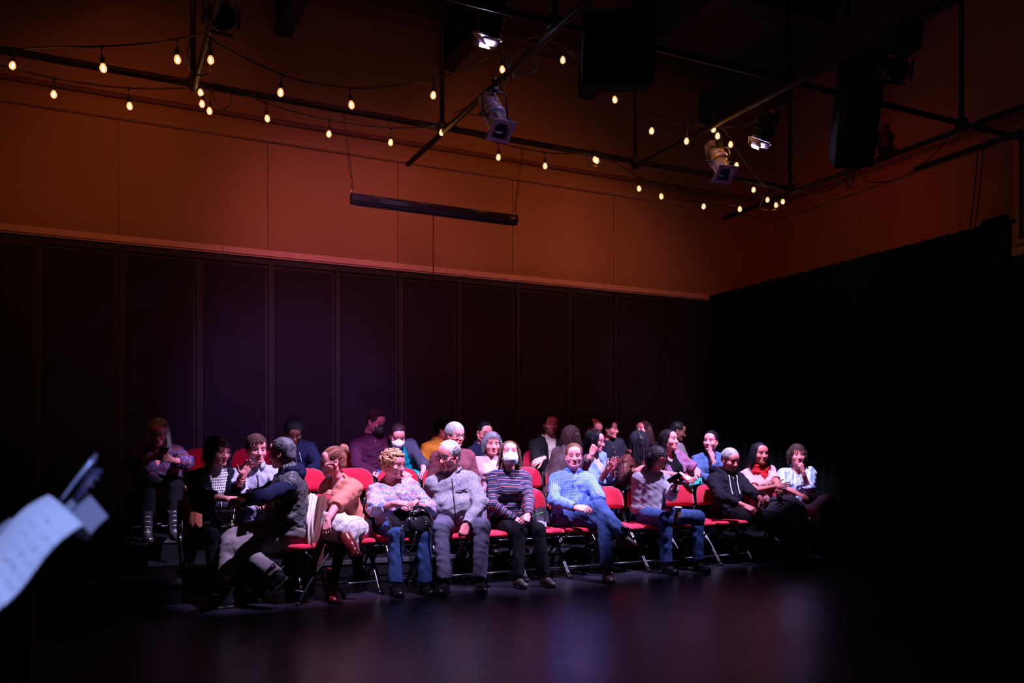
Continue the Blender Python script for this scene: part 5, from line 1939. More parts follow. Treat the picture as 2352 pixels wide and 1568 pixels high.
        if t.get('zip'):
            z0, z1 = t['zip'][:2]
            line(L * z0, L * z1, 0, 0, t.get('zr', 0.004), t['zip'][2], 'zip')
        if t.get('cords'):
            for x in (-1, 1):
                line(L * 0.93, L * t['cords'][0], x * 0.045, x * 0.050, t['cords'][2] if len(t['cords']) > 2 else 0.004, t['cords'][1], 'drawstring')
        if t.get('buttons'):
            for k in range(6):
                p = surf(L * (0.10 + 0.15 * k), 0.0, 0.002)
                MB().lathe([(0, -0.0015), (0.006, -0.0015), (0.006, 0.0015), (0, 0.002)], 8, Matrix.Translation(p) @ frame(u, fcu).to_4x4()).build('button', t['buttons'], o)
            line(L * 0.02, L * 0.97, 0.018, 0.018, 0.0016, t['m'], 'placket')
        if t.get('pocket'):
            x = t['pocket']
            p = [surf(L * 0.70, x - 0.055), surf(L * 0.69, x), surf(L * 0.69, x + 0.055)]
            MB().tube(p, t.get('pocketr', 0.0045), 5).build('pocket_shade_line', plain('pocket_shade_strip', (0.03, 0.03, 0.035), 0.7), o)  # dark strip standing in for the shade along the pocket opening
        if t.get('lapel'):
            for x in (-1, 1):
                w0, w1 = t['open'][:2]
                xo = t['open'][2] if len(t['open']) > 2 else 0
                p = [surf(L * h_, xo + x * (w0 + (w1 - w0) * h_ + 0.012), 0.001) for h_ in (0.05, 0.25, 0.45, 0.65, 0.82, 0.92)]
                MB().tube(p, [0.006, 0.008, 0.010, 0.013, 0.016, 0.014], 6).build('lapel', t['lapel'], o)
        if t.get('collar'):
            cm, hh, ch = t['collar']
            pts = []
            for k in range(13):
                a = math.radians(-158 + 316 * k / 12)
                rr = 0.066 * S + inf * 0.4
                base = Nk + rc_ * math.sin(a) * rr - fcu * math.cos(a) * rr * 0.95 + u * (0.012 - 0.030 * max(0, -math.cos(a)))
                outw = rc_ * math.sin(a) - fcu * math.cos(a)
                b2 = base + u * hh + outw * 0.004
                b3 = b2 + outw * 0.020 - u * ch * (1 + 0.9 * max(0, -math.cos(a)) ** 2)
                pts.append([base - O, b2 - O, b2 + outw * 0.010 - u * 0.004 - O, b3 - O])
            MB().sheet(pts, 0.004).build('collar', cm, o)
        return o

    if scarf:
        s = SDF(*bbox([Nk, B, H], 0.2), 0.0085)
        for q in range(3):
            ring = []
            for k in range(15):
                a = 2 * PI * k / 14
                rr = 0.070 + 0.014 * q + 0.006 * math.sin(3 * a + q)
                ring.append(Nk + rc_ * math.sin(a) * rr * 1.05 - fcu * math.cos(a) * rr + u * (0.048 - 0.030 * q) - u * 0.040 * max(0, -math.cos(a + 0.2 * q)))
            for a, b in zip(ring, ring[1:]): s.rc(a, b, 0.021, 0.021, 0.006)
        f0 = Nk + fcu * 0.10 - u * 0.06
        for dx, ln_ in ((0.0, 0.16), (-0.045, 0.22)):
            p = f0 + rc_ * dx
            q = p - u * ln_ + fcu * 0.05 + rc_ * dx * 0.8
            s.rc(p, q, 0.030, 0.036, 0.012, (fcu, 0.5))
        finish('scarf', s, scarf, spine_bones, 0.005)
    if top: make_top(top)
    if jacket: make_top(jacket, 0.012)

    # ---------------- shoes
    if shoes:
        kind, um, so = shoes[:3]
        (V, Q), (V2, Q2) = get_shoe(kind)
        for sd in (1, -1):
            j = J[sd]
            y = j['toe']
            shin = nrm(j['kn'] - j['an'])
            up = vdir(j['an'], j['sole']) if j['sole'] else (z if not j['air'] else nrm(shin))
            if not j['air'] and not j['sole']: y = nrm(np.array([y[0], y[1], 0]))
            if j['air'] and not j['sole']:
                zz = nrm(up); y = nrm(y - zz * (y @ zz)); x = np.cross(y, zz)
            else:
                zz = nrm(up - y * (up @ y)); x = np.cross(y, zz)
            M = np.stack([x, y, zz])
            base = j['an'] - zz * 0.085 - y * 0.025
            if not j['air'] and not j['sole']: base[2] = plat
            k = 1.0 if male else 0.9
            me = np_mesh('shoe', (base + (V * k) @ M) - O, Q, True, V)
            sh = mobj('shoe', me, um, root)
            mobj('sole', np_mesh('sole', (base + (V2 * k) @ M) - O, Q2, True, V2), so, sh)
            if len(shoes) > 3 and shoes[3]:
                for q in range(4):
                    yy = 0.075 + q * 0.02
                    zl = 0.088 - q * 0.010
                    if kind == 'boot': yy, zl = 0.062 - 0.004 * q, 0.10 + 0.05 * q
                    p = [base + (np.array(v) * k) @ M - O for v in ((-0.028, yy, zl - 0.008), (0, yy + 0.006, zl + 0.002), (0.028, yy, zl - 0.008))]
                    MB().tube(p, 0.003, 5).build('lace', shoes[3], sh)
    tag(root, label, 'person', group)
    ROOTS[key] = dict(root=root, J=J, H=H, Nk=Nk, W=W, u=u, L=L, rc=rc_, fc=fcu, Rh=Rh, S=S)
    print('PERSON', key, 'torso %.2f' % L, 'hip z', round(H[2], 2))
    return root
# ------------------------------------------------------------------ wardrobe
FAIR, WARM, TAN, BROWN, DARK = (0.80, 0.27, 0.29), (0.74, 0.225, 0.22), (0.60, 0.17, 0.15), (0.36, 0.16, 0.10), (0.15, 0.050, 0.035)
BLACKHAIR, DKBROWN, MIDBROWN, GREY, SILVER, BLOND, AUBURN = (0.005, 0.0045, 0.006), (0.022, 0.012, 0.009), (0.06, 0.03, 0.02), (0.30, 0.28, 0.30), (0.48, 0.46, 0.50), (0.52, 0.21, 0.12), (0.20, 0.058, 0.038)
C_NAVY = cloth('navy_fleece', 'plain', (0.010, 0.011, 0.034))
C_BLACK = cloth('black_cloth', 'plain', (0.006, 0.0055, 0.008))
C_BLACKKNIT = cloth('black_knit', 'knit', (0.007, 0.0065, 0.013))
C_JEANS = cloth('blue_denim', 'denim', (0.018, 0.042, 0.14), (0.055, 0.10, 0.26))
C_DKJEANS = cloth('dark_denim', 'denim', (0.010, 0.012, 0.03), (0.025, 0.03, 0.06))
C_GREYJEANS = cloth('grey_denim', 'denim', (0.085, 0.075, 0.13), (0.15, 0.135, 0.21))
C_TAUPE = cloth('taupe_twill', 'plain', (0.15, 0.125, 0.13))
C_QUILT = cloth('quilted_nylon', 'quilt', (0.055, 0.052, 0.062), rough=0.5)
C_CORAL = cloth('coral_knit', 'knit', (0.60, 0.19, 0.14))
C_PLAIDSKIRT = cloth('pale_windowpane', 'window', (0.62, 0.55, 0.56), (0.22, 0.18, 0.22), period=0.06)
C_PRINT = cloth('blue_pink_print', 'patch', (0.03, 0.05, 0.14), (0.44, 0.44, 0.58), (0.10, 0.18, 0.42), (0.50, 0.46, 0.54), (0.50, 0.12, 0.22), (0.20, 0.32, 0.52), (0.46, 0.46, 0.54), (0.06, 0.08, 0.24), su=46, sv=13)
C_FLEECE = cloth('grey_marl_fleece', 'marl', (0.27, 0.25, 0.31), (0.075, 0.07, 0.10), (0.48, 0.46, 0.52))
C_STRIPE = cloth('narrow_stripes', 'stripes', (0.010, 0.010, 0.026), (0.06, 0.075, 0.24), (0.012, 0.011, 0.025), (0.010, 0.010, 0.022), (0.34, 0.15, 0.17), (0.26, 0.10, 0.11), (0.012, 0.010, 0.03), (0.06, 0.075, 0.22), (0.012, 0.010, 0.025), (0.30, 0.24, 0.28), (0.014, 0.012, 0.03), (0.05, 0.035, 0.05), period=0.062)
C_PLAID = cloth('blue_check', 'check', (0.035, 0.10, 0.46), (0.30, 0.42, 0.78), period=0.0150, th=0.40)
C_GREYKNIT = cloth('grey_wool', 'marl', (0.26, 0.24, 0.30), (0.20, 0.18, 0.24), (0.33, 0.30, 0.37), scale=200)
C_HOODBLK = cloth('black_hoodie', 'plain', (0.012, 0.011, 0.018))
C_PINKTEE = cloth('pink_stripe', 'stripes', (0.70, 0.38, 0.40), (0.70, 0.38, 0.40), (0.56, 0.24, 0.27), period=0.022)
C_SCARF = cloth('red_scarf', 'plain', (0.55, 0.012, 0.02))
C_DENIMSTR = cloth('blue_shirt_stripe', 'vstripes', (0.20, 0.32, 0.62), (0.62, 0.64, 0.75), (0.30, 0.42, 0.70), (0.55, 0.60, 0.75), period=0.10)
C_HOUND = cloth('houndstooth', 'hound', (0.015, 0.014, 0.02), (0.72, 0.70, 0.74), period=0.020)
C_LAV = cloth('lavender_sweat', 'plain', (0.34, 0.33, 0.43))
C_NORDIC = cloth('nordic_sweater', 'patch', (0.008, 0.010, 0.05), (0.26, 0.26, 0.44), (0.02, 0.03, 0.16), (0.20, 0.04, 0.03), (0.012, 0.018, 0.10), (0.05, 0.12, 0.36), (0.22, 0.24, 0.40), (0.008, 0.010, 0.05), su=46, sv=12)
C_BURG = cloth('burgundy_knit', 'knit', (0.055, 0.008, 0.034))
C_TEAL = cloth('teal_jersey', 'plain', (0.0, 0.24, 0.32))
C_CARDI = cloth('slate_cardigan', 'knit', (0.050, 0.046, 0.090))
C_MUST = cloth('mustard_hoodie', 'plain', (0.50, 0.17, 0.020))
C_MAUVE = cloth('mauve_knit', 'knit', (0.135, 0.036, 0.052))
C_NAVYSH = cloth('navy_shirt', 'plain', (0.012, 0.014, 0.040))
C_PALEPINK = cloth('pale_pink_knit', 'stripes', (0.55, 0.34, 0.42), (0.55, 0.34, 0.42), (0.55, 0.34, 0.42), (0.42, 0.24, 0.31), period=0.014)
C_BLAZER = cloth('dark_blazer', 'plain', (0.010, 0.009, 0.011))
C_WHITESH = cloth('cream_shirt', 'plain', (0.48, 0.40, 0.36))
C_BROWNCOAT = cloth('brown_grey_wool', 'knit', (0.085, 0.055, 0.065))
C_BLUESH = cloth('blue_shirt', 'plain', (0.17, 0.27, 0.55))
C_LEATHER = cloth('maroon_leather', 'leather', (0.115, 0.032, 0.030))
C_FLORAL = cloth('floral_print', 'patch', (0.025, 0.04, 0.18), (0.22, 0.13, 0.28), (0.34, 0.10, 0.15), (0.10, 0.12, 0.36), (0.36, 0.22, 0.28), (0.05, 0.06, 0.24), su=44, sv=40)
C_DENIMJ = cloth('denim_jacket', 'denim', (0.035, 0.07, 0.19), (0.10, 0.16, 0.34))
C_GREYSH = cloth('grey_shirt', 'plain', (0.20, 0.17, 0.19))
C_BLKWIDE = cloth('plum_black_trousers', 'plain', (0.040, 0.018, 0.030))
SH_BLK = plain('black_shoe_leather', (0.012, 0.011, 0.014), 0.22)
SH_BRN = plain('brown_shoe_leather', (0.08, 0.028, 0.02), 0.4)
SH_OX = plain('oxblood_leather', (0.22, 0.015, 0.018), 0.25)
SH_DK = plain('dark_hiking_fabric', (0.035, 0.025, 0.030), 0.6, noise=0.4, nscale=40)
SH_SOLE = plain('black_rubber', (0.010, 0.010, 0.011), 0.7)
SH_TAN = plain('tan_rubber', (0.10, 0.07, 0.06), 0.7)
M_LACE = plain('red_lace', (0.40, 0.06, 0.08), 0.7)
M_LACEW = plain('pale_lace', (0.45, 0.42, 0.48), 0.6)
M_ZIP = plain('steel_zip', (0.55, 0.52, 0.58), 0.3, metal=1.0)
M_ZIPB = plain('black_zip', (0.015, 0.014, 0.018), 0.4)
M_CORD = plain('white_cord', (0.72, 0.70, 0.74), 0.7)
M_BTN = plain('pearl_button', (0.6, 0.62, 0.7), 0.3)
M_MASKW = plain('white_mask_fabric', (0.62, 0.66, 0.74), 0.8)
M_MASKB = plain('black_mask_fabric', (0.010, 0.010, 0.012), 0.7)
M_SEQ = None
def sequin():
    t = NT('silver_sequin_boot')
    v = t.n('ShaderNodeTexVoronoi'); v.inputs['Scale'].default_value = 95
    t.l(t.obj(), v.inputs['Vector'])
    t.base(t.mix(v.outputs['Color'], (0.05, 0.045, 0.06), (0.55, 0.5, 0.6)))
    t.set(Metallic=0.9, Roughness=0.22)
    nm = t.n('ShaderNodeBump'); nm.inputs['Strength'].default_value = 1.0; nm.inputs['Distance'].default_value = 0.02
    t.l(v.outputs['Color'], nm.inputs['Height']); t.l(nm.outputs[0], t.p.inputs['Normal'])
    return t.m
M_SEQ = sequin()

short = dict(kind='short', len=0.04, n=420, tw=0.0042, amp=0.0010, steps=6)
def Hs(**k):
    d = dict(short); d.update(k); return d
def Hl(**k):
    d = dict(kind='long', len=0.34, n=230, tw=0.0060, steps=10, amp=0.0022); d.update(k); return d

# ================================================================== front row
person('vest', 'man in a grey quilted vest over a navy hoodie, seen from behind at the left', (648, 1040), 7.14, -118, -4, hip=(668, 7.18), byaw=-72, cyaw=-92, male=True, S=1.04, girth=1.14, belly=0.02,
       skin=WARM, hairc=(0.07, 0.062, 0.075), hairc2=(0.17, 0.155, 0.18), hair=Hs(len=0.012, n=420, tw=0.0034, steps=4, mess=0.4, vol=0.001, hairline=0.012, amp=0.0008),
       arms={'L': dict(el=(598, 1142), h=(546, 1149), pose='hook', hn=True), 'R': dict(el=(590, 1140), eln=False, h=(548, 1156), hn=False, pose='hook')},
       legs={'L': dict(kn=(541, 1262), an=(632, 1322), ann=True, air=True, toe=(-0.72, -0.66, 0.15), up=(-0.62, 0.75, 0.1)), 'R': dict(kn=(494, 1228), an=(520, 1322), knn=False, toe=(-1, 0, 0.2))},
       top=dict(n='hoodie', m=C_NAVY, hood=True, cuff=0.003, amp=0.003), jacket=dict(n='quilted_vest', m=C_QUILT, sl=0, hem=-0.09, inf=0.016, neck=0.03, amp=0.004), bottom=dict(m=C_TAUPE, inf=0.026, amp=0.0018, ring=0.004), shoes=('ankle', SH_BLK, SH_SOLE))

person('coral', 'woman in a coral sweater and pale plaid skirt with her hair in a bun', (765, 1060), 7.36, -78, -4, hip=(800, 7.42), byaw=-22, cyaw=-48, S=0.97, girth=1.06, bust=0.035,
       skin=FAIR, hairc=AUBURN, hairc2=(0.42, 0.15, 0.10), hair=dict(kind='bun', len=0.13, n=170, tw=0.006, bun=(0.0, -0.098, 0.098), low=-0.06), spect=('box', M_GLS_RED),
       arms={'L': dict(el=(774, 1157), h=(747, 1203), pose='relax', dir=(-0.05, -0.8, 0.5), dor=(-0.3, 0.3, 0.8)), 'R': dict(el=(742, 1150), eln=False, h=(745, 1208), hn=False, pose='relax')},
       legs={'R': dict(kn=(766, 1200), an=(815, 1272), air=True, toe=(0.42, -0.62, 0.66)), 'L': dict(kn=(792, 1222), an=(760, 1352), toe=(0.1, 0, 1))},
       top=dict(n='sweater', m=C_CORAL, sl=1.22, hem=0.0, inf=0.014, vneck=(0.10, 0.075), loose=0.010, cuff=0.002, amp=0.0026, ring=0.004),
       bottom=[dict(n='tights', m=C_BLACK, inf=-0.004, amp=0, ring=0), dict(n='skirt', m=C_PLAIDSKIRT, skirt=True, inf=0.016, drop=((806, 1262, 0.05, 1, 0.20), (826, 1300, 0.035, -1, 0.30), (738, 1236, 0.05, 1, 0.17)), amp=0.005)], shoes=('boot', SH_OX, SH_SOLE))

person('curly', 'woman with curly blond hair and a blue printed top, handbag on her lap', (904, 1066), 7.40, 52, -4, hip=(914, 7.46), byaw=4, cyaw=6, S=0.96, girth=1.16, bust=0.035, belly=0.03,
       skin=FAIR, hairc=BLOND, hairc2=(0.85, 0.50, 0.30), hair=dict(kind='curly', len=0.03, n=60, vol=0.010, nr=330, cr=0.011, ct=0.0044, amp=0.003, low=-0.085), spect=('oval', M_GLS_RED),
       arms={'R': dict(el=(862, 1168), h=(925, 1152), pose='relax', dir=(0.9, -0.05, 0.3), dor=(0.0, 0.8, 0.6)), 'L': dict(el=(986, 1168), h=(941, 1154), pose='relax', dir=(-0.75, -0.5, 0.4), dor=(0.0, 0.75, 0.65))},
       legs={'R': dict(kn=(912, 1226), an=(906, 1340), toe=(0.4, 0, 1)), 'L': dict(kn=(974, 1226), an=(975, 1338), toe=(0.5, 0, 1))},
       top=dict(n='printed_top', m=C_PRINT, sl=1.45, hem=-0.05, inf=0.015, vneck=(0.045, 0.085), loose=0.010, cuff=0.002, amp=0.004), bottom=dict(n='jeans', m=C_JEANS, inf=0.014, flare=0.012), shoes=('low', SH_BLK, SH_SOLE))

person('fleece', 'grey-haired man in a light grey fleece jacket looking to the left', (1031, 1046), 7.40, -40, -10, hip=(1048, 7.48), byaw=8, cyaw=0, male=True, S=1.06, hs=1.08, girth=1.22, belly=0.055,
       skin=WARM, hairc=SILVER, hairc2=(0.72, 0.70, 0.74), hair=Hs(len=0.045, n=560, tw=0.0038, mess=0.16, hairline=0.026, vol=0.004, low=-0.07), spect=('box', M_GLS_BLK),
       arms={'L': dict(el=(1104, 1156), h=(1066, 1214), pose='fist', dir=(-0.35, -0.85, 0.4), dor=(0.1, 0.2, 1.0)), 'R': dict(el=(972, 1152), h=(1000, 1205), pose='relax', eln=False)},
       legs={'R': dict(kn=(1012, 1212), an=(1021, 1328), toe=(-0.2, 0, 1)), 'L': dict(kn=(1106, 1210), an=(1102, 1326), toe=(0.2, 0, 1))},
       top=dict(n='fleece_jacket', m=C_FLEECE, hem=-0.04, inf=0.018, neck=0.0, zip=(0.02, 0.93, M_ZIPB), zr=0.005, pocket=-0.075, collar=(C_FLEECE, 0.045, 0.012), cuff=0.003, amp=0.0045, ring=0.006), bottom=dict(n='jeans', m=C_GREYJEANS, inf=0.016, amp=0.003), shoes=('ankle', SH_BLK, SH_SOLE))

person('striped', 'woman in a white face mask and dark striped sweater looking up', (1171, 1042), 7.45, 4, 17, hip=(1166, 7.50), byaw=12, cyaw=8, S=0.97, girth=0.93, bust=0.008,
       skin=FAIR, hairc=MIDBROWN, hairc2=(0.20, 0.10, 0.07), hair=Hl(len=0.24, part=0.0, w=0.030, curl=0.22, hairline=0.012), mask=(M_MASKW, M_MASKW),
       arms={'R': dict(el=(1131, 1158), h=(1194, 1198), pose='relax', dir=(0.85, -0.35, 0.4), dor=(0.1, 0.8, 0.6)), 'L': dict(el=(1216, 1148), h=(1213, 1190), pose='grip', dir=(-0.3, -0.6, 0.75), dor=(0.5, 0.6, 0.5))},
       legs={'R': dict(kn=(1194, 1224), an=(1190, 1325), toe=(0.5, 0, 1)), 'L': dict(kn=(1236, 1217), an=(1252, 1318), toe=(0.6, 0, 1))},
       top=dict(n='striped_sweater', m=C_STRIPE, hem=0.0, inf=0.010, neck=0.05, amp=0.003), bottom=dict(m=C_BLACK, inf=0.010), shoes=('sneaker', SH_DK, SH_TAN, M_LACE))

person('plaid', 'man in a blue checked shirt and jeans with crossed legs', (1318, 1047), 7.50, 4, 2, hip=(1312, 7.56), byaw=22, cyaw=8, male=True, S=1.05, girth=1.10, belly=0.015,
       skin=FAIR, hairc=(0.12, 0.045, 0.025), hairc2=(0.26, 0.11, 0.07), hair=Hs(len=0.05, n=190, hairline=0.012, vol=0.003, low=-0.075, mess=0.25), spect=('round', M_GLS_WIRE),
       arms={'R': dict(el=(1272, 1148), h=(1332, 1168), pose='relax', dir=(0.95, -0.15, 0.3), dor=(0, 0.7, 0.7)), 'L': dict(el=(1376, 1140), h=(1346, 1164), pose='relax', hn=False)},
       legs={'R': dict(kn=(1376, 1164), an=(1434, 1230), air=True, toe=(0.86, -0.30, 0.45), up=(0.35, 0.9, 0.1)), 'L': dict(kn=(1388, 1196), an=(1394, 1296), toe=(0.25, 0, 1))},
       top=dict(n='checked_shirt', m=C_PLAID, hem=-0.03, inf=0.014, neck=0.0, collar=(C_PLAID, 0.030, 0.030), buttons=M_BTN, pocket=-0.08, pocketr=0.0018, amp=0.0035, ring=0.006, cuff=0.002), bottom=dict(n='jeans', m=C_JEANS, inf=0.014, ln=0.88, amp=0.0035), shoes=('ankle', SH_BRN, SH_SOLE, M_LACEW))

person('reader', 'long-haired man in a grey sweater reading a phone with a coffee cup', (1508, 1055), 7.55, 38, -30, hip=(1497, 7.60), byaw=28, cyaw=28, male=True, S=1.02, girth=0.96,
       skin=TAN, hairc=BLACKHAIR, hairc2=(0.05, 0.04, 0.05), hair=dict(kind='long', len=0.20, n=190, tw=0.008, steps=10, w=0.030, curl=0.75, vol=0.008, amp=0.005, part=0.02), spect=('oval', M_GLS_WIRE), beard=0.55,
       arms={'R': dict(el=(1460, 1168), h=(1546, 1173), pose='grip', dir=(0.9, -0.15, 0.4), dor=(0.0, 0.85, 0.5)), 'L': dict(el=(1542, 1138), h=(1551, 1117), pose='grip', dir=(0.2, 0.7, 0.7), dor=(0.7, -0.3, 0.3))},
       legs={'R': dict(kn=(1530, 1191), an=(1530, 1293), toe=(0.75, 0, 1)), 'L': dict(kn=(1602, 1188), an=(1603, 1288), toe=(0.75, 0, 1))},
       top=dict(n='sweater', m=C_GREYKNIT, hem=-0.02, inf=0.014, neck=0.025, amp=0.0024, ring=0.005, cuff=0.003), bottom=dict(n='jeans', m=C_JEANS, inf=0.012), shoes=('low', SH_BLK, SH_SOLE))

person('hoodie', 'man with short grey hair in a black zip hoodie holding a coffee cup', (1677, 1055), 7.61, 42, -16, hip=(1672, 7.66), byaw=40, cyaw=34, male=True, S=1.04, girth=1.10, belly=0.02,
       skin=WARM, hairc=GREY, hairc2=(0.55, 0.53, 0.58), hair=Hs(len=0.030, n=560, tw=0.0038, mess=0.2, low=-0.045, vol=0.002, comb='fwd', hairline=0.006), beard=0.25,
       arms={'R': dict(el=(1656, 1140), h=(1732, 1170), pose='grip', dir=(0.85, -0.4, 0.3), dor=(0.0, 0.8, 0.6)), 'L': dict(el=(1728, 1132), h=(1756, 1150), pose='grip', dir=(0.4, -0.3, 0.8), dor=(0.5, 0.8, 0.2))},
       legs={'R': dict(kn=(1756, 1196), an=(1826, 1250), toe=(0.6, 0.25, 0.8), air=True), 'L': dict(kn=(1772, 1190), an=(1838, 1262), toe=(0.75, -0.2, 0.6), air=True)},
       top=dict(n='hoodie', m=C_HOODBLK, hood=True, hem=-0.04, inf=0.018, neck=0.0, zip=(0.05, 0.86, M_ZIP), cords=(0.42, M_CORD, 0.0065), cuff=0.004, sl=1.72, amp=0.004, ring=0.006), bottom=dict(m=C_BLACK, inf=0.012), shoes=('ankle', SH_BLK, SH_SOLE, M_LACEW))

person('scarf', 'woman in a red scarf and pink tee with long dark hair', (1745, 1041), 7.66, 32, 0, hip=(1750, 7.72), byaw=42, cyaw=30, S=0.95, girth=0.98, bust=0.015,
       skin=TAN, hairc=BLACKHAIR, hairc2=(0.016, 0.013, 0.02), hair=Hl(len=0.30, part=0.02, w=0.022, hairline=0.016, vol=-0.002), scarf=C_SCARF,
       arms={'R': dict(el=(1736, 1126), h=(1794, 1114), pose='open', dir=(0.95, 0.1, 0.2), dor=(0.0, 0.5, 0.8)), 'L': dict(el=(1786, 1110), h=(1792, 1137), pose='grip', dir=(0.3, 0.0, 0.9), dor=(0.9, 0.2, 0.0))},
       legs={'R': dict(kn=(1812, 1186), an=(1815, 1278), toe=(0.8, 0, 0.7)), 'L': dict(kn=(1838, 1178), an=(1846, 1272), toe=(0.8, 0, 0.7))},
       top=dict(n='striped_tee', m=C_PINKTEE, sl=0.72, hem=0.0, inf=0.010, neck=0.0, amp=0.003, flare=0.006), bottom=dict(m=C_BLACK, inf=0.012), shoes=('low', SH_BLK, SH_SOLE))

person('bluestripe', 'laughing woman in a pale blue striped shirt with a hand at her mouth', (1831, 1045), 7.70, 16, 2, hip=(1834, 7.76), byaw=45, cyaw=18, S=0.96, girth=0.95, bust=0.01,
       skin=WARM, hairc=DKBROWN, hairc2=(0.07, 0.04, 0.035), hair=dict(kind='bob', len=0.19, n=220, tw=0.0062, steps=9, w=0.034, fringe=0.055, curl=0.6, vol=0.006, amp=0.004),
       arms={'L': dict(el=(1857, 1122), h=(1841, 1074), pose='hook', dir=(-0.25, 0.9, 0.2), dor=(0.5, 0.2, 0.8)), 'R': dict(el=(1800, 1118), h=(1842, 1138), pose='relax')},
       legs={'R': dict(kn=(1902, 1150), an=(1950, 1226), air=True, toe=(0.8, -0.4, 0.3)), 'L': dict(kn=(1890, 1166), an=(1900, 1268), toe=(0.7, 0, 0.7))},
       top=dict(n='striped_shirt', m=C_DENIMSTR, sl=1.25, hem=-0.03, inf=0.016, vneck=(0.10, 0.055), loose=0.014, buttons=M_BTN, amp=0.005, ring=0.007, cuff=0.004), bottom=dict(m=C_BLKWIDE, inf=0.022, flare=0.03), shoes=('low', SH_BLK, SH_SOLE))

# ================================================================== middle row
D2, HD2 = 8.30, 8.37
person('hound', 'woman with a dark bob and glasses in a houndstooth top and black cardigan', (500, 1036), 7.58, 40, -6, hip=(484, 7.74), plat=0.0, byaw=20, cyaw=26, S=0.98, girth=1.05, bust=0.015,
       skin=FAIR, hairc=(0.007, 0.004, 0.006), hairc2=(0.05, 0.012, 0.022), hair=dict(kind='bob', len=0.20, n=220, tw=0.0062, steps=9, w=0.034, fringe=0.058, amp=0.002), spect=('round', M_GLS_WIRE),
       arms={'R': dict(el=(452, 1138), h=(538, 1147), pose='relax', dir=(0.95, -0.1, 0.3), dor=(0, 0.8, 0.6)), 'L': dict(el=(540, 1140), h=(560, 1086), pose='open', dir=(0.45, 0.85, 0.1), dor=(-0.3, 0.2, -0.9))},
       top=dict(n='houndstooth_top', m=C_HOUND, sl=0.3, hem=-0.05, inf=0.010, neck=0.03), jacket=dict(n='cardigan', m=C_BLACKKNIT, sl=1.62, hem=-0.1, inf=0.008, open=(0.075, 0.085, -0.02), neck=0.0, amp=0.003), bottom=dict(m=C_BLACK), shoes=('low', SH_BLK, SH_SOLE))
person('boy', 'teenage boy in a pale lavender quarter-zip hoodie', (589, 1031), 7.62, 16, -4, hip=(592, 7.76), plat=0.0, byaw=18, cyaw=12, male=True, S=0.98, girth=0.95, hw=0.96,
       skin=FAIR, hairc=DKBROWN, hairc2=(0.13, 0.06, 0.05), hair=Hs(len=0.06, comb='fwd', n=210, fringe=0.048, sweep=0.01, vol=0.006, mess=0.25),
       arms={'R': dict(el=(557, 1130), h=(590, 1152), pose='relax'), 'L': dict(el=(636, 1130), h=(606, 1140), pose='relax')},
       top=dict(n='hoodie', m=C_LAV, neck=0.0, inf=0.018, hem=-0.05, collar=(C_LAV, 0.040, 0.030), zip=(0.60, 0.92, M_ZIP), amp=0.004, ring=0.007), bottom=dict(m=C_DKJEANS), shoes=('sneaker', SH_DK, SH_SOLE))
person('mauve', 'woman with short grey hair and black glasses in a mauve sweater', (1045, 998), D2, 40, -6, hip=(1043, HD2), plat=H1, byaw=24, cyaw=14, S=1.02, girth=1.22, bust=0.03, belly=0.03,
       skin=WARM, hairc=(0.30, 0.28, 0.32), hairc2=(0.70, 0.68, 0.74), hair=Hs(len=0.045, n=520, tw=0.0042, mess=0.22, vol=0.006, low=-0.05, comb='fwd'), spect=('box', M_GLS_BLK),
       top=dict(n='sweater', m=C_MAUVE, inf=0.014, hem=-0.04, neck=0.02, sl=1.8), bottom=dict(m=C_DKJEANS), shoes=('low', SH_BLK, SH_SOLE))
person('fringe', 'woman with a grey-streaked fringe in a pale pink sweater', (1130, 1019), D2, 12, -2, hip=(1120, HD2), plat=H1, byaw=24, cyaw=16, S=0.97, girth=1.02, bust=0.012,
       skin=WARM, hairc=(0.05, 0.045, 0.06), hairc2=(0.26, 0.24, 0.30), hair=dict(kind='bob', len=0.185, n=220, tw=0.0062, steps=9, w=0.032, fringe=0.046, curl=0.45, vol=0.002, amp=0.003),
       top=dict(n='sweater', m=C_PALEPINK, inf=0.014, hem=-0.03, neck=0.045, amp=0.004, ring=0.006), bottom=dict(m=C_DKJEANS), shoes=('low', SH_BLK, SH_SOLE))
person('browncoat', 'person with brown hair in a brown-grey sweater turned away, fist raised', (1312, 1003), 8.24, 148, -4, hip=(1282, HD2), plat=H1, byaw=60, cyaw=125, S=1.0, girth=1.08,
       skin=FAIR, hairc=(0.016, 0.008, 0.007), hairc2=(0.060, 0.024, 0.026), hair=Hl(len=0.22, part=0.0, w=0.030),
       arms={'R': dict(el=(1338, 1072), h=(1364, 1036), pose='fist', dir=(0.4, 0.9, 0.0), dor=(0.2, -0.2, 0.9)), 'L': dict(el=(1262, 1090), eln=False, h=(1290, 1110), pose='relax')},
       top=dict(n='sweater', m=C_BROWNCOAT, inf=0.018, hem=-0.05, neck=0.03, sl=1.7, cuff=0.003), bottom=dict(m=C_BLACK), shoes=('low', SH_BLK, SH_SOLE))
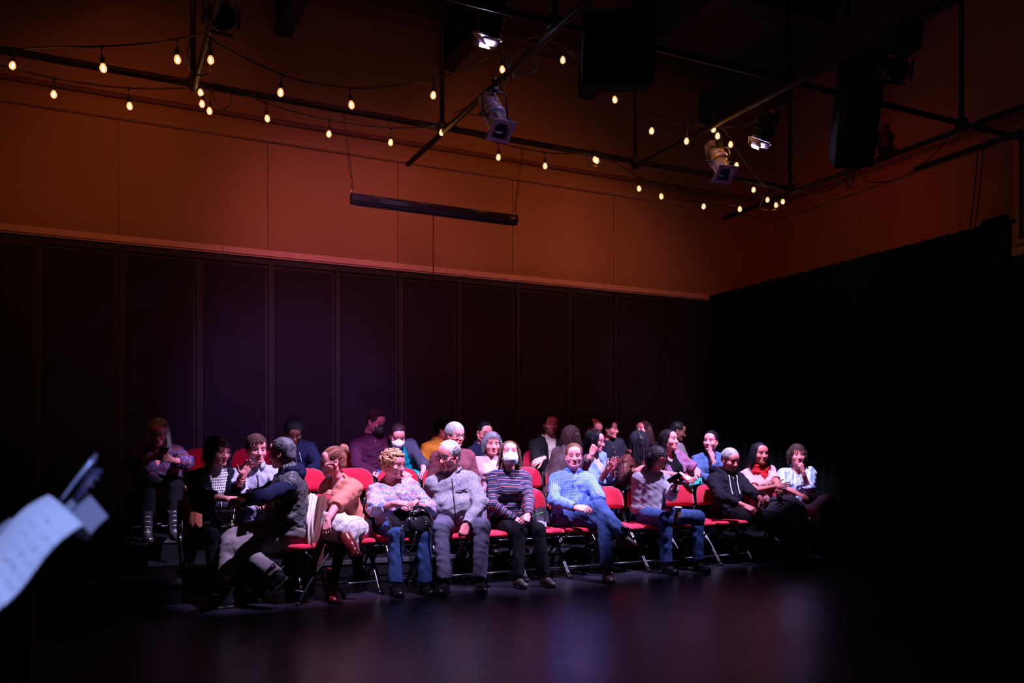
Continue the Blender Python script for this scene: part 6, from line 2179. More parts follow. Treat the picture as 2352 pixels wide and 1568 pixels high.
person('blueshirt', 'woman with black hair and glasses in an open blue shirt, hands pressed together', (1366, 1013), 8.22, 72, -4, hip=(1366, HD2), plat=H1, byaw=45, cyaw=48, S=0.97, girth=1.04, bust=0.015,
       skin=FAIR, hairc=BLACKHAIR, hairc2=(0.022, 0.016, 0.028), hair=dict(kind='bob', len=0.20, n=220, tw=0.0062, steps=9, w=0.028, amp=0.003, part=-0.02, hairline=0.01, curl=0.2), spect=('oval', M_GLS_RED),
       arms={'R': dict(el=(1376, 1108), h=(1401, 1070), pose='flat', dir=(0.55, 0.75, 0.2), dor=(0.1, 0.2, 1.0)), 'L': dict(el=(1410, 1108), h=(1406, 1071), pose='flat', dir=(0.5, 0.8, 0.2), dor=(0.3, 0.1, -1.0))},
       top=dict(n='white_tee', m=C_WHITESH, sl=0.3, inf=0.006, neck=0.0, hem=-0.02), jacket=dict(n='blue_shirt', m=C_BLUESH, sl=1.3, inf=0.006, open=(0.03, 0.05), neck=0.0, collar=(C_BLUESH, 0.02, 0.03), hem=-0.05, cuff=0.004, amp=0.004, ring=0.006), bottom=dict(m=C_DKJEANS), shoes=('low', SH_BLK, SH_SOLE))
person('leather', 'woman in a maroon leather jacket with long black hair falling over her face', (1468, 1014), 8.16, 118, -26, hip=(1436, HD2), plat=H1, byaw=50, cyaw=62, S=0.97, girth=1.02,
       skin=WARM, hairc=BLACKHAIR, hairc2=(0.045, 0.04, 0.06), hair=Hl(len=0.30, n=210, part=0.0, w=0.032, rough=0.3),
       arms={'R': dict(el=(1432, 1106), h=(1466, 1075), pose='relax', dir=(0.9, 0.3, 0.2), dor=(-0.1, 0.6, 0.8)), 'L': dict(el=(1478, 1104), h=(1478, 1076), pose='relax')},
       top=dict(n='leather_jacket', m=C_LEATHER, inf=0.018, hem=-0.05, neck=0.02, collar=(C_LEATHER, 0.045, 0.02), amp=0.005, ring=0.008, cuff=0.003), bottom=dict(m=C_BLACK), shoes=('low', SH_BLK, SH_SOLE))
person('floral', 'smiling woman in a floral blouse with long dark hair and a dangling earring', (1536, 1010), 8.24, 62, 6, hip=(1540, HD2), plat=H1, byaw=36, cyaw=36, S=1.0, girth=1.20, bust=0.04, belly=0.02,
       skin=FAIR, hairc=BLACKHAIR, hairc2=(0.018, 0.012, 0.02), hair=Hl(len=0.26, part=0.03, w=0.024, hairline=0.016),
       arms={'R': dict(el=(1522, 1088), h=(1580, 1093), pose='relax', dir=(0.8, -0.5, 0.3), dor=(0, 0.7, 0.7)), 'L': dict(el=(1604, 1086), h=(1600, 1108), pose='grip', dir=(-0.2, -0.1, 0.9), dor=(0.2, -0.9, 0.2))},
       top=dict(n='black_tank_top', m=C_BLACK, sl=0, inf=0.004, neck=-0.03, hem=-0.02, vneck=(0.09, 0.08)), jacket=dict(n='floral_blouse', m=C_FLORAL, sl=0.80, inf=0.004, open=(0.035, 0.085), neck=0.0, hem=-0.06, flare=0.012, amp=0.004), bottom=dict(m=C_BLACK), shoes=('low', SH_BLK, SH_SOLE))
person('denim', 'woman in a denim jacket with pins, dark hair tied back, hand near her chin', (1633, 1013), 8.30, -22, 4, roll=-4, hip=(1632, HD2), plat=H1, byaw=34, cyaw=6, S=0.97, girth=0.98, bust=0.01,
       skin=FAIR, hairc=BLACKHAIR, hairc2=(0.03, 0.02, 0.03), hair=dict(kind='tied', len=0.12, n=150, tw=0.006, low=-0.05),
       arms={'L': dict(el=(1662, 1092), h=(1632, 1050), pose='flat', dir=(-0.25, 0.95, 0.1), dor=(0.7, 0.1, 0.6)), 'R': dict(el=(1600, 1096), h=(1640, 1100), pose='relax')},
       top=dict(n='black_tee', m=C_BLACK, sl=0.3, inf=0.004, neck=0.0), jacket=dict(n='denim_jacket', m=C_DENIMJ, sl=1.9, inf=0.010, open=(0.01, 0.05), collar=(C_DENIMJ, 0.02, 0.035), neck=0.0, hem=-0.02, cuff=0.004, amp=0.004), bottom=dict(m=C_BLACK), shoes=('low', SH_BLK, SH_SOLE))

# ================================================================== rear row
D3, HD3 = 9.08, 9.18
person('greylong', 'woman with long grey hair and a blue patterned sweater looking at her phone', (364, 990), 8.86, -6, -22, hip=(362, HD3), plat=H2, byaw=10, cyaw=0, S=1.02, girth=1.22, bust=0.03, belly=0.03,
       skin=FAIR, hairc=(0.34, 0.31, 0.34), hairc2=(0.62, 0.58, 0.62), hair=Hl(len=0.22, part=-0.01, w=0.022, vol=-0.002, hairline=0.014), spect=('box', M_GLS_BLK), closed=True,
       arms={'R': dict(el=(304, 1062), h=(362, 1048), pose='grip', dir=(0.8, 0.35, 0.4), dor=(-0.2, 0.2, 0.9)), 'L': dict(el=(427, 1062), h=(388, 1055), pose='grip', dir=(-0.85, 0.2, 0.3), dor=(0.2, -0.1, 0.9))},
       legs={'R': dict(kn=(340, 1118), an=(338, 1216), toe=(0.15, 0, 1)), 'L': dict(kn=(402, 1118), an=(400, 1216), toe=(0.35, 0, 1))},
       top=dict(n='patterned_sweater', m=C_NORDIC, sl=1.62, inf=0.020, hem=-0.05, vneck=(0.12, 0.07), amp=0.004, ring=0.005), bottom=dict(m=C_BLACK, inf=0.02, len=0.72), shoes=('boot', M_SEQ, SH_SOLE, M_CORD))
person('navyhood', 'person with short black hair and glasses in a navy zip hoodie writing', (674, 992), 8.86, 8, -30, hip=(682, HD3), plat=H2, byaw=14, cyaw=6, male=True, S=0.98, girth=1.08,
       skin=DARK, hairc=(0.006, 0.005, 0.006), hairc2=(0.012, 0.010, 0.013), hair=dict(kind='afro', len=0.01, n=10, vol=0.012, amp=0.004, low=-0.03, rough=0.8), spect=('oval', M_GLS_BLK), closed=True,
       arms={'L': dict(el=(734, 1072), h=(702, 1080), pose='pinch', dir=(-0.8, -0.2, 0.4), dor=(0, 0.8, 0.6)), 'R': dict(el=(636, 1072), h=(676, 1086), pose='relax')},
       top=dict(n='hoodie', m=C_NAVY, hood=True, inf=0.018, neck=0.0, zip=(0.1, 0.9, M_ZIP), cords=(0.66, M_CORD, 0.003), hem=-0.05, amp=0.004, ring=0.006), bottom=dict(m=C_DKJEANS), shoes=('low', SH_BLK, SH_SOLE))
person('blackmask', 'man in a black face mask, glasses and maroon quarter-zip sweater', (862, 968), 9.02, 52, -22, hip=(852, HD3), plat=H2, byaw=22, cyaw=22, male=True, S=1.10, girth=1.08,
       skin=FAIR, hairc=DKBROWN, hairc2=(0.12, 0.05, 0.05), hair=Hs(len=0.05, n=200, low=-0.035, vol=0.003), spect=('round', M_GLS_WIRE), mask=(M_MASKB, M_MASKB), closed=True,
       arms={'R': dict(el=(820, 1070), h=(868, 1092), pose='relax'), 'L': dict(el=(898, 1072), h=(880, 1096), pose='relax')},
       top=dict(n='sweater', m=C_BURG, inf=0.016, neck=0.0, collar=(C_BURG, 0.035, 0.020), zip=(0.78, 0.94, M_ZIP), hem=-0.02, amp=0.004), bottom=dict(n='jeans', m=C_JEANS), shoes=('low', SH_BLK, SH_SOLE))
person('tealtop', 'woman in a white face mask, teal top and slate cardigan looking down', (913, 998), 8.92, 12, -34, hip=(936, HD3), plat=H2, byaw=26, cyaw=12, S=0.97, girth=1.0,
       skin=FAIR, hairc=(0.010, 0.006, 0.008), hairc2=(0.09, 0.03, 0.05), hair=dict(kind='tied', len=0.12, n=170, tw=0.006, low=-0.04), mask=(M_MASKW, M_MASKW), closed=True,
       arms={'L': dict(el=(972, 1066), h=(972, 1088), pose='relax'), 'R': dict(el=(900, 1066), h=(930, 1088), pose='relax')},
       top=dict(n='teal_top', m=C_TEAL, sl=0.3, inf=0.008, neck=0.0, hem=-0.06), jacket=dict(n='cardigan', m=C_CARDI, sl=1.35, inf=0.006, open=(0.05, 0.07, -0.0), neck=0.0, hem=-0.06), bottom=dict(n='skirt', m=C_TEAL, inf=0.02), shoes=('low', SH_BLK, SH_SOLE))
person('mustard', 'person in a mustard hoodie half hidden behind short grey hair', (1022, 985), D3, 62, -8, hip=(1002, HD3), plat=H2, byaw=26, cyaw=34, male=True, S=1.0,
       skin=TAN, hairc=BLACKHAIR, hair=dict(kind='curly', len=0.04, n=60, vol=0.008, nr=150, amp=0.004),
       top=dict(n='hoodie', m=C_MUST, hood=True, inf=0.018, hem=-0.04, neck=0.0, amp=0.004), bottom=dict(m=C_BLACK), shoes=('low', SH_BLK, SH_SOLE))
person('navyshirt', 'dim person in a navy shirt and glasses behind the fringed woman', (1112, 993), 8.92, 30, -10, hip=(1100, HD3), plat=H2, byaw=28, cyaw=28, male=True, S=1.0, girth=1.05,
       skin=WARM, hairc=BLACKHAIR, hair=Hs(len=0.05, n=150), spect=('box', M_GLS_BLK),
       top=dict(n='navy_shirt', m=C_NAVYSH, inf=0.014, neck=0.0, collar=(C_NAVYSH, 0.03, 0.03), hem=-0.04), bottom=dict(m=C_BLACK), shoes=('low', SH_BLK, SH_SOLE))
person('bearded', 'bearded man with glasses in a dark jacket and open cream shirt', (1264, 973), 9.04, 16, -4, hip=(1262, HD3), plat=H2, byaw=28, cyaw=18, male=True, S=1.04,
       skin=WARM, hairc=(0.012, 0.008, 0.008), hairc2=(0.05, 0.025, 0.025), hair=Hs(len=0.055, n=190, vol=0.004, mess=0.35), spect=('round', M_GLS_WIRE), beard=0.75,
       arms={'R': dict(el=(1232, 1068), h=(1246, 1051), pose='relax', dir=(-0.6, -0.3, 0.6), dor=(0.2, 0.6, 0.7)), 'L': dict(el=(1300, 1070), h=(1280, 1090), pose='relax')},
       top=dict(n='cream_shirt', m=C_WHITESH, sl=0.3, inf=0.008, neck=0.0, collar=(C_WHITESH, 0.03, 0.03), hem=-0.04), jacket=dict(n='dark_jacket', m=C_BLAZER, inf=0.008, open=(0.035, 0.06), lapel=C_BLAZER, neck=0.0, hem=-0.06), bottom=dict(m=C_BLACK), shoes=('low', SH_BLK, SH_SOLE))
person('balding', 'balding man looking down behind the woman in the blue shirt', (1364, 984), 9.04, 48, -22, hip=(1362, HD3), plat=H2, byaw=30, cyaw=30, male=True, S=1.0,
       skin=WARM, hairc=BLACKHAIR, hairc2=(0.04, 0.02, 0.03), hair=dict(kind='bald', len=0.03, n=120, tw=0.006, low=-0.05), spect=('box', M_GLS_BLK),
       top=dict(n='dark_shirt', m=C_NAVYSH, inf=0.014, neck=0.0, hem=-0.04), bottom=dict(m=C_BLACK), shoes=('low', SH_BLK, SH_SOLE))
person('blacktop', 'short-haired person in a buttoned black shirt looking right', (1399, 985), 9.10, 74, 0, hip=(1412, HD3), plat=H2, byaw=36, cyaw=30, S=0.99, girth=1.08,
       skin=WARM, hairc=BLACKHAIR, hair=Hs(len=0.05, n=160, vol=0.004, low=-0.06),
       top=dict(n='black_shirt', m=cloth('faded_black_shirt', 'plain', (0.022, 0.020, 0.034)), inf=0.016, neck=0.01, collar=(cloth('faded_black_shirt', 'plain', (0.022, 0.020, 0.034)), 0.025, 0.02), buttons=M_BTN, hem=-0.04), bottom=dict(m=C_BLACK), shoes=('low', SH_BLK, SH_SOLE))
person('openmouth', 'dim red-lit woman with long hair and an open mouth at the rear', (1477, 988), 9.10, -36, 8, roll=6, hip=(1482, HD3), plat=H2, byaw=28, cyaw=10, S=0.96,
       skin=WARM, hairc=(0.03, 0.012, 0.010), hairc2=(0.10, 0.03, 0.03), hair=Hl(len=0.28, part=0.0, w=0.026),
       top=dict(n='dark_sweater', m=C_BLACKKNIT, inf=0.014, neck=0.02, hem=-0.04), bottom=dict(m=C_BLACK), shoes=('low', SH_BLK, SH_SOLE))
person('greyshirt', 'dim person in a grey short-sleeved shirt behind the floral blouse', (1556, 990), 9.12, 100, -14, hip=(1570, HD3), plat=H2, byaw=60, cyaw=80, male=True, S=1.0,
       skin=DARK, hairc=BLACKHAIR, hair=Hs(len=0.03, n=150),
       top=dict(n='grey_shirt', m=C_GREYSH, sl=0.8, inf=0.014, neck=0.01, hem=-0.04), bottom=dict(m=C_BLACK), shoes=('low', SH_BLK, SH_SOLE))
# ================================================================== things people hold or have put down
M_PAPER = plain('white_paper', (0.78, 0.78, 0.80), 0.7)
M_PHONE = plain('black_glass_phone', (0.008, 0.008, 0.010), 0.12)
M_LEATHERB = cloth('black_bag_leather', 'leather', (0.020, 0.018, 0.026), rough=0.30, spec=0.6)


def boxthing(name, label, cat, P, y, z, size, mat, bevel=0.003, parts=()):
    """small box-like thing at P with its own axes: y long side, z face normal"""
    root = empty(name, P)
    R = frame(np.asarray(y, float), np.asarray(z, float)).to_4x4()
    w, l, h = size
    b = MB().box((-w / 2, -l / 2, -h / 2), (w / 2, l / 2, h / 2), bevel, R).build('body', mat, root)
    for nm, lo, hi, m in parts:
        MB().box(lo, hi, 0.0008, R).build(nm, m, root)
    return tag(root, label, cat)


def phone(label, P, y, z, mat):
    return boxthing('phone', label, 'phone', P, y, z, (0.072, 0.148, 0.009), mat, 0.003, [('screen', (-0.033, -0.070, -0.0056), (0.033, 0.070, -0.0044), M_PHONE), ('camera_bump', (0.008, 0.042, 0.0044), (0.030, 0.066, 0.0065), M_PHONE)])


def palm(key, side, fwd=0.085, off=-0.03):
    j = ROOTS[key]['J'][side]
    y = nrm(j['hd']); z = nrm(j['do'] - y * (j['do'] @ y))
    return j['wr'] + y * fwd + z * off, y, z


# phones
A, ya, za = palm('greylong', 1); B_, yb, zb = palm('greylong', -1)
phone('black phone in the hands of the long grey-haired woman', (A + B_) / 2 + np.array([0, -0.01, 0.02]), vdir(A, (0.2, 0.75, 0.5)), vdir(A, (0, -0.6, 0.8)), M_PHONE)
P, y, z = palm('reader', -1, 0.10, -0.035)
phone('black phone held up by the man in the grey sweater', P + vdir(P, (0.15, 0.3, 0.4)) * 0.03, vdir(P, (0.85, 0.55, 0.2)), vdir(P, (0.35, -0.6, 0.7)), M_PHONE)
P, y, z = palm('floral', -1, 0.09, -0.03)
phone('turquoise phone lying in the hand of the woman in the floral blouse', at(1597, 1106, 7.90), vdir(P, (0.95, 0.2, 0.1)), vdir(P, (-0.1, 0.45, 0.85)), plain('turquoise_case', (0.02, 0.42, 0.40), 0.4))


# cups and can
def cup(label, P, axis, h, r0, r1, mat, lid, name='coffee_cup', cat='cup'):
    root = empty(name, P)
    M = frame(np.cross(axis, (0.3, 0.9, 0.1)), axis).to_4x4()
    MB().lathe([(0, -h / 2), (r0 * 0.96, -h / 2), (r0, -h / 2 + 0.003), (r1, h / 2 - 0.004), (r1 + 0.002, h / 2), (0, h / 2)], 18, M).build('cup_body', mat, root)
    MB().lathe([(r1 + 0.003, h / 2 - 0.006), (r1 + 0.004, h / 2 + 0.002), (r1 * 0.92, h / 2 + 0.010), (r1 * 0.85, h / 2 + 0.008), (0, h / 2 + 0.008)], 18, M).build('lid', lid, root)
    MB().lathe([(r0 + (r1 - r0) * 0.32 + 0.0012, -h * 0.18), (r0 + (r1 - r0) * 0.72 + 0.0012, h * 0.22)], 18, M, cap=False).build('sleeve', plain('cup_sleeve', (0.22, 0.13, 0.10), 0.8), root)
    return tag(root, label, cat)


P, y, z = palm('reader', 1, 0.085, -0.045)
cup('pale travel cup on the knee of the man in the grey sweater', at(1557, 1182, 7.30), (0, 0, 1), 0.15, 0.030, 0.036, plain('cup_silver', (0.42, 0.40, 0.40), 0.35), plain('cup_lid_pale', (0.6, 0.58, 0.6), 0.4))
cup('dark coffee cup in the hands of the man in the black hoodie', at(1743, 1169, 7.36), (0.1, 0.0, 1), 0.12, 0.030, 0.038, plain('cup_dark', (0.06, 0.02, 0.02), 0.5), plain('cup_lid_black', (0.012, 0.012, 0.014), 0.35))


def can():
    P = at(1787, 1138, 7.42)
    root = empty('drink_can', P)
    h, r = 0.155, 0.027
    MB().lathe([(0, -h / 2), (r * 0.75, -h / 2), (r, -h / 2 + 0.010), (r, h / 2 - 0.012), (r * 0.82, h / 2), (r * 0.75, h / 2 - 0.003), (0, h / 2 - 0.003)], 18).build('can_body', plain('blue_can', (0.02, 0.05, 0.18), 0.25, metal=0.6), root)
    MB().lathe([(r + 0.0006, -0.035), (r + 0.0006, 0.045)], 18, None, cap=False).build('can_label', plain('silver_can_band', (0.4, 0.42, 0.5), 0.3, metal=0.7), root)
    tag(root, 'slim blue drink can held by the woman in the red scarf', 'can')


can()

# notebook of the writer
P, y, z = palm('navyhood', -1, 0.10, -0.02)
boxthing('notebook', 'white notebook on the lap of the person in the navy hoodie', 'notebook', at(692, 1085, 8.80), vdir(P, (0.2, 0.1, 0.95)), (0, 0.1, 1), (0.15, 0.21, 0.012), M_PAPER, 0.002, [('cover', (-0.077, -0.107, -0.0085), (0.077, 0.107, -0.0062), M_BLK)])
tag(MB().tube([P + np.array([0.0, 0.0, 0.02]), P + vdir(P, (-0.2, -0.25, 0.3)) * 0.07], 0.004, 6).build('pen', M_BLK), 'dark pen held over the white notebook', 'pen')
# green pencil and wrapper of the masked woman
Pg = at(1224, 1184, 7.05)
gp = empty('pencil', Pg)
MB().tube([(0, 0, 0), vdir(Pg, (0.93, 0.32, -0.1)) * 0.10], 0.0045, 6).build('shaft', plain('green_pencil', (0.03, 0.42, 0.05), 0.4), gp)
MB().tube([(0, 0, 0), vdir(Pg, (0.93, 0.32, -0.1)) * -0.02], [0.0045, 0.001], 6).build('tip', plain('pencil_wood', (0.45, 0.28, 0.15), 0.6), gp)
tag(gp, 'green pencil in the hand of the masked woman in stripes', 'pencil')


def blob_sheet(name, label, cat, mat, corner, n=14, fold=0.012, seed=1, thick=0.006, nf=3.0, D_bulge=0.0, freq2=1.7):
    """soft cloth: corner = rows of (px,py,D) control points, top to bottom; smooth surface with real folds"""
    rows = []
    for row in corner:
        rows.append(catmull([at(*p) for p in row], max(2, n // (len(row) - 1))))
    cols = list(zip(*rows))
    G = [catmull(c, max(2, n // (len(rows) - 1))) for c in cols]       # G[i][j]: i across, j down
    G = np.array(G)
    O_ = G.reshape(-1, 3).mean(0)
    O_[2] = G[..., 2].min()
    du = np.gradient(G, axis=0); dv = np.gradient(G, axis=1)
    N = np.cross(du, dv); N /= np.linalg.norm(N, axis=2, keepdims=True) + 1e-9
    a, b = np.meshgrid(np.linspace(0, 1, G.shape[0]), np.linspace(0, 1, G.shape[1]), indexing='ij')
    r = np.random.RandomState(seed)
    f = np.sin(a * 2 * np.pi * nf + 1.2 * np.sin(b * 4 + r.rand() * 6) + r.rand() * 6) * (0.35 + 0.65 * b) + 0.5 * np.sin(a * 2 * np.pi * nf * freq2 + b * 7 + r.rand() * 6)
    G = G + N * (fold * f)[..., None]
    root = empty(name, O_)
    MB().sheet((G - O_).tolist(), thick).build('cloth', mat, root)
    return tag(root, label, cat)


C_CREAM = cloth('cream_satin_lining', 'plain', (0.62, 0.48, 0.44), rough=0.4)
C_SUEDE = cloth('brown_suede', 'plain', (0.11, 0.04, 0.035))
C_ORANGE = cloth('rust_coat', 'plain', (0.42, 0.12, 0.07))
C_DOWN = cloth('blue_down', 'plain', (0.05, 0.06, 0.20), rough=0.4)
C_DKCOAT = cloth('charcoal_coat', 'plain', (0.030, 0.027, 0.040))
C_TWEED = cloth('violet_tweed', 'patch', (0.30, 0.26, 0.36), (0.08, 0.07, 0.12), (0.36, 0.30, 0.38), su=60, sv=60)
blob_sheet('coat', 'brown suede coat trailing to the floor beside the coral sweater', 'coat', C_SUEDE, [[(724, 1146, 7.24), (740, 1136, 7.22), (756, 1142, 7.20)], [(704, 1215, 7.14), (728, 1215, 7.04), (746, 1225, 7.02)], [(692, 1270, 7.08), (722, 1268, 6.98), (744, 1260, 6.98)], [(690, 1345, 7.02), (716, 1352, 6.94), (738, 1310, 6.98)]], 18, 0.014, 3, 0.010)
blob_sheet('coat_lining', 'cream satin lining folded over the chair left of the coral sweater', 'coat', C_CREAM, [[(704, 1140, 7.16), (716, 1132, 7.14), (730, 1140, 7.12)], [(697, 1190, 7.04), (709, 1190, 6.99), (721, 1195, 6.97)], [(700, 1225, 7.00), (709, 1228, 6.95), (719, 1232, 6.94)], [(702, 1256, 7.00), (710, 1260, 6.95), (717, 1258, 6.95)]], 18, 0.010, 5, 0.008, 2.2)
blob_sheet('down_jacket', 'blue down jacket hanging off the chair under the quilted vest', 'jacket', C_DOWN, [[(672, 1222, 7.42), (686, 1214, 7.36), (700, 1212, 7.38)], [(676, 1258, 7.32), (690, 1252, 7.28), (704, 1252, 7.30)], [(680, 1284, 7.30), (692, 1290, 7.26), (700, 1280, 7.28)]], 16, 0.012, 9, 0.012, 1.6)
blob_sheet('rust_coat', 'rust coloured coat hanging beside the woman in the houndstooth top', 'coat', C_ORANGE, [[(416, 1178, 7.62), (438, 1174, 7.54), (464, 1180, 7.50)], [(420, 1208, 7.52), (440, 1205, 7.44), (464, 1208, 7.46)], [(422, 1250, 7.50), (438, 1252, 7.44), (456, 1244, 7.46)], [(424, 1290, 7.50), (436, 1296, 7.46), (450, 1284, 7.48)]], 16, 0.014, 4, 0.008)
blob_sheet('coat', 'charcoal coat spread over the lap of the woman in the red scarf', 'coat', C_DKCOAT, [[(1752, 1158, 7.52), (1790, 1136, 7.44), (1830, 1140, 7.44)], [(1760, 1172, 7.30), (1805, 1156, 7.22), (1848, 1160, 7.24)], [(1800, 1190, 7.14), (1825, 1190, 7.04), (1858, 1192, 7.10)], [(1812, 1228, 7.10), (1838, 1234, 7.00), (1868, 1216, 7.06)]], 20, 0.014, 6, 0.008, 2.0)
blob_sheet('scarf_cloth', 'violet tweed jacket wedged between the grey fleece and the striped sweater', 'jacket', C_TWEED, [[(1108, 1128, 7.62), (1118, 1124, 7.60), (1130, 1130, 7.62)], [(1106, 1170, 7.50), (1116, 1168, 7.46), (1128, 1172, 7.48)], [(1104, 1212, 7.44), (1114, 1216, 7.40), (1124, 1210, 7.42)]], 14, 0.010, 8, 0.010)
blob_sheet('dark_jacket', 'dark jacket left on the empty chair right of the masked woman', 'jacket', C_DKCOAT, [[(1222, 1172, 7.62), (1242, 1164, 7.60), (1258, 1172, 7.62)], [(1222, 1186, 7.46), (1242, 1182, 7.44), (1262, 1188, 7.46)], [(1226, 1200, 7.38), (1244, 1198, 7.34), (1262, 1202, 7.36)]], 14, 0.012, 2, 0.012)
blob_sheet('snack_wrapper', 'crumpled silver wrapper beside the masked woman', 'wrapper', plain('silver_wrapper', (0.45, 0.42, 0.52), 0.3, metal=0.6), [[(1228, 1198, 7.24), (1242, 1195, 7.22), (1256, 1200, 7.24)], [(1230, 1206, 7.16), (1244, 1204, 7.12), (1256, 1207, 7.14)], [(1234, 1214, 7.12), (1246, 1215, 7.08), (1252, 1210, 7.12)]], 16, 0.008, 11, 0.002, 4.0, freq2=2.7)


# ------------------------------------------------------------------ handbag
def handbag():
    C = at(943, 1192, 7.04)
    r, u_, c = viewbasis(C)
    root = empty('handbag', C)
    s = SDF((-0.22, -0.13, -0.17), (0.22, 0.13, 0.16), 0.0075)
    s.rc((-0.115, 0, -0.085), (0.115, 0, -0.085), 0.065, 0.065, 0.0, ((0, 1, 0), 0.85))
    s.rc((-0.135, 0, -0.02), (0.135, 0, -0.02), 0.052, 0.052, 0.05, ((0, 1, 0), 0.8))
    s.rc((-0.12, 0, 0.05), (-0.02, 0, 0.045), 0.035, 0.026, 0.06, ((0, 1, 0), 0.6))
    s.rc((0.12, 0, 0.055), (0.02, 0, 0.045), 0.035, 0.026, 0.06, ((0, 1, 0), 0.6))
    V, Q = s.mesh()
    N = vnormals(V, Q)
    V = fold_disp(V, N, 0.005, 5, 0.12)
    R = np.stack([r, -c, u_])          # local x right, y away, z up
    body = mobj('bag_body', np_mesh('bag_body', V @ R, Q, True, V), M_LEATHERB, root)
    T = lambda p: np.asarray(p, float) @ R
    MB().tube([T(p) for p in catmull([(-0.005, -0.060, 0.06), (0.0, -0.068, 0.0), (0.002, -0.066, -0.09), (0.0, -0.05, -0.14)], 5)], 0.004, 6).build('seam', M_LEATHERB, body)
    for sx in (0,):
        MB().tube([T(p) for p in catmull([(0.02, -0.03, 0.05), (0.03, -0.04, 0.10), (0.07, -0.04, 0.115), (0.13, -0.035, 0.08), (0.17, -0.03, 0.0), (0.165, -0.03, -0.06)], 6)], 0.009, 6).build('handle', M_LEATHERB, root)
        MB().tube([T(p) for p in catmull([(-0.14, -0.01, 0.05), (-0.10, -0.02, 0.085), (-0.05, -0.02, 0.07), (-0.02, -0.02, 0.05)], 6)], 0.009, 6).build('handle', M_LEATHERB, root)
    MB().tube([T(p) for p in catmull([(-0.07, -0.06, -0.07), (-0.072, -0.085, -0.13), (-0.06, -0.09, -0.22), (-0.02, -0.09, -0.27), (0.02, -0.088, -0.22), (0.05, -0.07, -0.10)], 6)], 0.010, 5).build('strap', M_LEATHERB, root)
    MB().tube([T(p) for p in catmull([(0.15, -0.03, -0.05), (0.17, -0.06, -0.12), (0.19, -0.07, -0.22)], 6)], 0.009, 5).build('strap', M_LEATHERB, root)
    for p in ((-0.07, -0.066, -0.06), (0.13, -0.05, -0.03), (0.165, -0.04, -0.055), (0.03, -0.05, 0.06)):
        MB().tube([T(np.array(p) + np.array([0.013 * math.cos(t * PI / 5), 0, 0.010 * math.sin(t * PI / 5)])) for t in range(10)], 0.003, 5, closed=True).build('buckle', M_CHROME, root)
    tag(root, 'black leather handbag on the lap of the curly blond woman', 'handbag')


handbag()


def lapbag():
    C = at(508, 1166, 7.34)
    r, u_, c = viewbasis(C)
    R = np.stack([r, -c, u_])
    T = lambda p: np.asarray(p, float) @ R
    root = empty('shoulder_bag', C)
    s = SDF((-0.13, -0.08, -0.10), (0.13, 0.08, 0.10), 0.007)
    s.rc((-0.085, 0, -0.03), (0.085, 0, -0.03), 0.035, 0.035, 0.0)
    s.rc((-0.09, 0, 0.02), (0.09, 0, 0.025), 0.030, 0.030, 0.03)
    V, Q = s.mesh()
    mobj('bag_body', np_mesh('bag_body', V @ R, Q, True, V), M_LEATHERB, root)
    MB().box((-0.105, -0.038, -0.002), (0.105, 0.034, 0.046), 0.012, Matrix([list(R[:, i]) + [0] for i in range(3)] + [[0, 0, 0, 1]])).build('flap', plain('bag_flap', (0.05, 0.055, 0.09), 0.35), root)
    MB().tube([T(p) for p in ((0.0, -0.040, 0.05), (0.002, -0.043, 0.02), (0.0, -0.041, -0.005))], 0.004, 5).build('trim', M_TILE, root)
    pts = catmull([(-0.10, -0.01, 0.03), (-0.085, -0.05, 0.02), (-0.045, -0.075, -0.03), (0.0, -0.08, -0.10), (0.045, -0.08, -0.135), (0.085, -0.07, -0.10), (0.10, -0.03, -0.02)], 6)
    g = [[T(p + np.array([0, 0, w])) for w in (-0.011, 0.011)] for p in pts]
    MB().sheet(g, 0.003).build('strap', plain('bag_strap', (0.55, 0.44, 0.46), 0.7), root)
    tag(root, 'small dark shoulder bag with a pale strap on the houndstooth woman', 'bag')


lapbag()

# ------------------------------------------------------------------ small worn things
def ring_on(root, C, axis, r, t, mat, name):
    M = frame(np.cross(axis, (0.31, 0.2, 0.9)), axis).to_3x3()
    pts = [Vector(C) + M @ Vector((r * math.cos(a * PI / 8), r * math.sin(a * PI / 8), 0)) - root.location for a in range(16)]
    return MB().tube(pts, t, 5, closed=True).build(name, mat, root)


q = ROOTS['hound']; j = q['J'][-1]
for k in range(3): ring_on(q['root'], j['wr'] - j['fd'] * (0.005 + 0.018 * k), j['fd'], 0.034, 0.004, plain('bangle', (0.5, 0.2, 0.15), 0.3, metal=0.7), 'bracelet')
q = ROOTS['greylong']; j = q['J'][-1]
ring_on(q['root'], j['wr'] - j['fd'] * 0.01, j['fd'], 0.030, 0.004, M_BLK, 'bracelet')
q = ROOTS['floral']
e = q['W'] + q['Rh'] @ np.array([0.086, -0.012, -0.058])
ring_on(q['root'], e, vdir(e, (0.2, 0, 1)), 0.012, 0.003, M_CHROME, 'earring')
e2 = e - np.array([0, 0, 0.026])
ring_on(q['root'], e2, vdir(e2, (0.2, 0, 1)), 0.014, 0.003, M_CHROME, 'earring')
q = ROOTS['denim']
for k, (px, py, m) in enumerate(((1609, 1071, M_TILE), (1616, 1070, M_REDSTK), (1611, 1083, M_CHROME))):
    c = at(px, py, 8.15)
    d = q['Nk'] - q['u'] * (0.17 + 0.02 * k) + q['rc'] * (0.085 - 0.018 * k) + q['fc'] * 0.148
    MB().lathe([(0, -0.003), (0.014, -0.003), (0.014, 0.002), (0.008, 0.005), (0, 0.005)], 10, Matrix.Translation(Vector(d) - q['root'].location) @ frame(q['u'], q['fc']).to_4x4()).build('pin_badge', m, q['root'])

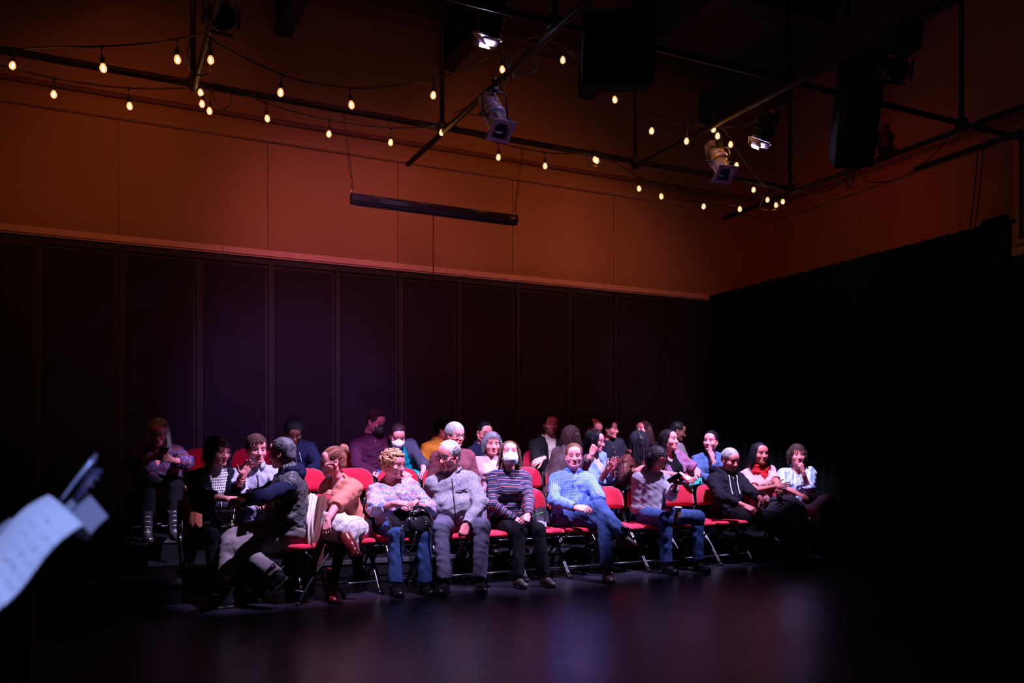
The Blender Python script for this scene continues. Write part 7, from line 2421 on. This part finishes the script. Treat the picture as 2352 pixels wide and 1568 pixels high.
# ------------------------------------------------------------------ music stand in the foreground
def music_stand():
    foot = at(60, 1400, 1.80)
    base = np.array([foot[0] - 0.02, foot[1], 0.0])
    root = empty('music_stand', base)
    Tt = at(150, 1175, 1.82)
    def loc(p): return np.asarray(p, float) - base
    # desk: dark plate behind the sheets, seen nearly edge on
    a, b, c_, d = at(142, 1158, 1.90), at(214, 1232, 1.66), at(-60, 1480, 1.60), at(-110, 1330, 1.84)
    MB().sheet([[loc(a), loc(b)], [loc(d), loc(c_)]], 0.004).build('desk', M_BLK, root)
    # folding wing and clip rising above the desk
    w1 = [at(138, 1152, 1.84), at(172, 1108, 1.85), at(208, 1066, 1.86), at(222, 1044, 1.87)]
    MB().tube([loc(p) for p in catmull(w1, 4)], [0.0022, 0.0026, 0.003, 0.0034, 0.0042, 0.005, 0.006, 0.0068, 0.0072, 0.0076, 0.005, 0.004, 0.0035], 8).build('wing_rod', plain('pale_rod', (0.30, 0.32, 0.40), 0.35, metal=0.5), root)
    MB().sheet([[loc(at(168, 1150, 1.90)), loc(at(203, 1092, 1.92)), loc(at(220, 1076, 1.93))], [loc(at(180, 1158, 1.88)), loc(at(214, 1106, 1.90)), loc(at(240, 1082, 1.91))]], 0.004).build('page_clip', plain('stand_clip', (0.06, 0.05, 0.09), 0.5), root)
    for t_ in (0.55, 0.75):
        p = at(168, 1150, 1.90) * (1 - t_) + at(220, 1076, 1.93) * t_
        q = at(180, 1158, 1.88) * (1 - t_) + at(240, 1082, 1.91) * t_
        MB().tube([loc(p), loc(q)], 0.003, 6).build('clip_ridge', M_FIX, root)
    top = at(70, 1300, 1.80)
    MB().tube([(0, 0, 0.35), loc(top)], 0.010, 10).build('pole', M_BLK, root)
    for k in range(3):
        a_ = 2 * PI * k / 3 + 0.4
        MB().tube([(0, 0, 0.42), (0.26 * math.cos(a_), 0.26 * math.sin(a_), 0.008)], 0.008, 8).build('leg', M_BLK, root)
    tag(root, 'black folding music stand at the left edge of the picture', 'music stand')


music_stand()


def m_sheet():
    t = NT('printed_music')
    u, v, w = t.xyz(t.attr('cc'))
    rows = t.math('FRACT', t.math('MULTIPLY', v, 9.0))
    inrow = t.math('LESS_THAN', t.math('ABSOLUTE', t.math('SUBTRACT', rows, 0.5)), 0.20)
    mp = t.n('ShaderNodeCombineXYZ'); t.l(t.math('MULTIPLY', u, 24), mp.inputs[0]); t.l(t.math('MULTIPLY', v, 36), mp.inputs[1])
    nz = t.noise(mp.outputs[0], 1.0, 1.0)
    ink = t.math('MULTIPLY', inrow, t.math('GREATER_THAN', nz, 0.60))
    marg = t.math('MULTIPLY', t.math('GREATER_THAN', u, 0.10), t.math('MULTIPLY', t.math('GREATER_THAN', v, 0.16), t.math('GREATER_THAN', t.math('ADD', u, t.math('MULTIPLY', v, 0.1)), 0.52)))
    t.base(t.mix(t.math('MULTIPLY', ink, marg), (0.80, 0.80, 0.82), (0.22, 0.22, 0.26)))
    t.set(Roughness=0.75)
    return t.m


M_SHEET = m_sheet()


def page(label, corners, mat, bend=0.012, n=10):
    tl, tr, br, bl = [at(*c) for c in corners]
    O_ = (tl + tr + br + bl) / 4
    V, C = [], []
    nr = nrm(np.cross(tr - tl, bl - tl))
    if nr @ (CAM - O_) < 0: nr = -nr
    for i in range(n + 1):
        for j in range(n + 1):
            a, b = i / n, j / n
            p = (tl * (1 - a) + tr * a) * (1 - b) + (bl * (1 - a) + br * a) * b
            p = p + nr * (bend * math.sin(PI * a) + 0.4 * bend * math.sin(2 * PI * b))
            V.append(p - O_); C.append((a, b, 0))
    V = np.array(V)
    m = (n + 1) ** 2
    V = np.concatenate([V, V - nr * 0.0006])
    Q = []
    for i in range(n):
        for j in range(n):
            q = [i * (n + 1) + j, (i + 1) * (n + 1) + j, (i + 1) * (n + 1) + j + 1, i * (n + 1) + j + 1]
            Q.append(q); Q.append([k + m for k in reversed(q)])
    o = mobj('sheet_music', np_mesh('sheet_music', V, Q, True, C + C), mat, None, O_)
    return tag(o, label, 'sheet music')


page('bright printed page of music nearest to the camera', [(110, 1136, 1.84), (190, 1204, 1.62), (-40, 1424, 1.58), (-95, 1300, 1.80)], M_SHEET, 0.018)
page('shaded page of music sticking out behind the bright page', [(196, 1124, 1.92), (248, 1186, 1.80), (150, 1290, 1.78), (110, 1190, 1.90)], plain('shade_tinted_paper', (0.30, 0.29, 0.33), 0.7), 0.006)  # shade on this page is put into a darker paper colour
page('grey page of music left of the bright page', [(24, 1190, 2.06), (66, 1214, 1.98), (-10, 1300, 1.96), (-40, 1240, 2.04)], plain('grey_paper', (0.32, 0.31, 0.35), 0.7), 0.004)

# strips of pale tape on the corners of the risers and a chalk line on the floor
for k, (px, py, zz, nm) in enumerate(((225, 1233, H2, 'upper'), (214, 1258, H2, 'front'), (205, 1341, H1, 'lower'))):
    p = at_z(px, py, zz)
    p[0] = max(p[0], -0.19 if zz == H2 else -0.11); p[1] = max(p[1], 8.13 if zz == H2 else 7.37)
    tag(MB().box((-0.03, 0.0, 0.0005), (0.03, 0.025, 0.0025), 0.0005).build('tape_mark', M_TILE, None, loc=(p[0] + 0.03, p[1], zz)), ['pale tape mark at the back of the upper riser corner', 'pale tape mark on the front edge of the upper riser', 'pale tape mark on the front corner of the lower riser'][k], 'tape')
a_, b_ = at_z(1924, 1270, 0.0), at_z(1962, 1267, 0.0)
tag(MB().tube([a_ - a_, b_ - a_], 0.004, 4).build('tape_strip', M_TILE, None, loc=(a_[0], a_[1], 0.004)), 'thin pale tape line on the floor at the right end of the front row', 'tape')
